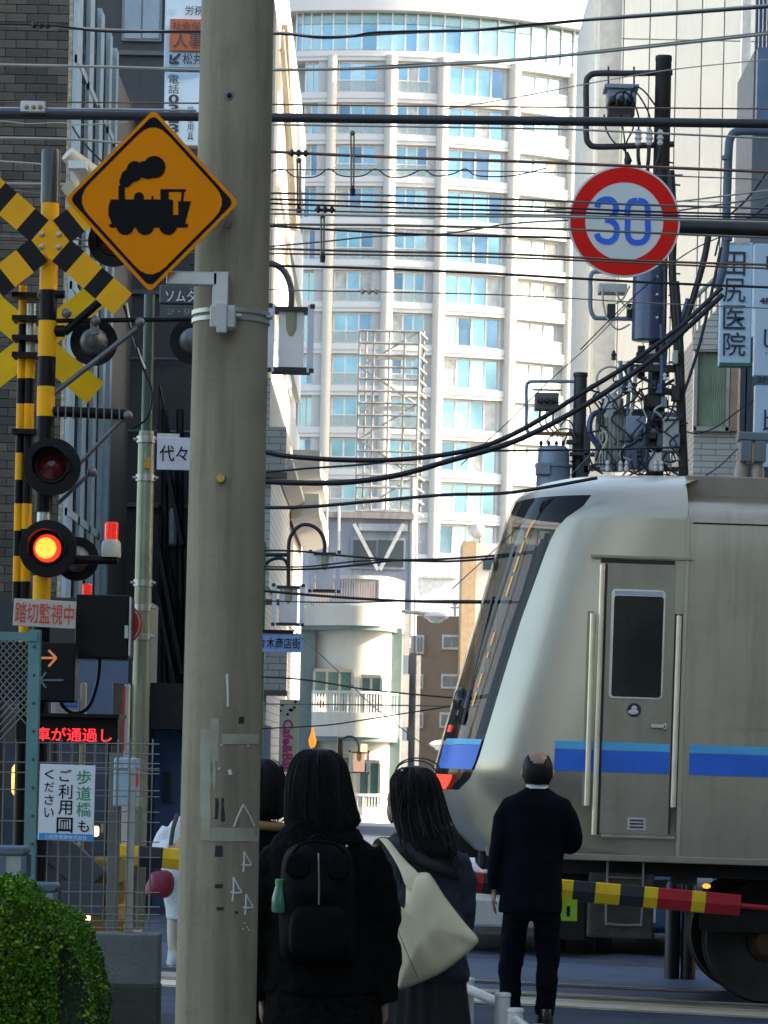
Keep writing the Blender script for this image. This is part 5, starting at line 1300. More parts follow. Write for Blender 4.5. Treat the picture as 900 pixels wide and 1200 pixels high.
def stroke(pts, w_, y, mb):
    pts = smoothpts([P(u, v, Ys_) for u, v in pts], 6)
    for i in range(len(pts)-1):
        d = (pts[i+1]-pts[i]); d.y = 0
        if d.length < 1e-6: continue
    L = []; Rr = []
    for i, p in enumerate(pts):
        a = pts[max(i-1, 0)]; b = pts[min(i+1, len(pts)-1)]; d = (b-a); d.y = 0; d.normalize(); n_ = Vector((-d.z, 0, d.x))*w_*ks
        L.append(p+n_); Rr.append(p-n_)
    k = len(mb.v); m_ = len(pts); mb.v += [(p.x, y, p.z) for p in L]+[(p.x, y, p.z) for p in Rr]
    mb.f += [(k+i, k+i+1, k+m_+i+1, k+m_+i) for i in range(m_-1)]
mb = MB()
stroke([(699.5, 243), (702, 237), (708, 234), (715, 234), (720, 238), (722, 244), (720, 251), (715, 256), (709, 258)], 3.4, c.y-.003, mb)
stroke([(709, 257.5), (716, 259), (721, 263), (723, 270), (721, 278), (715, 283), (708, 283), (702, 280), (699, 274)], 3.4, c.y-.0034, mb)
mb.build('digit_three', SB, t)
mb = MB(); zz = [(747, 235), (739, 237), (735.5, 245), (735.5, 259), (735.5, 274), (739, 282), (747, 284.5), (755, 282), (759, 274), (759, 259), (759, 245), (755, 237), (747.5, 235)]
stroke(zz, 3.4, c.y-.003, mb); mb.build('digit_zero', SB, t)
# mounting beam to a post beyond the right edge
t = thing('sign_gantry', 'dark horizontal steel beam carrying the 30 sign from a post beyond the right edge', 'gantry', GP(985, 16.6))
mb = MB(); mb.tube([P(700, 263, 16.55), P(990, 272, 16.55)], 8.2*PXM(16.55), 14); mb.build('beam', mat('dark_bronze_steel', (.05, .045, .04), .45, .5), t, smooth=True)
gg = GP(985, 16.6); mb = MB().lathe((gg.x, 16.6, 0), [(.11, gg.z), (.09, P(985, 200, 16.6).z)], 20); mb.build('post', DGALV, t, smooth=True)
for u in (712, 750): MB().pbox(u, 248, u+6, 285, 16.44, .2).build('sign_bracket', DGALV, t)

# ================================================================ fence, wall, notice
Yfn = 15.0; kf = PXM(Yfn)
t = thing('fence_wall', 'low concrete wall under the wire fence with a darker base', 'wall', GP(140, Yfn))
FW_ = mat('grey_block_concrete', (.16, .17, .155), .85, var=.2, bump=.5, dirt=.3, dirtcol=(.08, .09, .07))
MB().pbox(-120, 1092, 186, 1152, Yfn-.05, .2).build('upper_block', FW_, t, bevel=.008)
a = P(186, 1152, Yfn); b = P(-120, 1152, Yfn); MB().box(b.x, a.x+.004, Yfn-.056, Yfn+.156, gz(a.x)-.05, P(80, 1152, Yfn).z).build('base_block', mat('dark_base_concrete', (.055, .06, .045), .85, var=.25, bump=.5), t, bevel=.008)  # base block is darker than the wall above
fn = thing('wire_mesh_fence', 'grey wire mesh fence on a low wall with rusty teal angle posts', 'fence', P(90, 1092, Yfn))
WIRE = mat('grey_wire', (.26, .26, .24), .5, .5, var=.2)
mb = MB()
def wl(a, b, r_=.0031): mb.tube([P(*a, Yfn+.06), P(*b, Yfn+.06)], r_, 5)
for i in range(15): wl((-8+i*13.4, 866), (-14+i*13.4, 1090))
for v in (870, 893, 905, 925, 962, 1003, 1044, 1061, 1070, 1078, 1086): wl((-40, v-.5), (187, v+2))
mb.build('welded_mesh', WIRE, fn, kind='stuff')
mb = MB()
def wl2(a, b, r_=.003): mb.tube([P(*a, Yfn+.12), P(*b, Yfn+.12)], r_, 5)
for i in range(9): wl2((70+i*13.6, 866), (66+i*13.6, 1090))
for v in (882, 899, 901, 932, 950, 985): wl2((60, v-.5), (187, v+2))
mb.build('rear_mesh', WIRE, fn, kind='stuff')
mb = MB(); 
for i in range(22):                               # diamond chain link in the upper left
    for s in (-1, 1):
        u = -60+i*8; pts = []
        a = (u, 750); 
        uu0, vv0, uu1, vv1 = (u, 750, u+s*120, 880)
        # clip to u in [-30, 36]
        q = []
        for k in range(41):
            x_ = uu0+(uu1-uu0)*k/40; y_ = vv0+(vv1-vv0)*k/40
            if -30 <= x_ <= 36: q.append((x_, y_))
        if len(q) > 2: mb.tube([P(*q[0], Yfn+.02), P(*q[-1], Yfn+.02)], .003, 4)
mb.build('chain_link', WIRE, fn, kind='stuff')
TEA = mat('weathered_teal_steel', (.12, .28, .27), .6, .2, var=.2, dirt=.5, dirtcol=(.12, .10, .07))
mb = MB(); a = P(40.5, 738, Yfn-.02); zb_ = P(38, 1032, Yfn-.02).z
mb.box(a.x-.028, a.x+.03, Yfn-.035, Yfn-.03+.006, zb_, a.z); mb.box(a.x+.024, a.x+.03, Yfn-.0355, Yfn+.03, zb_, a.z); mb.build('angle_post', TEA, fn)
mb = MB(); mb.pbox(-60, 740, 44, 750, Yfn-.045, .006); mb.build('top_angle', TEA, fn)
for i in range(8):
    MB().lathe(P(40-i*.3, 758+i*33, Yfn-.037), [(.001, -.006), (.007, -.004), (.008, 0)], 8, 'Y').build('bolt', mat('rust_bolt', (.08, .06, .05), .7), fn)
mb = MB(); mb.pbox(148, 900, 157, 1092, Yfn+.09, .03); mb.build('flat_post', GALV, fn)
t = thing('footbridge_notice', 'white notice with green and black vertical characters and blue foot strip on the fence', 'sign', P(77, 985, Yfn-.06))
def tl(u, v): return (u, v)
SWT = mat('notice_white', (.78, .82, .84), .45, var=.03, bump=0)
c0 = P(77, 940, Yfn-.05)
MB().pbox(45, 896, 110, 985, Yfn-.06, .006).build('board', SWT, t)
MB().pbox(45.5, 977, 109.5, 984.5, Yfn-.062, .003).build('blue_strip', mat('notice_blue', (.02, .3, .7), .45, bump=0), t)
ptext('小田急電鉄株式会社', 52, 978.5, 102, 983.5, Yfn-.063, bold=.01).build('lettering', SWT, t)
def vtext(s, u0, u1, v0, v1, Y, m, t, bold=.02, nm='lettering', gap=.08):
    h = (v1-v0)/len(s); mb = MB()
    for i, ch in enumerate(s): 
        sm = .18 if ch in 'もくださいご' else gap
        ptext(ch, u0+(u1-u0)*sm*.6, v0+i*h+h*sm*.7, u1-(u1-u0)*sm*.6, v0+(i+1)*h-h*sm*.7, Y, bold, mb)
    return mb.build(nm, m, t)
GRT = mat('green_print', (.01, .28, .12), .5, bump=0)
vtext('歩道橋', 88, 107, 901, 958, Yfn-.063, GRT, t, .012); vtext('も', 89, 106, 959, 977, Yfn-.063, SBK, t)
vtext('ご利用', 67, 85, 899, 956, Yfn-.063, SBK, t, .02); mb = MB(); ptext('口', 66, 958, 85, 976, Yfn-.063, .02, mb); ptext('皿', 69, 961, 82, 973, Yfn-.0633, .02, mb); mb.build('lettering', SBK, t)
vtext('ください', 50, 64, 900, 960, Yfn-.063, SBK, t, .01)
t.rotation_euler.y = rad(.6)

# ================================================================ hedge and low lanterns
Yh0 = 12.6; kh = PXM(Yh0)
t = thing('clipped_hedge', 'dense bright green clipped hedge in the lower left corner', 'hedge', GP(30, 12.9))
prof = [(-60, 1026), (0, 1029), (14, 1038), (30, 1056), (54, 1060), (74, 1066), (90, 1086), (102, 1114), (110, 1150), (114, 1200), (116, 1260)]
pts = [P(u, v, Yh0) for u, v in prof]
def hz(x):
    if x <= pts[0].x: return pts[0].z
    for a, b in zip(pts, pts[1:]):
        if x <= b.x: return a.z+(b.z-a.z)*(x-a.x)/max(b.x-a.x, 1e-5)
    return -1
xmx = pts[-1].x; g = WL[t.name]; gzv = gz(-1.5)
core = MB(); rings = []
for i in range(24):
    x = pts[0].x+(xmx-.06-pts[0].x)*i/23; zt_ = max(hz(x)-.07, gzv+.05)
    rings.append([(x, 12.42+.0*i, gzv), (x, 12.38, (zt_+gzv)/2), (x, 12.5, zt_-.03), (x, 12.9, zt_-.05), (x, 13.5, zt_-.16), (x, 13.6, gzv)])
core.loft(rings); core.build('shade_core', mat('hedge_inner_shade', (.02, .035, .012), .9, var=.5, scale=40, bump=1, bscale=80), t)  # solid dark core added inside the hedge to block light between leaves
rh = random.Random(5)
lf = [mat('leaf_green', (.065, .19, .010), .5, var=.35, scale=3, bump=0, spec=.4), mat('leaf_bright', (.17, .34, .015), .45, var=.3, scale=4, bump=0), mat('leaf_yellow', (.20, .24, .02), .5, var=.3, bump=0)]
mbs = [MB(), MB(), MB()]
for i in range(38000):
    x = rh.uniform(pts[0].x-.05, xmx+.03); zt_ = hz(x)+.045*noise.noise((x*6, 1.3, i % 7*.02))
    if zt_ < gzv+.1: zt_ = gzv+.3
    if rh.random() < .38: y = rh.uniform(12.38, 13.5); z = zt_-abs(rh.gauss(0, .03))+.03*noise.noise((x*9, y*9, 0))
    else: z = rh.uniform(gzv+.1, zt_); y = 12.38-.04+abs(rh.gauss(0, .04))+.06*noise.noise((x*8, z*8, 3))+max(0, .12-(zt_-z))*.8
    if x > xmx-.15: y = rh.uniform(12.38, 13.4)
    L = rh.choice([rh.uniform(.007, .014), rh.uniform(.011, .022)]); wv = L*.40
    d = Vector((rh.gauss(0, .7), -abs(rh.gauss(.4, .6)), rh.gauss(.5, .6))).normalized(); s_ = d.cross(Vector((rh.gauss(0, 1), rh.gauss(0, 1), rh.gauss(0, 1)))).normalized()
    z = 1.7-(1.7-z)*max(y, 12.38)/12.38
    p = Vector((x, y, z)); n_ = noise.noise((x*3.5, y*3, z*3.5)); k = 1 if rh.random() < .35+n_*.8 else 0
    if rh.random() < .03: k = 2
    mbs[k].quad(p, p+d*L*.6+s_*wv, p+d*L*1.3, p+d*L*.6-s_*wv)
for k in range(3): mbs[k].build('foliage', lf[k], t, kind='stuff')
def post_lantern(u0, u1, v0, v1, Y, label):
    k = PXM(Y, v0); c = P((u0+u1)/2, v0, Y); W2 = (u1-u0)*k/2; z1 = c.z; z0 = P(50, v1, Y).z; g = GP((u0+u1)/2, Y)
    t = thing('low_post_lantern', label, 'post lantern', (c.x, Y, g.z), 'low grey framed lanterns behind the hedge')
    FG = mat('slate_grey_frame', (.12, .16, .20), .5, .2)
    MB().prism(rrect(c.x-W2, c.x+W2, z1-.04, z1, .018), Y-W2, Y+W2).build('roof_cap', FG, t, bevel=.008)
    for sx in (-1, 1):
        for sy in (-1, 1): MB().box(c.x+sx*W2*.93-.011, c.x+sx*W2*.93+.011, Y+sy*W2*.9-.011, Y+sy*W2*.9+.011, z0+.01, z1-.04).build('corner_bar', FG, t)
    MB().box(c.x-.012, c.x+.012, Y-W2*.93, Y-W2*.9, z0+.01, z1-.04).build('front_bar', FG, t)
    MB().box(c.x-W2*.88, c.x+W2*.88, Y-W2*.86, Y+W2*.86, z0+.012, z1-.042).build('diffuser', mat('milky_diffuser', (.42, .45, .42), .4, var=.1, bump=0), t)
    MB().box(c.x-W2*.97, c.x+W2*.97, Y-W2*.95, Y+W2*.95, z0-.015, z0+.01).build('base_plate', FG, t)
    MB().box(c.x-.03, c.x+.03, Y-.03, Y+.03, g.z, z0-.015).build('post', FG, t)
post_lantern(-20, 33, 991, 1031, 13.85, 'grey framed lantern at the left edge above the hedge, taller of the two')
post_lantern(28, 69, 1034, 1068, 13.8, 'grey framed lantern half sunk in the hedge, lower of the two')

# ================================================================ white guard pipe, bottom centre
WP = mat('cream_white_pipe', (.74, .74, .66), .35, .0, var=.1, bump=.05, coat=.3, dirt=.25, dirtcol=(.3, .28, .22))
def guard(posts, label, tops):
    g = GP(posts[0][0], posts[0][2]); t = thing('guard_pipe', label, 'guard rail', g, 'white guard pipes at the pavement edge')
    P3 = [P(u, v, Y) for u, v, Y in posts]
    for p, (u, v, Y) in zip(P3, posts):
        MB().lathe((p.x, p.y, 0), [(.03, gz(p.x)), (.03, p.z-.004), (.033, p.z-.002), (.033, p.z+.006), (.028, p.z+.012)], 20).build('post', WP, t, smooth=True)
    for dz in tops:
        MB().tube([P3[0]+Vector((0, 0, -dz)), P3[1]+Vector((0, 0, -dz))], .021 if dz < .1 else .017, 12).build('rail', WP, t, smooth=True)
guard([(548, 1149, 13.1), (589, 1167, 12.0)], 'white painted guard pipe whose sloping rail runs beside the tote bag', (.035, .32, .55))
guard([(604, 1185, 11.6), (632, 1205, 10.2)], 'nearest white guard pipe showing only its post top under the man', (.035, .32))

# ================================================================ street lanterns over the far street
def box_lantern(u0, v0, u1, v1, Y, t, shade=None):
    k = PXM(Y, v0); c = P((u0+u1)/2, v1, Y); W2 = (u1-u0)*k/2; h = (v1-v0)*k
    IR = mat('wrought_black', (.025, .026, .03), .45, .4); MK = shade or mat('milky_lantern_panel', (.85, .85, .84), .5, .0, trans=.45, var=.08, bump=0)
    hd = MB().box(c.x-W2, c.x+W2, Y-W2*.8, Y+W2*.8, c.z+h*.94, c.z+h).build('lantern_cap', IR, t)
    MB().box(c.x-W2*.95, c.x+W2*.95, Y-W2*.8, Y+W2*.8, c.z, c.z+h*.06).build('lantern_base', IR, t)
    MB().box(c.x-W2*.62, c.x+W2*.62, Y-W2*.55, Y+W2*.55, c.z+h*.06, c.z+h*.94).build('diffuser', MK, t)
    MB().ell([(c.x, Y-W2*.57, c.z+h*.94, W2*.28, .01), (c.x, Y-W2*.57, c.z+h*.66, W2*.26, .01), (c.x, Y-W2*.57, c.z+h*.55, W2*.1, .006)], 14).build('bulb_cup', mat('amber_cup', (.28, .27, .16), .4), t)
    for s in (-1, 1):
        MB().box(c.x+s*W2*.98-W2*.16, c.x+s*W2*.98+W2*.16, Y-W2*.85, Y-W2*.78, c.z-h*.02, c.z+h*1.03).build('side_vane', mat('pale_violet_vane', (.55, .56, .62), .4, .1, bump=0), t)
        for q in (0, h): MB().box(c.x+s*W2*1.05-.012*W2/.1, c.x+s*W2*1.05+.012*W2/.1, Y-W2*.88, Y-W2*.76, c.z+q-.012, c.z+q+.02).build('corner_stud', IR, t)
Yl = 22.5
g = GP(285, Yl); t = thing('street_lantern', 'large white boxed street lantern hanging right beside the concrete pole', 'street lamp', g)
GP_ = mat('dark_green_lamp_post', (.02, .07, .04), .4, .2)
MB().lathe((g.x, Yl, 0), [(.07, g.z), (.05, P(290, 250, Yl).z)], 16).build('post', GP_, t, smooth=True)
mb = MB(); mb.tube(smoothpts([P(288, 330, Yl), P(300, 314, Yl), P(318, 309, Yl), P(333, 318, Yl), P(341, 338, Yl), P(341, 362, Yl)], 6), 3.8*PXM(Yl), 10); mb.build('arm', mat('dark_arm', (.06, .06, .055), .4, .4), t, smooth=True)
box_lantern(317, 362, 364, 437, Yl, t)
Yl = 30.0
g = GP(294, Yl); t = thing('twin_street_lantern', 'twin boxed street lantern on curved arms above the blue shopping street sign', 'street lamp', g)
MB().lathe((g.x, Yl, 0), [(.09, g.z), (.07, P(309, 635, Yl).z)], 16).build('post', mat('bright_green_post', (.03, .25, .05), .4), t, smooth=True)
kk_ = PXM(Yl)
mb = MB(); mb.tube(smoothpts([P(338, 688, Yl), P(338, 650, Yl), P(340, 630, Yl), P(350, 617, Yl), P(362, 615, Yl), P(374, 622, Yl), P(380, 635, Yl), P(380, 650, Yl)], 6), 2.2*kk_, 10)
mb.tube([P(305, 650, Yl), P(338, 650, Yl)], 2.4*kk_, 8); mb.tube(smoothpts([P(305, 667, Yl), P(318, 656, Yl), P(332, 655, Yl), P(338, 665, Yl)], 5), 2*kk_, 8); mb.build('arm', MATS['wrought_black'], t, smooth=True)
LP = mat('lantern_panel_shade', (.75, .76, .77), .5, trans=.4, bump=0)
box_lantern(364, 648, 396, 694, Yl, t, LP); box_lantern(321, 687, 354, 733, Yl, t, LP)
t = thing('shopping_street_sign', 'blue shopping street name board hanging under the twin lantern', 'sign', P(330, 765, Yl-.1))
MB().pbox(290, 742, 355, 764, Yl-.1, .05).build('board', mat('pale_blue_board', (.20, .32, .55), .5, bump=0), t)
MB().pbox(300, 738, 344, 742, Yl-.12, .08).build('hanger', BLK, t)
ptext('代々木商店街', 292, 747, 352, 760, Yl-.11, bold=.02).build('lettering', SBK, t)
# far pair with lit finials
Yl = 50.0; g = GP(396, Yl); t = thing('distant_street_lantern', 'small pinkish street lantern pair with a lit finial between the two women', 'street lamp', g)
kk_ = PXM(Yl)
MB().lathe((g.x, Yl, 0), [(.07, g.z), (.05, P(397, 865, Yl).z)], 12).build('post', MATS['wrought_black'], t)
mb = MB(); mb.tube(smoothpts([P(397, 895, Yl), P(398, 872, Yl), P(405, 864, Yl), P(414, 864, Yl), P(420, 872, Yl), P(420, 882, Yl)], 6), 1.3*kk_, 8); mb.build('arm', MATS['wrought_black'], t, smooth=True)
PK = mat('pink_lit_panel', (.7, .5, .42), .5, emit=(1, .62, .42), estr=.45, bump=0)
box_lantern(410, 881, 431, 906, Yl, t, PK); box_lantern(394, 905, 408, 925, Yl-.6, t, PK)
MB().pbox(423, 872, 430, 881, Yl-.2, .1).build('lit_finial', mat('finial_glow', (1, .6, .2), emit=(1, .55, .2), estr=4, bump=0), t)
c = P(366, 876, 44); t = thing('torch_lamp', 'orange flame shaped lamp on a dark post beside the cafe banner', 'street lamp', GP(366, 44))
MB().lathe(GP(366, 44), [(.05, 0), (.04, c.z-GP(366, 44).z)], 10).build('post', BLK, t)
MB().lathe(c, [(.02, -.02), (.045, .03), (.058, .1), (.035, .18), (.004, .30)], 14).build('flame_globe', mat('flame_glow', (1, .5, .1), emit=(1, .33, .03), estr=.9, bump=0), t, smooth=True)
# cafe banner
t = thing('cafe_banner', 'narrow cream banner with magenta cafe lettering on the tiled building', 'sign', P(339, 900, 38.4))
MB().pbox(327, 820, 350, 905, 38.4, .08).build('board', mat('cream_banner', (.55, .52, .36), .6, bump=0), t)
ptext('Cafe&Bar', 331, 843, 343, 905, 38.39, bold=.03, rot=1).build('lettering', mat('magenta_print', (.6, .02, .16), .5, bump=0), t)
mb = MB()
for (u, v, r_) in ((331, 826, 2.4), (341, 832, 3), (346, 822, 1.8), (337, 837, 1.6), (329, 833, 1.4), (345, 829, 1.6)):
    p = P(u, v, 38.39); k = len(mb.v); n = 10
    mb.v += [(p.x+r_*PXM(38)*math.cos(2*math.pi*i/n), 38.39, p.z+r_*PXM(38)*math.sin(2*math.pi*i/n)*(.6 if r_ > 2 else 1)) for i in range(n)]; mb.f.append(tuple(range(k, k+n)))
mb.build('paw_pattern', SBK, t)

# ================================================================ hanging signs of buildings
def vsign(nm, u0, v0, u1, v1, Y, m, label, depth=.12):
    t = thing(nm, label, 'sign', P((u0+u1)/2, v1, Y)); MB().pbox(u0, v0, u1, v1, Y, depth).build('board', m, t, bevel=.01); return t
PB = mat('pale_blue_sign_face', (.50, .66, .78), .45, var=.04, bump=0); DKT = mat('dark_navy_print', (.02, .03, .06), .5, bump=0)
t = vsign('clinic_sign', 844, 284, 881, 428, 34, PB, 'tall pale sign with four dark characters hanging at the right beside the other shop signs')
MB().pbox(843, 425, 882, 429, 33.98, .16).build('green_edge', mat('green_edge', (.02, .16, .1), .5), t)
vtext('田尻医院', 846, 875, 293, 419, 33.98, DKT, t, .008)
ptext('TAJIRI CLINIC', 852, 283.5, 879, 287.5, 33.98).build('lettering', DKT, t)
yy = 32.5
t = vsign('stacked_shop_sign', 883, 286, 960, 395, yy, PB, 'upper pale blue shop sign panel marked 4F at the right edge')
ptext('し', 893, 388, 925, 420, yy-.02, bold=.03).build('lettering', DKT, t) if False else None
ptext('4F', 890, 349, 903, 356, yy-.02, .04).build('lettering', DKT, t); ptext('E', 898, 300, 912, 316, yy-.02, .03).build('lettering', DKT, t)
t = vsign('stacked_shop_sign', 884, 362, 960, 441, yy-.3, PB, 'middle pale blue shop sign panel with large hiragana at the right edge')
ptext('し', 895, 386, 915, 408, yy-.33, .03).build('lettering', DKT, t); ptext('YAKINIKU', 896, 413, 924, 417, yy-.33).build('lettering', DKT, t)
t = vsign('stacked_shop_sign', 884, 452, 960, 548, yy-.3, PB, 'lowest pale blue shop sign panel marked 3F at the right edge')
ptext('3F', 887, 441, 900, 449, yy-.33, .05).build('lettering', DKT, t); ptext('比', 894, 480, 920, 505, yy-.33, .01).build('lettering', DKT, t)
# left: office sign
t = vsign('office_sign', 193, -30, 300, 83, 24, PB, 'tall pale blue office sign with an orange band left of the upper concrete pole')
ptext('労務管理', 217, 7, 260, 18, 23.98, .02).build('lettering', DKT, t)
ptext('社会保険', 201, -12, 250, -2, 23.98, .02).build('lettering', DKT, t)
MB().pbox(199, 23, 290, 60, 23.97, .02).build('orange_band', mat('rust_orange_band', (.35, .09, .03), .5, bump=0), t)
ptext('社会保険', 202, 26, 246, 35, 23.95, .02).build('lettering', DKT, t); ptext('人事労務', 203, 38, 274, 57, 23.95, .03).build('lettering', DKT, t)
ptext('松井事務所', 214, 63, 275, 76, 23.98, .02).build('lettering', DKT, t); ptext('↙', 198, 62, 212, 75, 23.98, .03).build('lettering', DKT, t)
t = vsign('phone_sign', 192, 85, 300, 172, 24, PB, 'pale blue telephone number sign below the orange banded office sign')
vtext('電話03-39', 197, 210, 87, 168, 23.98, DKT, t, .03, gap=.05)
vtext('福祉用具', 219, 227, 124, 165, 23.98, DKT, t, .01)
t = vsign('dark_shop_sign', 187, 335, 300, 357, 23, mat('slate_sign', (.035, .04, .05), .4), 'dark sign with pale katakana and numerals left of the concrete pole')
ptext('ソムタム', 194, 340, 243, 354, 22.98, .01).build('lettering', WB, t)
ptext('2F・5F', 196, 362, 224, 369, 22.98, .0).build('lettering', mat('grey_print', (.25, .25, .25)), t)
MB().pbox(187, 358, 300, 376, 23.0, .1).build('lower_board', MATS['slate_sign'], t)
# bullet camera by the post cap
t = thing('loudspeaker', 'cream tubular loudspeaker behind the crossing post top', 'loudspeaker', P(88, 235, 20))
mb = MB(); mb.tube([P(79, 180, 20), P(108, 208, 20.1)], [.05, .08], 16); mb.build('horn', mat('cream_enamel', (.55, .5, .36), .4), t, smooth=True)
MB().tube([P(80, 215, 20), P(98, 240, 20)], .06, 14).build('body', MATS['cream_enamel'], t, smooth=True); MB().pbox(80, 188, 101, 197, 19.85, .1).build('bracket', SW, t)
# ================================================================ UTILITY POLES
def utility():
    Y = 30.0; k = PXM(Y)
    def Q(u, v, dy=0): return P(u, v, Y+dy)
    g = GP(757, Y)
    POLE = mat('creosote_black_steel', (.025, .024, .026), .5, .3, var=.2)
    t = thing('black_utility_pole', 'black utility pole crowded with transformers and cables behind the 30 sign', 'utility pole', g)
    x = P(776, 150, Y).x
    # follow the true vertical through u=778 at v=200
    def Zu(v): return P(780, v, Y).z
    MB().lathe((x, Y, 0), [(.095, gz(x)), (.085, Zu(400)), (.078, Zu(72)), (.083, Zu(71)), (.08, Zu(66))], 24).build('shaft', POLE, t, smooth=True)
    LB = mat('light_blue_grey_enamel', (.20, .25, .32), .45, .2, var=.1); PG = mat('pale_grey_enamel', (.42, .43, .40), .45, .2, var=.12); NV = mat('navy_enamel', (.045, .07, .14), .35, .2, coat=.3)
    IRN = mat('bracket_iron', (.05, .05, .052), .5, .5)
    CE = mat('white_ceramic', (.6, .58, .55), .2, bump=0); CB = mat('cable_black', (.015, .015, .017), .5, bump=0); CW = mat('cable_cream', (.5, .47, .38), .5, bump=0)
    mb = MB(); mb.tube(smoothpts([Q(788, 85), Q(740, 86), Q(700, 86), Q(690, 90), Q(687, 98), Q(687, 130), Q(687, 158), Q(690, 168), Q(700, 172), Q(740, 171), Q(790, 169)], 5), 3.6*k, 10); mb.build('upper_loop_bracket', IRN, t, smooth=True)
    sw = MB().pbox(712, 101, 746, 122, Y-.1, .25).build('switch_box', LB, t, bevel=.01)
    MB().pbox(709, 98, 749, 103, Y-.14, .32).build('box_lid', LB, sw, bevel=.005)
    MB().pbox(713, 122, 744, 134, Y-.06, .2).build('box_base', IRN, sw)
    for i in range(3):
        MB().lathe(Q(718+i*10.3, 117, -.16), [(.02, -.06), (.033, -.05), (.033, .03), (.04, .06)], 14, 'Y').build('bushing', IRN, sw, smooth=True)
        c = Q(748+i*13, 160, -.06); MB().lathe((c.x, c.y, c.z), [(.02, -.09), (.035, -.07), (.025, -.04), (.04, -.02), (.025, .01), (.038, .03), (.02, .07)], 14).build('insulator', CE, t, smooth=True)
        mb = MB(); mb.tube(smoothpts([Q(748+i*13, 168, -.06), Q(748+i*12, 185, -.08), Q(750+i*9, 200, -.05), Q(752+i*8, 240, -.03)], 5), 2.2*k, 8); mb.build('drop_cable', CB, t, smooth=True)
        mb = MB(); mb.tube(smoothpts([Q(718+i*10.3, 117, -.2), Q(725+i*9, 108-3*i, -.28), Q(738+i*9, 112-2*i, -.25), Q(748+i*13, 135, -.15), Q(748+i*13, 155, -.06)], 6), 1.1*k, 6); mb.build('jumper_cable', CB, t, smooth=True)
    for u in (713, 743): MB().tube([Q(u, 78), Q(u, 99)], 1.1*k, 6).build('hanger_rod', IRN, t)
    for i, (u0, u1) in enumerate(((708, 718), (728, 732), (740, 735))):
        mb = MB(); mb.tube(smoothpts([Q(u0, 134), Q(u0+2, 150), Q(u1, 165), Q(733, 178), Q(735, 195)], 5), 1.0*k, 6); mb.build('jumper_cable', CB, t, smooth=True)
    MB().ell([(*Q(735, 196)[:], .02, .02), (*Q(736, 188)[:], .04, .04), (*Q(735, 178)[:], .012, .012)], 10).build('cable_boot', CB, t)
    # second loop behind / below the 30 sign
    mb = MB(); mb.tube(smoothpts([Q(770, 318), Q(705, 318), Q(693, 322), Q(692, 340), Q(692, 360), Q(696, 371), Q(706, 373), Q(770, 374)], 5), 2.6*k, 8); mb.build('lower_loop_bracket', LB, t, smooth=True)
    sw = MB().pbox(702, 332, 735, 343, Y-.1, .2).build('switch_box', PG, t, bevel=.01)
    for u in (712, 735): MB().pbox(u, 356, u+9, 371, Y-.05, .1).build('fuse_block', CB, t)
    for p_ in ([(706, 335), (707, 355), (712, 374), (724, 386), (738, 380)], [(720, 338), (727, 352), (738, 362), (745, 350)], [(738, 335), (730, 350), (722, 356)]):
        mb = MB(); mb.tube(smoothpts([Q(u, v, -.14) for u, v in p_], 6), 1.1*k, 6); mb.build('jumper_cable', CW, t, smooth=True)
    # navy pole transformer
    c = Q(759, 400, -.18); tz = P(759, 316, Y).z-c.z
    tf = MB().lathe(c, [(.12, 0), (.158, .01), (.158, tz-.06), (.15, tz), (.05, tz+.02)], 28).build('navy_cylinder', NV, t, smooth=True)
    MB().lathe(c, [(.162, .3), (.162, .33)], 28).build('cylinder_band', NV, tf, smooth=True)
    for v in (324, 345, 372): MB().lathe(Q(770, v, -.36), [(.012, -.02), (.014, .02)], 8, 'Y').build('lug', CE, tf)
    for u, v in ((752, 405), (764, 405), (758, 415), (770, 425), (752, 432)): MB().pbox(u-4, v, u+4, v+9, Y-.2, .1).build('fuse_block', CB if u < 760 else CE, t)
    # pale ribbed transformer lower
    c = Q(717, 552, -.15); zt1 = P(717, 482, Y).z-c.z
    tf = MB().lathe(c, [(.13, 0), (.14, .02), (.14, zt1-.02), (.1, zt1), (.1, zt1+.1), (.03, zt1+.16)], 24).build('ribbed_transformer', PG, t, smooth=True)
    for i in range(15):
        a = math.pi*(i/14)+math.pi; MB().obox((c.x+.155*math.cos(a), c.y+.155*math.sin(a), c.z+zt1*.45), (.03, .008, zt1*.8), Matrix.Rotation(a, 3, 'Z')).build('cooling_rib', PG, tf)
    mb = MB(); mb.tube(smoothpts([Q(712, 480, -.15), Q(702, 460, -.2), Q(700, 440, -.2), Q(712, 430, -.2), Q(727, 434, -.2), Q(728, 450, -.2), Q(718, 462, -.2)], 6), 1.4*k, 6); mb.build('jumper_cable', CW, t, smooth=True)
    # crossarms and brackets
    for (u0, v0, u1, v1, m) in ((735, 427, 792, 435, IRN), (700, 482, 795, 487, LB), (735, 518, 795, 524, IRN), (760, 455, 792, 462, IRN), (690, 546, 795, 551, IRN)):
        MB().pbox(u0, v0, u1, v1, Y-.22, .08).build('crossarm', m, t)
    for (a, b) in (((730, 427), (745, 462)), ((745, 440), (790, 460)), ((748, 470), (790, 445)), ((740, 500), (778, 520)), ((700, 487), (718, 520))):
        mb = MB(); mb.bar(Q(*a, -.2), Q(*b, -.2), .03); mb.build('brace', IRN, t)
    for u in (727, 737): 
        MB().tube([Q(u, 423, -.25), Q(u, 455, -.25), Q(u-4, 520, -.25)], 2.4*k, 10).build('vertical_bushing', LB, t, smooth=True)
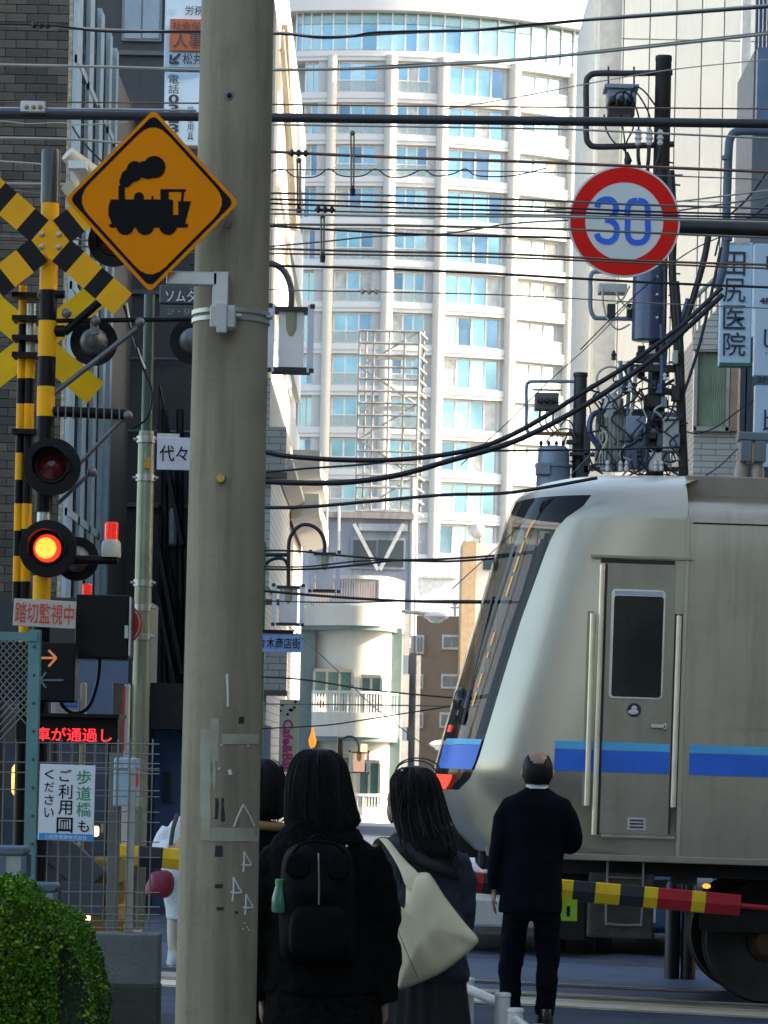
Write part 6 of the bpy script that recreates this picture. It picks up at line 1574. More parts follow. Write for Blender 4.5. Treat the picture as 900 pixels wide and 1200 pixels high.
    for (u0, v0, u1, v1, m, d) in ((731, 510, 760, 550, NV, .3), (777, 489, 796, 529, PG, .2), (733, 487, 757, 512, LB, .2), (760, 530, 776, 552, CE, .15), (757, 462, 775, 478, CB, .2)):
        MB().pbox(u0, v0, u1, v1, Y-.35, d).build('equipment_case', m, t, bevel=.015)
    for u in (712, 720, 727, 734, 768, 775):
        MB().lathe(Q(u, 552, -.4), [(.02, 0), (.026, .03), (.016, .05), (.024, .07), (.012, .1)], 10).build('insulator', CE if u != 720 else CB, t, smooth=True)
    for p_, r_, m in (([(786, 200), (789, 260), (788, 320), (793, 400), (797, 470), (800, 560)], 4.5, CB), ([(792, 330), (797, 400), (799, 460), (803, 560)], 4, CB), ([(775, 380), (776, 440), (771, 470), (762, 495), (745, 515), (722, 530), (703, 524), (692, 508), (692, 492), (700, 483), (725, 481), (752, 482), (768, 470), (776, 440), (780, 400)], 3.4, NV),
                      ([(795, 400), (812, 350), (826, 300), (832, 262)], 3.8, CB), ([(798, 470), (815, 420), (828, 370), (845, 290)], 1.8, CB), ([(786, 330), (790, 360), (788, 380)], 1.1, CW), ([(745, 430), (743, 460), (738, 490), (724, 512)], 2.2, CW), ([(730, 450), (722, 495), (718, 512)], 1.5, CW),
                      ([(793, 530), (800, 545), (806, 562)], 1.5, CW), ([(788, 528), (786, 545), (784, 560)], 1.3, CW), ([(698, 540), (705, 520), (715, 510), (735, 500), (752, 505)], 1.3, CB), ([(780, 402), (790, 390), (800, 370), (806, 350)], 2.6, NV), ([(760, 500), (772, 508), (780, 520)], 1.2, CW)):
        mb = MB(); mb.tube(smoothpts([Q(u, v, -.28+.004*i) for i, (u, v) in enumerate(p_)], 6), r_*k, 8); mb.build('cable', m, t, smooth=True)
    rg = random.Random(11)
    for i in range(44):
        u = rg.uniform(700, 802); v = rg.uniform(430, 540)
        p_ = [(u, v), (u+rg.uniform(-14, 14), v+rg.uniform(4, 18)), (u+rg.uniform(-22, 22), v+rg.uniform(15, 34)), (u+rg.uniform(-18, 18), v+rg.uniform(28, 50))]
        mb = MB(); mb.tube(smoothpts([Q(a, min(b, 560), -.3-rg.random()*.1) for a, b in p_], 5), rg.uniform(.7, 1.4)*k, 6); mb.build('small_cable', rg.choice([CB, CB, CW, IRN]), t, smooth=True)
    for i in range(12):
        u = rg.uniform(742, 798); v = rg.uniform(400, 540); w2 = rg.uniform(5, 12); h2 = rg.uniform(6, 18)
        MB().pbox(u, v, u+w2, min(v+h2, 556), Y-.42+i*.012, .1).build('terminal_box', rg.choice([IRN, NV, CB, LB, PG]), t, bevel=.008)
    for i in range(9):
        u = rg.uniform(704, 790); v = rg.uniform(405, 530)
        MB().lathe(Q(u, v, -.4), [(.012, -.05), (.028, -.04), (.018, -.015), (.028, .0), (.018, .02), (.012, .045)], 10).build('insulator', rg.choice([CE, CB, IRN]), t, smooth=True)
    for i in range(14):
        v = 190+i*26; MB().tube([Q(784, v), Q(797 if i % 2 else 789, v+1, -.05)], 1.1*k, 6).build('climbing_step', IRN, t)
    for v, u0, u1 in ((205, 796, 800), (540, 800, 808)): MB().tube([Q(780, v), Q(u1, v)], .8*k, 6).build('pin', IRN, t)
    # --- small second pole to the left
    Y2 = 33.0; k2 = PXM(Y2)
    def Q2(u, v, dy=0): return P(u, v, Y2+dy)
    x2 = P(679, 500, Y2).x
    t2 = thing('short_utility_pole', 'shorter grey utility pole with box bracket and drum transformer above the train roof', 'utility pole', (x2, Y2, gz(x2)))
    MB().lathe((x2, Y2, 0), [(.085, gz(x2)), (.07, P(679, 442, Y2).z), (.078, P(679, 441, Y2).z), (.078, P(679, 437, Y2).z)], 18).build('shaft', IRN, t2, smooth=True)
    mb = MB(); mb.tube(smoothpts([Q2(675, 447), Q2(630, 447), Q2(620, 448), Q2(617, 454), Q2(617, 480), Q2(617, 500), Q2(620, 507), Q2(630, 508), Q2(675, 509)], 5), 2*k2, 8); mb.build('loop_bracket', LB, t2, smooth=True)
    MB().pbox(624, 456, 658, 457.5, Y2-.05, .05).build('top_rail', IRN, t2)
    sw = MB().pbox(627, 460, 655, 480, Y2-.1, .2).build('switch_box', mat('brown_grey_enamel', (.12, .11, .11), .5, .2), t2, bevel=.01)
    for i in range(3):
        MB().lathe(Q2(633+i*8, 469, -.15), [(.02, -.05), (.03, -.03), (.03, .04)], 12, 'Y').build('bushing', CE if i == 3 else IRN, sw, smooth=True)
        mb = MB(); mb.tube(smoothpts([Q2(633+i*8, 480), Q2(632+i*8, 495), Q2(640+i*6, 503), Q2(648+i*6, 512)], 5), .9*k2, 6); mb.build('jumper_cable', CB, t2, smooth=True)
    MB().pbox(622, 506, 676, 510, Y2-.1, .06).build('crossarm', mat('rust_red_arm', (.25, .09, .05), .6), t2)
    c = Q2(648, 566, -.1); zt2 = P(648, 524, Y2).z-c.z
    tf = MB().lathe(c, [(.18, -.3), (.18, zt2*.4), (.2, zt2*.42), (.2, zt2*.5), (.17, zt2*.52), (.165, zt2-.03), (.12, zt2)], 24).build('drum_transformer', LB, t2, smooth=True)
    MB().pbox(628, 542, 645, 556, Y2-.33, .12).build('side_tank', LB, tf, bevel=.01)
    for u in (634, 643, 652, 660): MB().lathe(Q2(u, 524, -.1), [(.02, 0), (.012, .02), (.022, .04), (.01, .07)], 10).build('insulator', CB, tf, smooth=True)
    for p_ in ([(660, 520), (668, 505), (672, 515), (678, 530), (690, 545)], [(640, 518), (652, 505), (668, 503), (680, 512)], [(656, 500), (664, 492), (672, 500), (675, 520)], [(683, 470), (692, 480), (690, 510)], [(668, 540), (680, 548), (695, 552)], [(686, 500), (689, 530), (697, 552)]):
        mb = MB(); mb.tube(smoothpts([Q2(u, v, -.15) for u, v in p_], 5), 1.0*k2, 6); mb.build('small_cable', CB, t2, smooth=True)
    for (u0, v0, u1, v1) in ((684, 500, 692, 555), (668, 530, 700, 534), (676, 545, 690, 560), (664, 515, 676, 520)): MB().pbox(u0, v0, u1, v1, Y2-.2, .12).build('equipment_case', IRN, t2, bevel=.008)
utility()

# span pipe across the picture
CB = MATS['cable_black']
t = thing('span_pipe', 'thick black pipe spanning the whole street above the signs', 'pipe', P(450, 140, 15))
mb = MB(); mb.tube([P(-160, 132, 15), P(450, 139.5, 15), P(1060, 147, 15)], 5.4*PXM(15), 12); mb.build('pipe', mat('black_rubber_pipe', (.028, .03, .032), .45, bump=0), t, smooth=True)
mb = MB(); mb.tube([P(-160, 125, 14.95), P(230, 129.5, 14.95)], 1.6*PXM(15), 8); mb.build('messenger_wire', GALV, t, smooth=True)
cl = MB().pbox(24, 118, 53, 131, 14.9, .03).build('clamp', mat('pale_steel_clamp', (.5, .5, .48), .4, .4), t, bevel=.004)
for u in (31, 39, 47): MB().lathe(P(u, 125, 14.89), [(.001, -.008), (.009, -.006), (.011, .002)], 10, 'Y').build('bolt', mat('orange_bolt', (.4, .25, .1), .5, .4), cl)
# blue bent conduit at the right
t = thing('bent_conduit', 'thick blue grey bent conduit in front of the louvred building', 'conduit', P(850, 335, 31))
mb = MB(); mb.tube(smoothpts([P(960, 155, 31), P(900, 154, 31), P(866, 154, 31), P(857, 160, 31), P(854, 175, 31), P(852, 230, 31), P(850, 290, 31), P(846, 320, 31), P(840, 338, 31)], 6), 5*PXM(31), 12); mb.build('pipe', mat('blue_grey_conduit', (.09, .13, .19), .5, .1), t, smooth=True)
for v in (185, 280): MB().lathe(P(852, v, 31), [(.055, -.02), (.055, .02)], 16).build('collar', MATS['blue_grey_conduit'], t)
# ================================================================ OVERHEAD WIRES, each its own object
WM = {'k': CB, 'w': mat('wire_pale', (.45, .43, .36), .4, .5, bump=0), 'b': mat('wire_copper_brown', (.24, .13, .08), .4, .5, bump=0), 'g': mat('wire_grey', (.17, .17, .16), .45, .4, bump=0), 'o': mat('wire_olive', (.2, .19, .12), .5, .2, bump=0)}
wires = [
 ('twisted pale and black cable sagging across the very top of the picture', 16, 'w', 2.0, [(-60, 27), (50, 31), (125, 35), (232, 38), (330, 39), (380, 44), (440, 40), (500, 37), (560, 35), (620, 30), (700, 22), (800, 14), (960, 2)]),
 ('black cable twisted round the topmost pale cable', 15.97, 'k', 1.4, [(-60, 29), (48, 29), (125, 37), (232, 37), (330, 40), (365, 43), (410, 43), (440, 38), (520, 36), (560, 35.5), (640, 27), (760, 19), (960, 4)]),
 ('pale cable rising to the right, second below the top edge', 17, 'w', 1.8, [(-60, 75), (110, 78), (232, 82), (318, 82), (440, 80), (520, 76), (600, 71), (760, 55), (960, 33)]),
 ('thin olive cable rising just above the second pale cable', 17.02, 'o', 1.1, [(-60, 74), (232, 80), (380, 81), (470, 76), (600, 69.5), (760, 53), (960, 31)]),
 ('thin brown wire just above the thick black span pipe', 19, 'b', 1.0, [(-60, 119), (232, 121), (450, 124), (960, 128)]),
 ('thin pale wire just below the thick black span pipe', 18, 'w', 1.3, [(310, 146), (450, 148), (640, 151), (700, 153), (960, 165)]),
 ('pale wire ending behind the diamond sign on the left', 18, 'w', 1.6, [(-60, 161), (80, 163), (150, 168), (300, 174)]),
 ('brown copper wire passing just over the 30 sign', 15.5, 'b', 1.9, [(300, 177), (450, 184), (600, 189), (700, 193), (960, 204)]),
 ('faint white wire climbing to the upper right corner', 22, 'w', .7, [(520, 128), (600, 115), (700, 96), (800, 80), (960, 64)]),
 ('thin straight wire with small loops under the copper wire', 20, 'g', .8, [(300, 199), (450, 199), (600, 201), (780, 206), (960, 213)]),
 ('thin black wire hanging in scallops under the copper wire', 20, 'k', .8, [(300, 206), (330, 198), (345, 207), (370, 207), (385, 198), (400, 206), (425, 206), (440, 198), (455, 207), (475, 207), (495, 199), (510, 206), (530, 204), (545, 198), (560, 206), (600, 206), (640, 197)]),
 ('dark wire crossing the upper digits of the 30 sign, first of the bundle', 15.2, 'g', 1.4, [(300, 226), (450, 229), (640, 235), (750, 240), (960, 246)]),
 ('black wire crossing the 30 sign, second of the bundle', 15.1, 'k', 1.3, [(300, 233), (450, 237), (640, 243), (760, 248), (960, 253)]),
 ('black wire crossing the 30 sign, third of the bundle', 15.1, 'k', 1.3, [(300, 238), (450, 243), (640, 248), (760, 252), (960, 256)]),
 ('black wire crossing the 30 sign, fourth of the bundle', 15.1, 'g', 1.1, [(300, 245), (450, 249), (640, 252), (760, 255), (960, 259)]),
 ('pale wire crossing the middle of the 30 sign', 15.0, 'w', 1.5, [(300, 250), (450, 253), (640, 254), (760, 257), (960, 262)]),
 ('olive wire crossing the lower digits of the 30 sign', 15.0, 'o', 1.5, [(300, 263), (450, 264), (640, 268), (760, 273), (960, 281)]),
 ('black twisted wire left of the 30 sign at digit foot height', 16.8, 'k', 1.5, [(300, 264), (400, 270), (500, 275), (600, 277), (700, 280)]),
 ('thin black wire slanting up across the middle floors of the tower', 21, 'g', 1.1, [(300, 290), (380, 283), (440, 277), (520, 274), (600, 262), (700, 256), (800, 246), (960, 222)]),
 ('upper brown wire of the pair under the 30 sign digits', 15.4, 'b', 1.5, [(300, 291), (450, 295), (600, 298), (760, 306), (960, 312)]),
 ('lower brown wire of the pair under the 30 sign digits', 15.45, 'b', 1.2, [(300, 297), (450, 299), (600, 302), (760, 309), (960, 317)]),
 ('straight black wire just below the 30 sign', 16.9, 'k', 1.6, [(300, 311), (450, 315), (600, 322), (760, 331), (960, 339)]),
 ('thin pale wire with a joint above the scaffold tower', 22, 'g', .8, [(300, 339), (380, 341), (440, 342), (600, 346), (760, 355), (960, 364)]),
 ('thick black cable sagging over the scaffold tower and rising right, upper of two', 19.5, 'k', 3.2, [(300, 529), (340, 535), (400, 539), (460, 539), (520, 533), (570, 522), (620, 499), (680, 462), (740, 425), (800, 380), (846, 337)]),
 ('thick black cable sagging over the scaffold tower and rising right, lower of two', 19.4, 'k', 3.6, [(300, 564), (350, 566), (410, 565), (470, 556), (530, 539), (590, 522), (640, 500), (700, 466), (760, 424), (810, 380), (847, 345)]),
 ('thin black wire between the two thick sagging cables', 20, 'k', 1.4, [(300, 554), (360, 549), (430, 544), (480, 537), (560, 529), (700, 527), (800, 524)]),
 ('bundled black cable at the foot of the scaffold tower', 21, 'k', 2.2, [(300, 595), (360, 594), (430, 588), (520, 580), (600, 577), (700, 560)]),
 ('black twisted cable across the V braces, uppermost', 23, 'k', 1.4, [(300, 645), (350, 646), (400, 651), (480, 657), (560, 656), (680, 640)]),
 ('black twisted cable across the V braces, middle', 23, 'k', 1.5, [(300, 667), (360, 667), (420, 662), (460, 657), (520, 655), (580, 651), (680, 640)]),
 ('black twisted cable across the V braces, lowest', 23.1, 'k', 1.1, [(300, 664), (360, 664), (430, 657), (520, 658), (580, 655)]),
 ('black cable in front of the roof terrace railing', 23, 'k', 1.8, [(300, 692), (360, 697), (430, 702), (500, 705), (570, 706), (680, 705)]),
 ('thin black wire over the curved building parapet', 23.5, 'k', .9, [(300, 704), (400, 706), (500, 704), (600, 704)]),
 ('black wire passing the tops of the balcony windows', 24, 'k', 1.1, [(300, 793), (360, 797), (430, 808), (500, 815), (560, 820)]),
 ('thin black wire along the balcony railing', 24, 'g', .9, [(300, 825), (430, 826), (560, 828)]),
 ('thin black wire rising right below the balcony slab', 24, 'k', .9, [(300, 854), (380, 850), (430, 843), (500, 832), (560, 823)]),
 ('thin service wire slanting down over the white curved wall', 26, 'g', .7, [(340, 735), (400, 790), (440, 830), (520, 890)]),
 ('thin service wire slanting down from the black utility pole to the tower base', 30, 'g', .7, [(760, 330), (700, 395), (640, 450), (600, 490), (540, 545)]),
 ('thin wire slanting down to the brown flats', 31, 'g', .7, [(740, 480), (680, 545), (600, 625), (530, 690)]),
 ('thin guy wire falling left from the clinic sign', 29, 'k', .8, [(900, 255), (850, 275), (800, 300), (740, 350), (680, 410)]),
 ('pale wire on the left passing the post cap', 20, 'w', 1.1, [(-60, 187), (0, 189), (60, 193)]),
 ('pale grey wire on the left just below the post cap', 20, 'w', 1.4, [(-60, 214), (0, 215), (80, 216), (110, 218)]),
 ('thin grey wire on the left behind the crossbuck top', 20, 'g', 1.0, [(-60, 221), (0, 222), (40, 226), (100, 232)]),
 ('dark wire bundle behind the crossbuck centre', 20.5, 'g', 1.2, [(-60, 276), (0, 277), (60, 279), (110, 282)]),
 ('second dark wire behind the crossbuck centre', 20.5, 'b', 1.2, [(-60, 283), (0, 284), (60, 286), (115, 290)]),
 ('scalloped wire hanging at the left over the brick wall', 20.2, 'w', .8, [(-60, 146), (0, 142), (30, 145), (70, 144), (100, 146), (150, 144)]),
 ('thin wire from the span pipe down to the loudspeaker', 19, 'k', 1.2, [(85, 148), (92, 160), (105, 175), (120, 190)]),
 ('curving black cable at the right below the conduit', 31, 'k', 1.3, [(900, 200), (880, 228), (862, 246), (840, 262), (826, 262)]),
 ('second curving black cable at the right below the conduit', 31.1, 'k', 1.3, [(900, 240), (880, 255), (860, 262), (845, 275), (838, 300)]),
 ('ladder wire slanting over the white tiled wall', 36, 'k', .8, [(820, 562), (845, 545), (866, 525), (900, 505)]),
 ('thin dark wire hanging before the tiled wall window', 35, 'k', .9, [(795, 502), (815, 508), (840, 500), (870, 478), (900, 460)]),
 ('pale slanting wire at the right above the beam', 20, 'w', 1.1, [(640, 246), (760, 239), (830, 232), (960, 215)]),
]
for lab, Y, m, r_, pts_ in wires:
    if pts_[0][0] == 300: pts_ = [(222, pts_[0][1]-(pts_[1][1]-pts_[0][1])*.4)]+pts_
    mb = MB(); mb.tube(smoothpts([P(u, v, Y) for u, v in pts_], 5), r_*PXM(Y), 6)
    o = mb.build('overhead_wire', WM[m], smooth=True); tag(o, lab, 'wire', 'overhead wires across the street')
# insulator pendants
def pendant(u, v0, v1, Y, label):
    t = thing('wire_pendant', label, 'insulator', P(u, v1, Y), 'small fittings hanging from the wires')
    mb = MB()
    for s in (-1, 1): mb.tube([P(u+s*1.8, v0+8, Y), P(u+s*1.4, v1-6, Y)], 1.0*PXM(Y), 6)
    mb.build('rod_pair', WM['o'], t)
    MB().lathe(P(u, v1, Y), [(2.8*PXM(Y), -.01), (3.4*PXM(Y), .02), (1.2*PXM(Y), .04)], 12).build('end_weight', CB, t); MB().ball(P(u, v0+8, Y), 3.2*PXM(Y), 10, 6).build('shackle', WM['o'], t, smooth=True)
pendant(413, 148, 227, 15, 'long double rod fitting hanging from the span pipe left of the tower windows')
pendant(350, 180, 250, 15.5, 'double rod fitting hanging from the copper wire near the concrete pole')
pendant(378, 245, 305, 15.2, 'double rod fitting hanging from the wire bundle near the concrete pole')
for (u, v, Y, lab) in ((350, 180, 15.45, 'black clamp with studs on the copper wire near the pole'), (381, 246, 15.05, 'black clamp with studs on the wire bundle near the pole'), (433, 341, 21.9, 'white joint on the thin wire above the scaffold tower'), (48, 30, 15.9, 'small knot on the topmost cable at the left')):
    c = P(u, v, Y); k = PXM(Y); mb = MB()
    for s in (-8, 0, 8): mb.lathe((c.x+s*k, c.y-.01, c.z), [(1.2*k, -4*k), (2.6*k, -2*k), (2.6*k, 2*k), (1.2*k, 4*k)], 8)
    mb.tube([(c.x-12*k, c.y, c.z), (c.x+12*k, c.y, c.z)], 1.6*k, 6)
    o = mb.build('wire_clamp', WM['w'] if 'white' in lab else CB, smooth=True); tag(o, lab, 'clamp')
# ================================================================ PEOPLE
SKIN = mat('skin', (.42, .25, .17), .55, var=.08, bump=.05)
HAIR = mat('black_hair', (.010, .009, .009), .5, var=.3, scale=3, bump=.25, bscale=90, spec=.18)
SUIT = mat('navy_black_suit', (.0045, .005, .009), .85, var=.15, bump=.2, bscale=300, spec=.06)
def tb(mb, pts, rs, n=12): return mb.tube(smoothpts(pts, 4), lerp_r(rs, len(pts), 4), n)
def lerp_r(rs, n, m):
    out = []
    for i in range(n-1):
        for k in range(m): out.append(rs[i]+(rs[i+1]-rs[i])*k/m)
    out.append(rs[-1]); return out
def hand(mb, wr, d, side, curl=.5, nrm=None):
    """palm, four fingers and a thumb continuing from the wrist along d"""
    d = d.normalized(); nrm = (nrm or Vector((side, 0, 0))).normalized(); w_ = d.cross(nrm).normalized()   # w_: across the palm
    pm = wr+d*.045
    for s in (-.024, -.008, .008, .024): mb.tube([wr+w_*s*.6, pm+w_*s, wr+d*.088+w_*s], [.014, .016, .013], 8)
    for i, (s, L) in enumerate(((-.028, .066), (-.0095, .076), (.0095, .071), (.027, .056))):
        p0 = wr+d*.085+w_*s; a = curl; q = [p0]; dd = d.copy(); inn = -nrm
        for seg in (.42, .33, .25):
            a2 = a*(.5+i*.08); dd = (dd*math.cos(a2)+inn*math.sin(a2)).normalized(); q.append(q[-1]+dd*L*seg)
        mb.tube(q, [.0092, .0088, .008, .0065], 8)
    t0 = wr+d*.03-w_*.028; mb.tube([t0, t0+(d*.6-w_*.8)*.03, t0+(d*.9-w_*.55-nrm*.4)*.058], [.012, .0105, .008], 8)
SCALP = mat('scalp', (.30, .19, .13), .5, var=.1, bump=.05)
def body(t, Y, J, rh=.092, scale=1.0, curl=.5, face=1):
    Q = {n: P(u, v, Y+dy) for n, (u, v, dy) in J.items()}
    mb = MB(); H = Q['head']
    mb.ball(H, (rh*.93, rh*1.08, rh*1.32), 18, 12)
    f = Vector((0, face, 0)); 
    mb.ball(H+f*rh*.35-Vector((0, 0, rh*.55)), (rh*.68, rh*.72, rh*.72), 14, 8)          # jaw
    mb.ball(H+f*rh*1.08-Vector((0, 0, rh*.15)), (.014, .02, .026), 8, 6)                  # nose
    mb.ball(H+f*rh*.98-Vector((0, 0, rh*.62)), (.026, .012, .009), 8, 6)                  # mouth
    for s in (-1, 1):
        mb.ball(H+Vector((s*rh*1.06, 0, -rh*.2)), (.012, .022, .034), 10, 8)               # ears
        mb.ball(H+f*rh*.98+Vector((s*.032, 0, rh*.05)), (.014, .012, .008), 8, 6)         # eyelids
    nk = Q['neck']; tb(mb, [H-Vector((0, 0, rh*.6)), nk, nk-Vector((0, 0, .06))], [.058, .056, .075])
    shl, shr, hl, hr = Q['shl'], Q['shr'], Q['hipl'], Q['hipr']; w_ = (shr-shl).length/2; hc = (hl+hr)/2; sc_ = (shl+shr)/2
    hw = (hr-hl).length/2+.07
    mb.ell([((sc_.x*(1-s)+hc.x*s), (sc_.y*(1-s)+hc.y*s), (sc_.z+.03)*(1-s)+(hc.z-.06)*s, a, b) for s, a, b in ((0, w_*.45, .06), (.08, w_*.78, .08), (.3, w_*.78, .095), (.62, w_*.62, .085), (.85, hw*.8, .1), (1, hw*.75, .09))], 18)
    for s, a, e, w2 in ((-1, 'shl', 'ell', 'wrl'), (1, 'shr', 'elr', 'wrr')):
        tb(mb, [Q[a], Q[e], Q[w2]], [.040, .034, .025]); hand(mb, Q[w2], Q[w2]-Q[e], s, curl)
    for a, kx, an in (('hipl', 'knl', 'anl'), ('hipr', 'knr', 'anr')):
        tb(mb, [Q[a], Q[kx], Q[an]], [.068, .048, .034]); p = Q[an]; mb.ball(p+Vector((0, face*.05, -.03)), (.036, .10, .035), 12, 6)
    o = mb.build('body', SKIN, t, fuse=.006); return Q
def shoe(t, p, m, L=.135, face=1):
    zg = gz(p.x)
    mb = MB(); mb.ell([(p.x, p.y+face*.05, zg, .054, L), (p.x, p.y+face*.05, zg+.03, .056, L), (p.x, p.y+face*.03, zg+.065, .052, L*.9), (p.x, p.y, zg+.115, .05, .075)], 16)
    return mb.build('shoe', m, t, smooth=True)

def strands(t, secs, Y, k, n, seed):
    r_ = random.Random(seed); mb = MB()
    for i in range(n):
        a = r_.uniform(math.pi*.96, math.pi*2.04); o = r_.choice([1.0, 1.02, r_.uniform(1.0, 1.07)]); ph_ = r_.uniform(0, 6); am_ = r_.uniform(.01, .09); pts = []; wob = r_.uniform(-.12, .12)
        e = len(secs)-r_.choice([0, 0, 1, 2]); b0 = r_.choice([1, 2, 2, 3])
        for j in range(b0, e):
            s_ = secs[j]; p = P(s_[0], s_[1], Y+(s_[4] if len(s_) > 4 else 0)-.011); aa = a+wob*(j-b0)/6+am_*math.sin(j*.9+ph_)
            pts.append((p.x+s_[2]*k*o*math.cos(aa), p.y+s_[3]*o*math.sin(aa), p.z))
        if len(pts) > 2: mb.tube(smoothpts(pts, 3), r_.uniform(.0008, .0018), 4)
    mb.build('hair_strands', HAIR, t, smooth=True, kind='stuff')
def creases(o, strength, size):
    tx = bpy.data.textures.new('cloth_folds', 'CLOUDS'); tx.noise_scale = size; tx.noise_depth = 2
    md = o.modifiers.new('folds', 'DISPLACE'); md.texture = tx; md.strength = strength; md.mid_level = .5; md.texture_coords = 'LOCAL'; return o
# ---- man in the dark suit
Y = 19.6; k = PXM(Y)
g = GP(622, Y)
t = thing('person', 'man in dark suit with white collar and thinning crown standing before the train', 'person', g)
J = dict(head=(630, 903, 0), neck=(629, 926, 0), shl=(597, 944, 0), shr=(661, 944, 0), ell=(583, 990, -.02), elr=(673, 988, .02), wrl=(579, 1043, .03), wrr=(646, 985, .24),
         hipl=(606, 1050, 0), hipr=(638, 1050, 0), knl=(598, 1120, .02), knr=(641, 1120, .02), anl=(600, 1184, 0), anr=(639, 1186, 0))
Q = body(t, Y, J, rh=17*k*1.0, curl=.35)
# suit jacket
mb = MB()
def sec(u, v, hw, ry, dy=0): p = P(u, v, Y+dy); return (p.x, p.y, p.z, hw*k, ry)
mb.ell([sec(629, 922, 13, .06), sec(629, 926, 17, .07), sec(629, 931, 27, .085), sec(629, 936, 36, .1), sec(628, 944, 41, .115), sec(627, 962, 41, .13, .01), sec(625, 990, 38, .13, .01), sec(623, 1015, 36, .125), sec(622, 1045, 36.5, .135), sec(621, 1069, 37.5, .145), sec(621, 1070, 36, .135)], 28)
def pt(u, v, dy=0): return P(u, v, Y+dy)
tb(mb, [pt(600, 941), pt(590, 958), pt(584, 990, -.02), pt(580, 1018), pt(580, 1042, .02)], [.058, .062, .056, .050, .044])
tb(mb, [pt(657, 941), pt(667, 960), pt(673, 984, .0), pt(668, 992, .05), pt(650, 989, .22)], [.058, .062, .055, .052, .042])
jk = creases(mb.build('suit_jacket', SUIT, t, fuse=.008), .014, .10)
mb = MB(); p = pt(622, 1062, -.135)

MB().box(p.x-.0015, p.x+.0015, p.y-.012, p.y+.03, p.z-.01, p.z+.16).build('back_vent', SBK, t)
MB().ell([sec(629.5, 917.5, 12, .062), sec(629.5, 924, 13.5, .068)], 24).build('shirt_collar', mat('white_shirt', (.7, .72, .75), .7), t, smooth=True)
mb = MB(); mb.ell([sec(622, 1042, 33, .12), sec(622, 1060, 34, .13), sec(622, 1078, 33, .12)], 22)
tb(mb, [pt(606, 1068), pt(599, 1120, .02), pt(598, 1160), pt(599, 1190)], [.092, .078, .070, .070]); tb(mb, [pt(640, 1068), pt(642, 1120, .02), pt(641, 1160), pt(638, 1190)], [.092, .080, .066, .062])
creases(mb.build('trousers', SUIT, t, fuse=.008), .03, .10)
LEA = mat('black_leather', (.012, .011, .01), .25, coat=.4)
shoe(t, Q['anl'], LEA); shoe(t, Q['anr'], LEA)
# hair fringe leaving a bare crown
H = Q['head']; mb = MB(); rh_ = 17*k; rings = []
N1, N2 = 40, 26
def hp(i, j, out):
    th = math.pi*j/N2; ph = 2*math.pi*i/N1; d = Vector((math.sin(th)*math.cos(ph), math.sin(th)*math.sin(ph), math.cos(th)))
    w2 = .004*noise.noise(d*9); return d, H+Vector((d.x*(rh_*.95+out+w2), d.y*(rh_*1.08+out+w2), d.z*(rh_*1.32+out+w2)))
for i in range(N1):
    for j in range(1, N2):
        dm = (hp(i, j, 0)[0]+hp(i+1, j+1, 0)[0])/2
        if (dm.x/.66)**2+((dm.z-.74)/.42)**2 < 1+.15*noise.noise(dm*7) or dm.z > .95: continue
        if dm.z < -.62 or (dm.y > .35 and dm.z < .5) or (dm.y > .15 and dm.z < -.1): continue
        q = [hp(i, j, .005)[1], hp(i+1, j, .005)[1], hp(i+1, j+1, .005)[1], hp(i, j+1, .005)[1]]; mb.quad(*q[::-1])
sp = MB()
for i in range(N1):
    for j in range(1, 14):
        q = [hp(i, j, .0015)[1], hp(i+1, j, .0015)[1], hp(i+1, j+1, .0015)[1], hp(i, j+1, .0015)[1]]; sp.quad(*q[::-1])
weld(sp.build('scalp', SCALP, t, smooth='all'))
ho = weld(mb.build('hair', HAIR, t, smooth='all')); md = ho.modifiers.new('thick', 'SOLIDIFY'); md.thickness = .009; md.offset = 0

# ---- woman with black backpack
Y = 11.2; k = PXM(Y)
g = GP(377, Y); t = thing('person', 'person with long black hair, black hooded coat and black backpack right of the concrete pole', 'person', g)
def vg(Y): return 882+1.7/PXM(Y)
b = vg(Y)
J = dict(head=(374, 917, .0), neck=(373, 950, 0), shl=(325, 1000, 0), shr=(428, 1000, 0), ell=(307, 1085, 0), elr=(447, 1085, 0), wrl=(308, 1165, .05), wrr=(450, 1165, .05),
         hipl=(352, 1170, 0), hipr=(402, 1170, 0), knl=(352, 1290, .02), knr=(402, 1290, .02), anl=(354, b-28, 0), anr=(400, b-28, 0))
Q = body(t, Y, J, rh=.09)
BCO = mat('black_coat', (.006, .006, .0062), .9, var=.2, bump=.3, bscale=200, spec=.05)
mb = MB()
mb.ell([sec(374, 958, 30, .09), sec(374, 972, 40, .12), sec(375, 984, 54, .13), sec(376, 996, 66, .14), sec(377, 1015, 71, .15), sec(377, 1060, 66, .155), sec(377, 1110, 66, .16), sec(378, 1160, 70, .175), sec(378, 1163, 68, .17)], 30)
tb(mb, [pt(330, 1000), pt(312, 1040), pt(303, 1090), pt(302, 1140, .02), pt(304, 1172, .03)], [.072, .075, .066, .058, .052])
tb(mb, [pt(424, 1000), pt(441, 1040), pt(448, 1090), pt(450, 1140, .02), pt(449, 1172, .03)], [.072, .075, .066, .058, .052])
creases(mb.build('hooded_coat', BCO, t, fuse=.008), .035, .09)
mb = MB(); c = P(375, 972, Y)
for i, (dz, rx, ry, rr_) in enumerate(((0, 33, .105, 9), (-.03, 38, .12, 10), (-.055, 42, .125, 9))):
    mb.tube([(c.x+rx*k*math.cos(2*math.pi*j/28), c.y-.01+ry*math.sin(2*math.pi*j/28), c.z+dz+.015*math.sin(4*math.pi*j/28+i)) for j in range(29)], rr_*k, 10)
creases(mb.build('hood', BCO, t, fuse=.007), .03, .05)
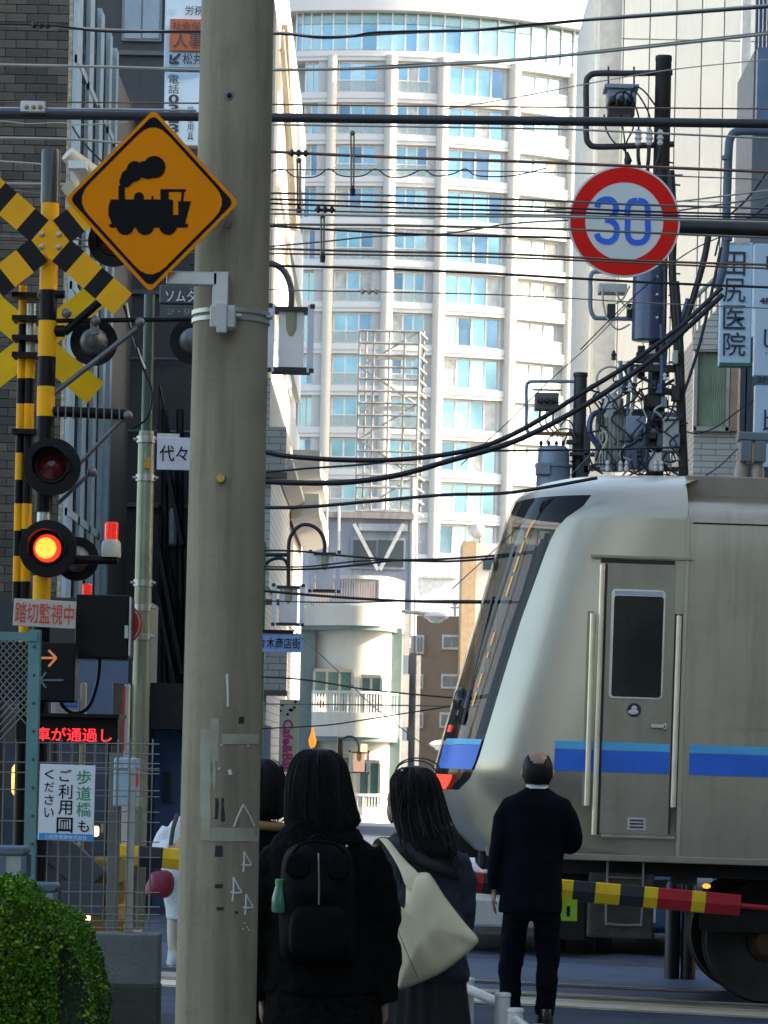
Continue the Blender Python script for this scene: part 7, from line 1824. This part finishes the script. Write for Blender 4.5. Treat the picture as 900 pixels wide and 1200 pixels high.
mb = MB(); n = 48; secs = [(373, 876.5, 5, .02), (373, 878.5, 15, .055), (373, 884, 24, .085), (373, 894, 31, .105), (373, 910, 35.5, .117), (374, 930, 38.5, .12), (376, 948, 41, .115), (378, 962, 43, .11), (375, 972, 36, .105), (374, 980, 30, .09)]
rings = []
for (u, v, hw, ry) in secs:
    p = P(u, v, Y); rings.append([(p.x+hw*k*math.cos(a)*(1+.018*math.sin(a*17)+.012*math.sin(a*29+v*.05)), p.y-.012+ry*math.sin(a)*(1+.018*math.sin(a*17)), p.z) for a in [2*math.pi*i/n for i in range(n)]])
mb.loft(rings); mb.build('hair', HAIR, t, smooth='all', sub=1)
strands(t, secs, Y, k, 260, 21)
mb = MB(); n = 40; rings = []
for (v, hw, ry) in ((1150, 62, .15), (1165, 66, .165), (1230, 72, .2), (1300, 78, .23), (1360, 80, .24)):
    p = P(378, v, Y); rings.append([(p.x+hw*k*math.cos(a)*(1+.03*math.sin(a*12)), p.y+ry*math.sin(a)*(1+.03*math.sin(a*12)), p.z) for a in [2*math.pi*i/n for i in range(n)]])
mb.loft(rings); mb.build('skirt', mat('black_patterned_skirt', (.007, .0065, .006), .9, spec=.05, var=.6, scale=60), t, smooth='all')
for a in ('anl', 'anr'): shoe(t, Q[a], LEA)
bp = thing('backpack', 'black two pocket backpack with a steel zip and a green bottle in its side net', 'backpack', P(372, 1130, Y-.2))
ol = dense([(P(u, v, Y-.24).x, P(u, v, Y-.24).z) for u, v in ((345, 990), (372, 986), (400, 990), (412, 1003), (416, 1040), (418, 1100), (412, 1128), (372, 1134), (334, 1128), (326, 1100), (327, 1040), (332, 1003))], 3)
NY = mat('black_nylon', (.006, .0065, .0075), .7, var=.2, bump=.35, bscale=150, spec=.06)
pillow(ol, Y-.17, .12, fold=lambda x, z: .012*math.sin(z*38)+.008*math.sin(x*50+z*20)).build('main_compartment', NY, bp, smooth='all')
ol2 = dense([(P(u, v, Y-.3).x, P(u, v, Y-.3).z) for u, v in ((350, 1062), (372, 1058), (396, 1062), (404, 1075), (405, 1110), (395, 1122), (372, 1125), (348, 1122), (338, 1110), (340, 1075))], 3)
pillow(ol2, Y-.28, .035).build('front_pocket', NY, bp, smooth='all')
for s, us in (('l', ((338, 1003), (350, 1000), (362, 1008), (360, 1026), (345, 1030), (334, 1020))), ('r', ((384, 1008), (396, 1000), (408, 1003), (411, 1020), (400, 1032), (386, 1028)))):
    pillow(dense([(P(u, v, Y-.28).x, P(u, v, Y-.28).z) for u, v in us], 3), Y-.275, .006).build('upper_pocket', NY, bp, smooth='all')
yz = Y-.318
mb = MB(); mb.tube(smoothpts([P(373.5, 1000, Y-.29), P(373.5, 1015, Y-.305), P(374, 1040, Y-.31), P(373.5, 1060, Y-.315)], 4), .0035, 6); mb.build('zip', mat('steel_zip', (.14, .13, .11), .35, .8, bump=0), bp)
mb = MB(); mb.tube(smoothpts([P(341, 1003, Y-.24), P(352, 990, Y-.27), P(372, 986, Y-.275), P(394, 990, Y-.27), P(407, 1004, Y-.24)], 5), .006, 8); mb.build('top_piping', NY, bp, smooth=True)
mb = MB(); mb.tube(smoothpts([P(362, 988, Y-.2), P(368, 980, Y-.22), P(378, 980, Y-.22), P(384, 988, Y-.2)], 5), .006, 8); mb.build('grab_handle', NY, bp, smooth=True)
MB().ball(P(406, 992, Y-.24), .006, 8, 6).build('zip_pull', mat('bright_steel', (.7, .7, .7), .2, 1, bump=0), bp)
c = P(328, 1069, Y-.21); bo = thing('bottle', 'pale green drink bottle in the left side net of the backpack', 'bottle', c)
MB().lathe(c, [(.028, 0), (.031, .01), (.030, .05), (.022, .08), (.017, .095), (.017, .112), (.012, .114)], 20).build('bottle', mat('mint_bottle', (.07, .28, .15), .25, bump=0, trans=.2), bo, smooth=True)
MB().lathe((c.x, c.y, c.z+.098), [(.0195, 0), (.0195, .018), (.016, .021)], 18).build('cap', mat('bottle_cap', (.06, .3, .12), .4), bo, smooth=True)

# ---- woman with tote bag
Y = 12.0; k = PXM(Y); b = vg(Y)
g = GP(495, Y); t = thing('person', 'long haired woman in dark denim jacket and pleated skirt carrying a cream tote bag', 'person', g)
J = dict(head=(484, 932, 0), neck=(487, 965, 0), shl=(455, 1000, 0), shr=(533, 1002, 0), ell=(446, 1065, 0), elr=(538, 1075, .06), wrl=(452, 1120, .12), wrr=(528, 1130, .16),
         hipl=(475, 1150, 0), hipr=(515, 1150, 0), knl=(475, 1260, .02), knr=(515, 1260, .02), anl=(476, b-26, 0), anr=(514, b-26, 0))
Q = body(t, Y, J, rh=.085)
DEN = mat('dark_denim', (.02, .026, .038), .85, var=.35, scale=5, bump=.3, bscale=200)
mb = MB()
mb.ell([sec(489, 976, 26, .085), sec(490, 986, 38, .11), sec(492, 998, 49, .125), sec(494, 1015, 52, .135), sec(495, 1060, 48, .14), sec(496, 1110, 50, .145), sec(498, 1142, 52, .155), sec(499, 1150, 50, .15)], 28)
tb(mb, [pt(458, 1002), pt(449, 1035), pt(446, 1068), pt(450, 1100, .06), pt(455, 1125, .12)], [.06, .06, .055, .05, .045])
tb(mb, [pt(531, 1004), pt(540, 1035), pt(541, 1075, .04), pt(534, 1108, .1), pt(528, 1128, .15)], [.06, .062, .056, .05, .045])
creases(mb.build('denim_jacket', DEN, t, fuse=.008), .03, .08)
mb = MB(); c = P(494, 1000, Y)
for i, (u, v, rx, ry, rr_, tl_) in enumerate(((492, 990, 36, .11, 9, .0), (497, 1000, 40, .125, 8, -.03), (502, 1010, 36, .135, 7, -.05))):
    c = P(u, v, Y); mb.tube([(c.x+rx*k*math.cos(a), c.y-.02+ry*math.sin(a), c.z+tl_*math.cos(a)) for a in [2*math.pi*j/28 for j in range(29)]], rr_*k, 10)
mb.build('hood', mat('charcoal_hood', (.022, .024, .028), .85, var=.3, bump=.3), t, fuse=.007).name
mb = MB(); n = 48; rings = []; secs2 = ((486, 897, 5, .02, 0), (486, 899.5, 14, .05, 0), (486, 905, 22, .08, 0), (486, 915, 28, .10, -.01), (488, 930, 30, .105, -.015), (490, 948, 30.5, .10, -.02), (494, 965, 31, .09, -.04), (501, 982, 31, .07, -.08), (508, 997, 27, .045, -.12), (512, 1006, 18, .03, -.13))
for (u, v, hw, ry, dy) in secs2:
    p = P(u, v, Y+dy-.01); rings.append([(p.x+hw*k*math.cos(a)*(1+.025*math.sin(a*15)+.015*math.sin(a*31+v*.05)), p.y+ry*math.sin(a)*(1+.02*math.sin(a*15)), p.z) for a in [2*math.pi*i/n for i in range(n)]])
mb.loft(rings); mb.build('hair', HAIR, t, smooth='all', sub=1)
strands(t, secs2, Y, k, 220, 5)
rs_ = random.Random(8)
mb = MB()
for i in range(46):                               # loose strands at the ends and sides
    u = rs_.uniform(470, 520); v = rs_.uniform(920, 970)
    mb.tube(smoothpts([P(u, v, Y-.11), P(u+(u-488)*.25+rs_.uniform(-3, 3), v+30, Y-.13), P(u+(u-484)*.5+rs_.uniform(0, 10), v+52+rs_.uniform(0, 18), Y-.165)], 4), [.004]*9, 5)
mb.build('hair_strands', HAIR, t, smooth=True)
c = P(461, 940, Y-.02); mb = MB(); mb.ball((c.x-.001, c.y, c.z), (.012, .03, .030), 12, 8); mb.ball((c.x-.004, c.y+.055, c.z-.035), (.022, .05, .05), 12, 8); mb.build('ear_and_cheek', SKIN, t, smooth=True)
mb = MB(); mb.tube([P(456, 938, Y+.05), P(466, 936, Y-.06)], .0018, 6); mb.build('spectacle_arm', mat('thin_gold', (.5, .4, .2), .3, .8), t)
c = P(487, 902, Y)
mb = MB(); mb.tube([(c.x+24*k*math.cos(a), c.y-.02, c.z-.015+17*k*math.sin(a)*.9) for a in [math.pi*j/16 for j in range(17)]], .003, 6); mb.tube([(c.x+.01+26*k*math.cos(a), c.y+.01, c.z-.005+17*k*math.sin(a)*.9) for a in [math.pi*j/16 for j in range(17)]], .003, 6)
mb.build('hairband', mat('shiny_black', (.02, .02, .02), .15), t); p = P(473, 904, Y-.06); MB().obox(p, (.022, .006, .010), Matrix.Rotation(.4, 3, 'Y')).build('hair_clip', mat('white_clip', (.7, .7, .7), .3), t, bevel=.002)
mb = MB(); n = 60; rings = []
for (v, hw, ry) in ((1140, 44, .13), (1160, 46, .15), (1230, 54, .18), (1330, 62, .22)):
    p = P(500, v, Y); rings.append([(p.x+hw*k*math.cos(a)*(1+.045*math.sin(a*18)), p.y+ry*math.sin(a)*(1+.045*math.sin(a*18)), p.z) for a in [2*math.pi*i/n for i in range(n)]])
mb.loft(rings); mb.build('pleated_skirt', mat('charcoal_pleats', (.013, .0125, .012), .85, var=.25), t, smooth='all')
for a in ('anl', 'anr'): shoe(t, Q[a], LEA)
tg = thing('tote_bag', 'large cream canvas tote bag slung from the left shoulder', 'bag', P(505, 1160, Y-.25))
CAN = mat('cream_canvas', (.84, .73, .46), .85, var=.07, scale=4, bump=.3, bscale=220)
bagp = [(476, 1040), (484, 1026), (500, 1023), (508, 1030), (522, 1052), (545, 1082), (561, 1101), (557, 1110), (545, 1121), (520, 1140), (495, 1152), (470, 1161), (465, 1150), (462, 1110), (458, 1066), (456, 1053), (464, 1058), (474, 1066)]
ol = dense([(P(u, v, Y-.3).x, P(u, v, Y-.3).z) for u, v in bagp], 3)
cb_ = P(505, 1090, Y-.3)
def fold(x, z):
    du = (x-cb_.x)/k; dv = -(z-cb_.z)/k
    f = .010*math.exp(-((du*.8+dv*.6-2)**2)/160)*1.0 + .009*math.exp(-((du*.83-dv*.55+20)**2)/90) - .009*math.exp(-((du*.83-dv*.55+9)**2)/60)
    f -= .02*math.exp(-((du-36)**2+(dv-16)**2)/130)
    return f
pillow(ol, Y-.24, .075, rings=16, fold=fold).build('bag_body', CAN, tg, smooth='all')
mb = MB(); st = [((440, 983), (454, 981), -.06), ((444, 984), (460, 985), -.13), ((451, 994), (472, 1003), -.18), ((459, 1008), (487, 1017), -.22), ((466, 1026), (500, 1026), -.26), ((472, 1050), (505, 1045), -.285)]
ra = []
for a, b_, dy in st:
    A = P(*a, Y+dy); B = P(*b_, Y+dy); m_ = (A+B)/2; ra.append([A, m_+Vector((0, -.014, 0)), B, m_+Vector((0, .006, 0))])
mb.loft([[tuple(q) for q in r_] for r_ in ra]); mb.build('shoulder_strap', CAN, tg, smooth='all', sub=2)
mb = MB(); ra = []
for a, b_, dy in (((440, 983), (454, 981), -.055), ((436, 990), (448, 986), .03), ((440, 1010), (450, 1004), .08)):
    A = P(*a, Y+dy); B = P(*b_, Y+dy); m_ = (A+B)/2; ra.append([A, m_+Vector((0, -.01, .004)), B, m_+Vector((0, .006, 0))])
mb.loft([[tuple(q) for q in r_] for r_ in ra]); mb.build('front_strap', CAN, tg, smooth='all')
mb = MB(); mb.tube(smoothpts([P(461, 1075, Y-.275), P(470, 1100, Y-.325), P(482, 1128, Y-.325), P(490, 1146, Y-.285)], 5), .0022, 5); mb.build('seam', mat('canvas_seam', (.36, .32, .2), .9), tg)

# ---- third person mostly behind the pole
Y = 12.3; k = PXM(Y); b = vg(Y)
t = thing('person', 'dark haired person in black with a tan collar, mostly hidden behind the concrete pole', 'person', GP(298, Y))
J = dict(head=(298, 918, 0), neck=(298, 950, 0), shl=(262, 995, 0), shr=(334, 995, 0), ell=(252, 1065, 0), elr=(342, 1065, 0), wrl=(256, 1125, .1), wrr=(336, 1125, .1), hipl=(280, 1140, 0), hipr=(318, 1140, 0), knl=(280, 1250, .02), knr=(318, 1250, .02), anl=(281, b-26, 0), anr=(317, b-26, 0))
Q = body(t, Y, J, rh=.085)
mb = MB(); mb.ell([sec(298, 962, 26, .09), sec(298, 980, 42, .12), sec(298, 995, 50, .13), sec(298, 1060, 48, .14), sec(298, 1150, 52, .15)], 26)
tb(mb, [pt(264, 998), pt(254, 1040), pt(252, 1075), pt(256, 1120, .1)], [.06, .06, .055, .045]); tb(mb, [pt(332, 998), pt(342, 1040), pt(343, 1075), pt(337, 1120, .1)], [.06, .06, .055, .045])
mb.build('coat', BCO, t, fuse=.009)
mb = MB(); rings = []
for (v, hw, ry) in ((886, 8, .03), (889, 20, .06), (897, 30, .09), (912, 36, .105), (930, 39, .11), (950, 39, .105), (962, 34, .09)):
    p = P(299, v, Y); rings.append([(p.x+hw*k*math.cos(a)*(1+.02*math.sin(a*17)), p.y-.01+ry*math.sin(a), p.z) for a in [2*math.pi*i/48 for i in range(48)]])
mb.loft(rings); mb.build('hair', HAIR, t, smooth='all', sub=1)
strands(t, [(299, v_, h_, r_2) for v_, h_, r_2 in ((886, 8, .03), (889, 20, .06), (897, 30, .09), (912, 36, .105), (930, 39, .11), (950, 39, .105), (962, 34, .09))], Y, k, 60, 3)
mb = MB(); c = P(300, 966, Y); mb.tube([(c.x+36*k*math.cos(a), c.y+.115*math.sin(a), c.z-.01*math.cos(a)) for a in [2*math.pi*j/28 for j in range(29)]], .018, 10); mb.build('tan_collar', mat('tan_fabric', (.30, .20, .07), .8), t, smooth=True)
mb = MB(); tb(mb, [pt(281, 1140), pt(280, 1250), pt(281, b-20)], [.1, .075, .06]); tb(mb, [pt(317, 1140), pt(318, 1250), pt(317, b-20)], [.1, .075, .06]); mb.build('trousers', BCO, t, fuse=.01)
for a in ('anl', 'anr'): shoe(t, Q[a], LEA)

# ---- far person in white, left of the pole
Y = 23.6; k = PXM(Y)
t = thing('person', 'person in loose white top with red bag beyond the barrier, left of the concrete pole', 'person', GP(214, Y))
J = dict(head=(228, 940, .06), neck=(226, 958, .02), shl=(198, 972, 0), shr=(244, 972, 0), ell=(190, 1000, -.02), elr=(250, 1000, 0), wrl=(206, 992, -.2), wrr=(232, 992, -.2), hipl=(208, 1045, 0), hipr=(230, 1045, 0), knl=(203, 1090, 0), knr=(226, 1090, 0), anl=(204, 1130, 0), anr=(225, 1130, 0))
Q = body(t, Y, J, rh=.088, face=-1)
WC = mat('white_cotton', (.68, .69, .70), .9, var=.05, bump=.4, bscale=40)
mb = MB(); mb.ell([sec(226, 953, 9, .07), sec(224, 962, 22, .1), sec(221, 978, 30, .14), sec(218, 1000, 31, .17), sec(216, 1025, 26, .16), sec(214, 1055, 22, .15), sec(212, 1078, 17, .13)], 24)
tb(mb, [pt(200, 972), pt(190, 994, -.04), pt(203, 994, -.16)], [.075, .09, .055]); tb(mb, [pt(244, 972), pt(252, 994), pt(238, 994, -.16)], [.075, .09, .055])
creases(mb.build('loose_top', WC, t, fuse=.012), .025, .12)
mb = MB(); tb(mb, [pt(207, 1062), pt(203, 1092), pt(204, 1128)], [.07, .05, .035]); tb(mb, [pt(228, 1062), pt(226, 1092), pt(225, 1128)], [.07, .05, .035]); mb.build('beige_trousers', mat('beige_cotton', (.6, .55, .42), .85), t, fuse=.01)
for a in ('anl', 'anr'): shoe(t, Q[a], mat('pale_grey_shoe', (.45, .45, .42), .7), face=-1)
c = P(228, 940, Y+.06); MB().ball((c.x, c.y+.015, c.z+.02), (.095, .10, .12), 18, 12).build('hair', HAIR, t, smooth=True)
mb = MB(); mb.tube(smoothpts([pt(208, 955, -.1), pt(203, 970, -.17), pt(200, 990, -.2)], 5), .018, 8); mb.build('bag_strap', mat('dark_strap', (.05, .05, .05), .7), t, smooth=True)
bt = thing('red_shoulder_bag', 'dark red soft shoulder bag carried by the person in white', 'bag', P(188, 1052, Y-.2))
ol = dense([(P(u, v, Y-.22).x, P(u, v, Y-.22).z) for u, v in ((178, 1022), (196, 1020), (204, 1030), (202, 1046), (192, 1053), (176, 1050), (168, 1052), (170, 1040))], 3)
pillow(ol, Y-.2, .08).build('bag', mat('wine_red_leather', (.22, .015, .04), .5, var=.2), bt, smooth='all')

# ================================================================ unseen buildings around and behind the viewpoint (some added only to shade the street)
def block(nm, lab, x0, x1, y0, y1, h, c, cat='building', floors=7, side=0):
    t = thing(nm, lab, cat, ((x0+x1)/2, (y0+y1)/2, 0)); m = mat(nm+'_wall', c, .7, var=.08, scale=.6)
    MB().box(x0, x1, y0, y1, -1, h).build('wall', m, t); f = MB(); gl_ = MB()
    for i in range(floors):
        z0 = 1.2+i*h/floors
        if y1 < 19:
            nx = int((x1-x0)/2.4)
            for j in range(nx): x = x0+.6+j*2.4; gl_.box(x, x+1.4, y1, y1+.03, z0, z0+1.4); f.box(x-.05, x+1.45, y1, y1+.05, z0-.09, z0-.01)
        xs_ = x0 if side > 0 else x1; ny = int((y1-y0)/2.6)
        for j in range(ny): y = y0+.6+j*2.6; gl_.box(xs_-.03, xs_+.03, y, y+1.5, z0, z0+1.4); f.box(xs_-.05, xs_+.05, y-.05, y+1.55, z0-.09, z0-.01)
    gl_.build('window_glass', DGL, t, kind='stuff'); f.build('sill', m, t, kind='stuff')
block('railside_shade_block', 'unseen long block added beside the tracks to shade the train, outside the right edge', 14.2, 36, 6, 19, 22, (.40, .37, .32), side=1)  # added out of view to keep the train in shade
block('rear_right_block', 'office block beside and behind the viewpoint on the right', 5.5, 14, -30, 18.8, 14, (.42, .38, .31), side=1)
block('corner_shade_block', 'unseen beige block added beyond the tracks to shade the left walls, outside the right edge', 6.2, 24, 27, 39.7, 26, (.40, .37, .32), side=1)  # added out of view to shade the walls on the left
block('side_street_shade_block', 'unseen grey beige block added behind the corner block to stop stray sun, outside the right edge', 8.5, 24, 39.75, 46.3, 22, (.42, .40, .36), side=1)  # added to stop sun slipping onto the brick side wall
block('track_end_shade_block', 'unseen block added across the tracks to stop the sun, far outside the right edge', 42, 60, 8, 26.9, 28, (.38, .36, .33), side=1)  # added to stop low sun on the road and train roof
block('rear_left_block', 'cream apartment block behind the viewpoint on the left', -26, -9.5, -30, 4, 8, (.55, .47, .34))
block('rear_street_block', 'grey brown block closing the street far behind the viewpoint', -20, 24, -95, -80, 9, (.35, .32, .28), side=1)
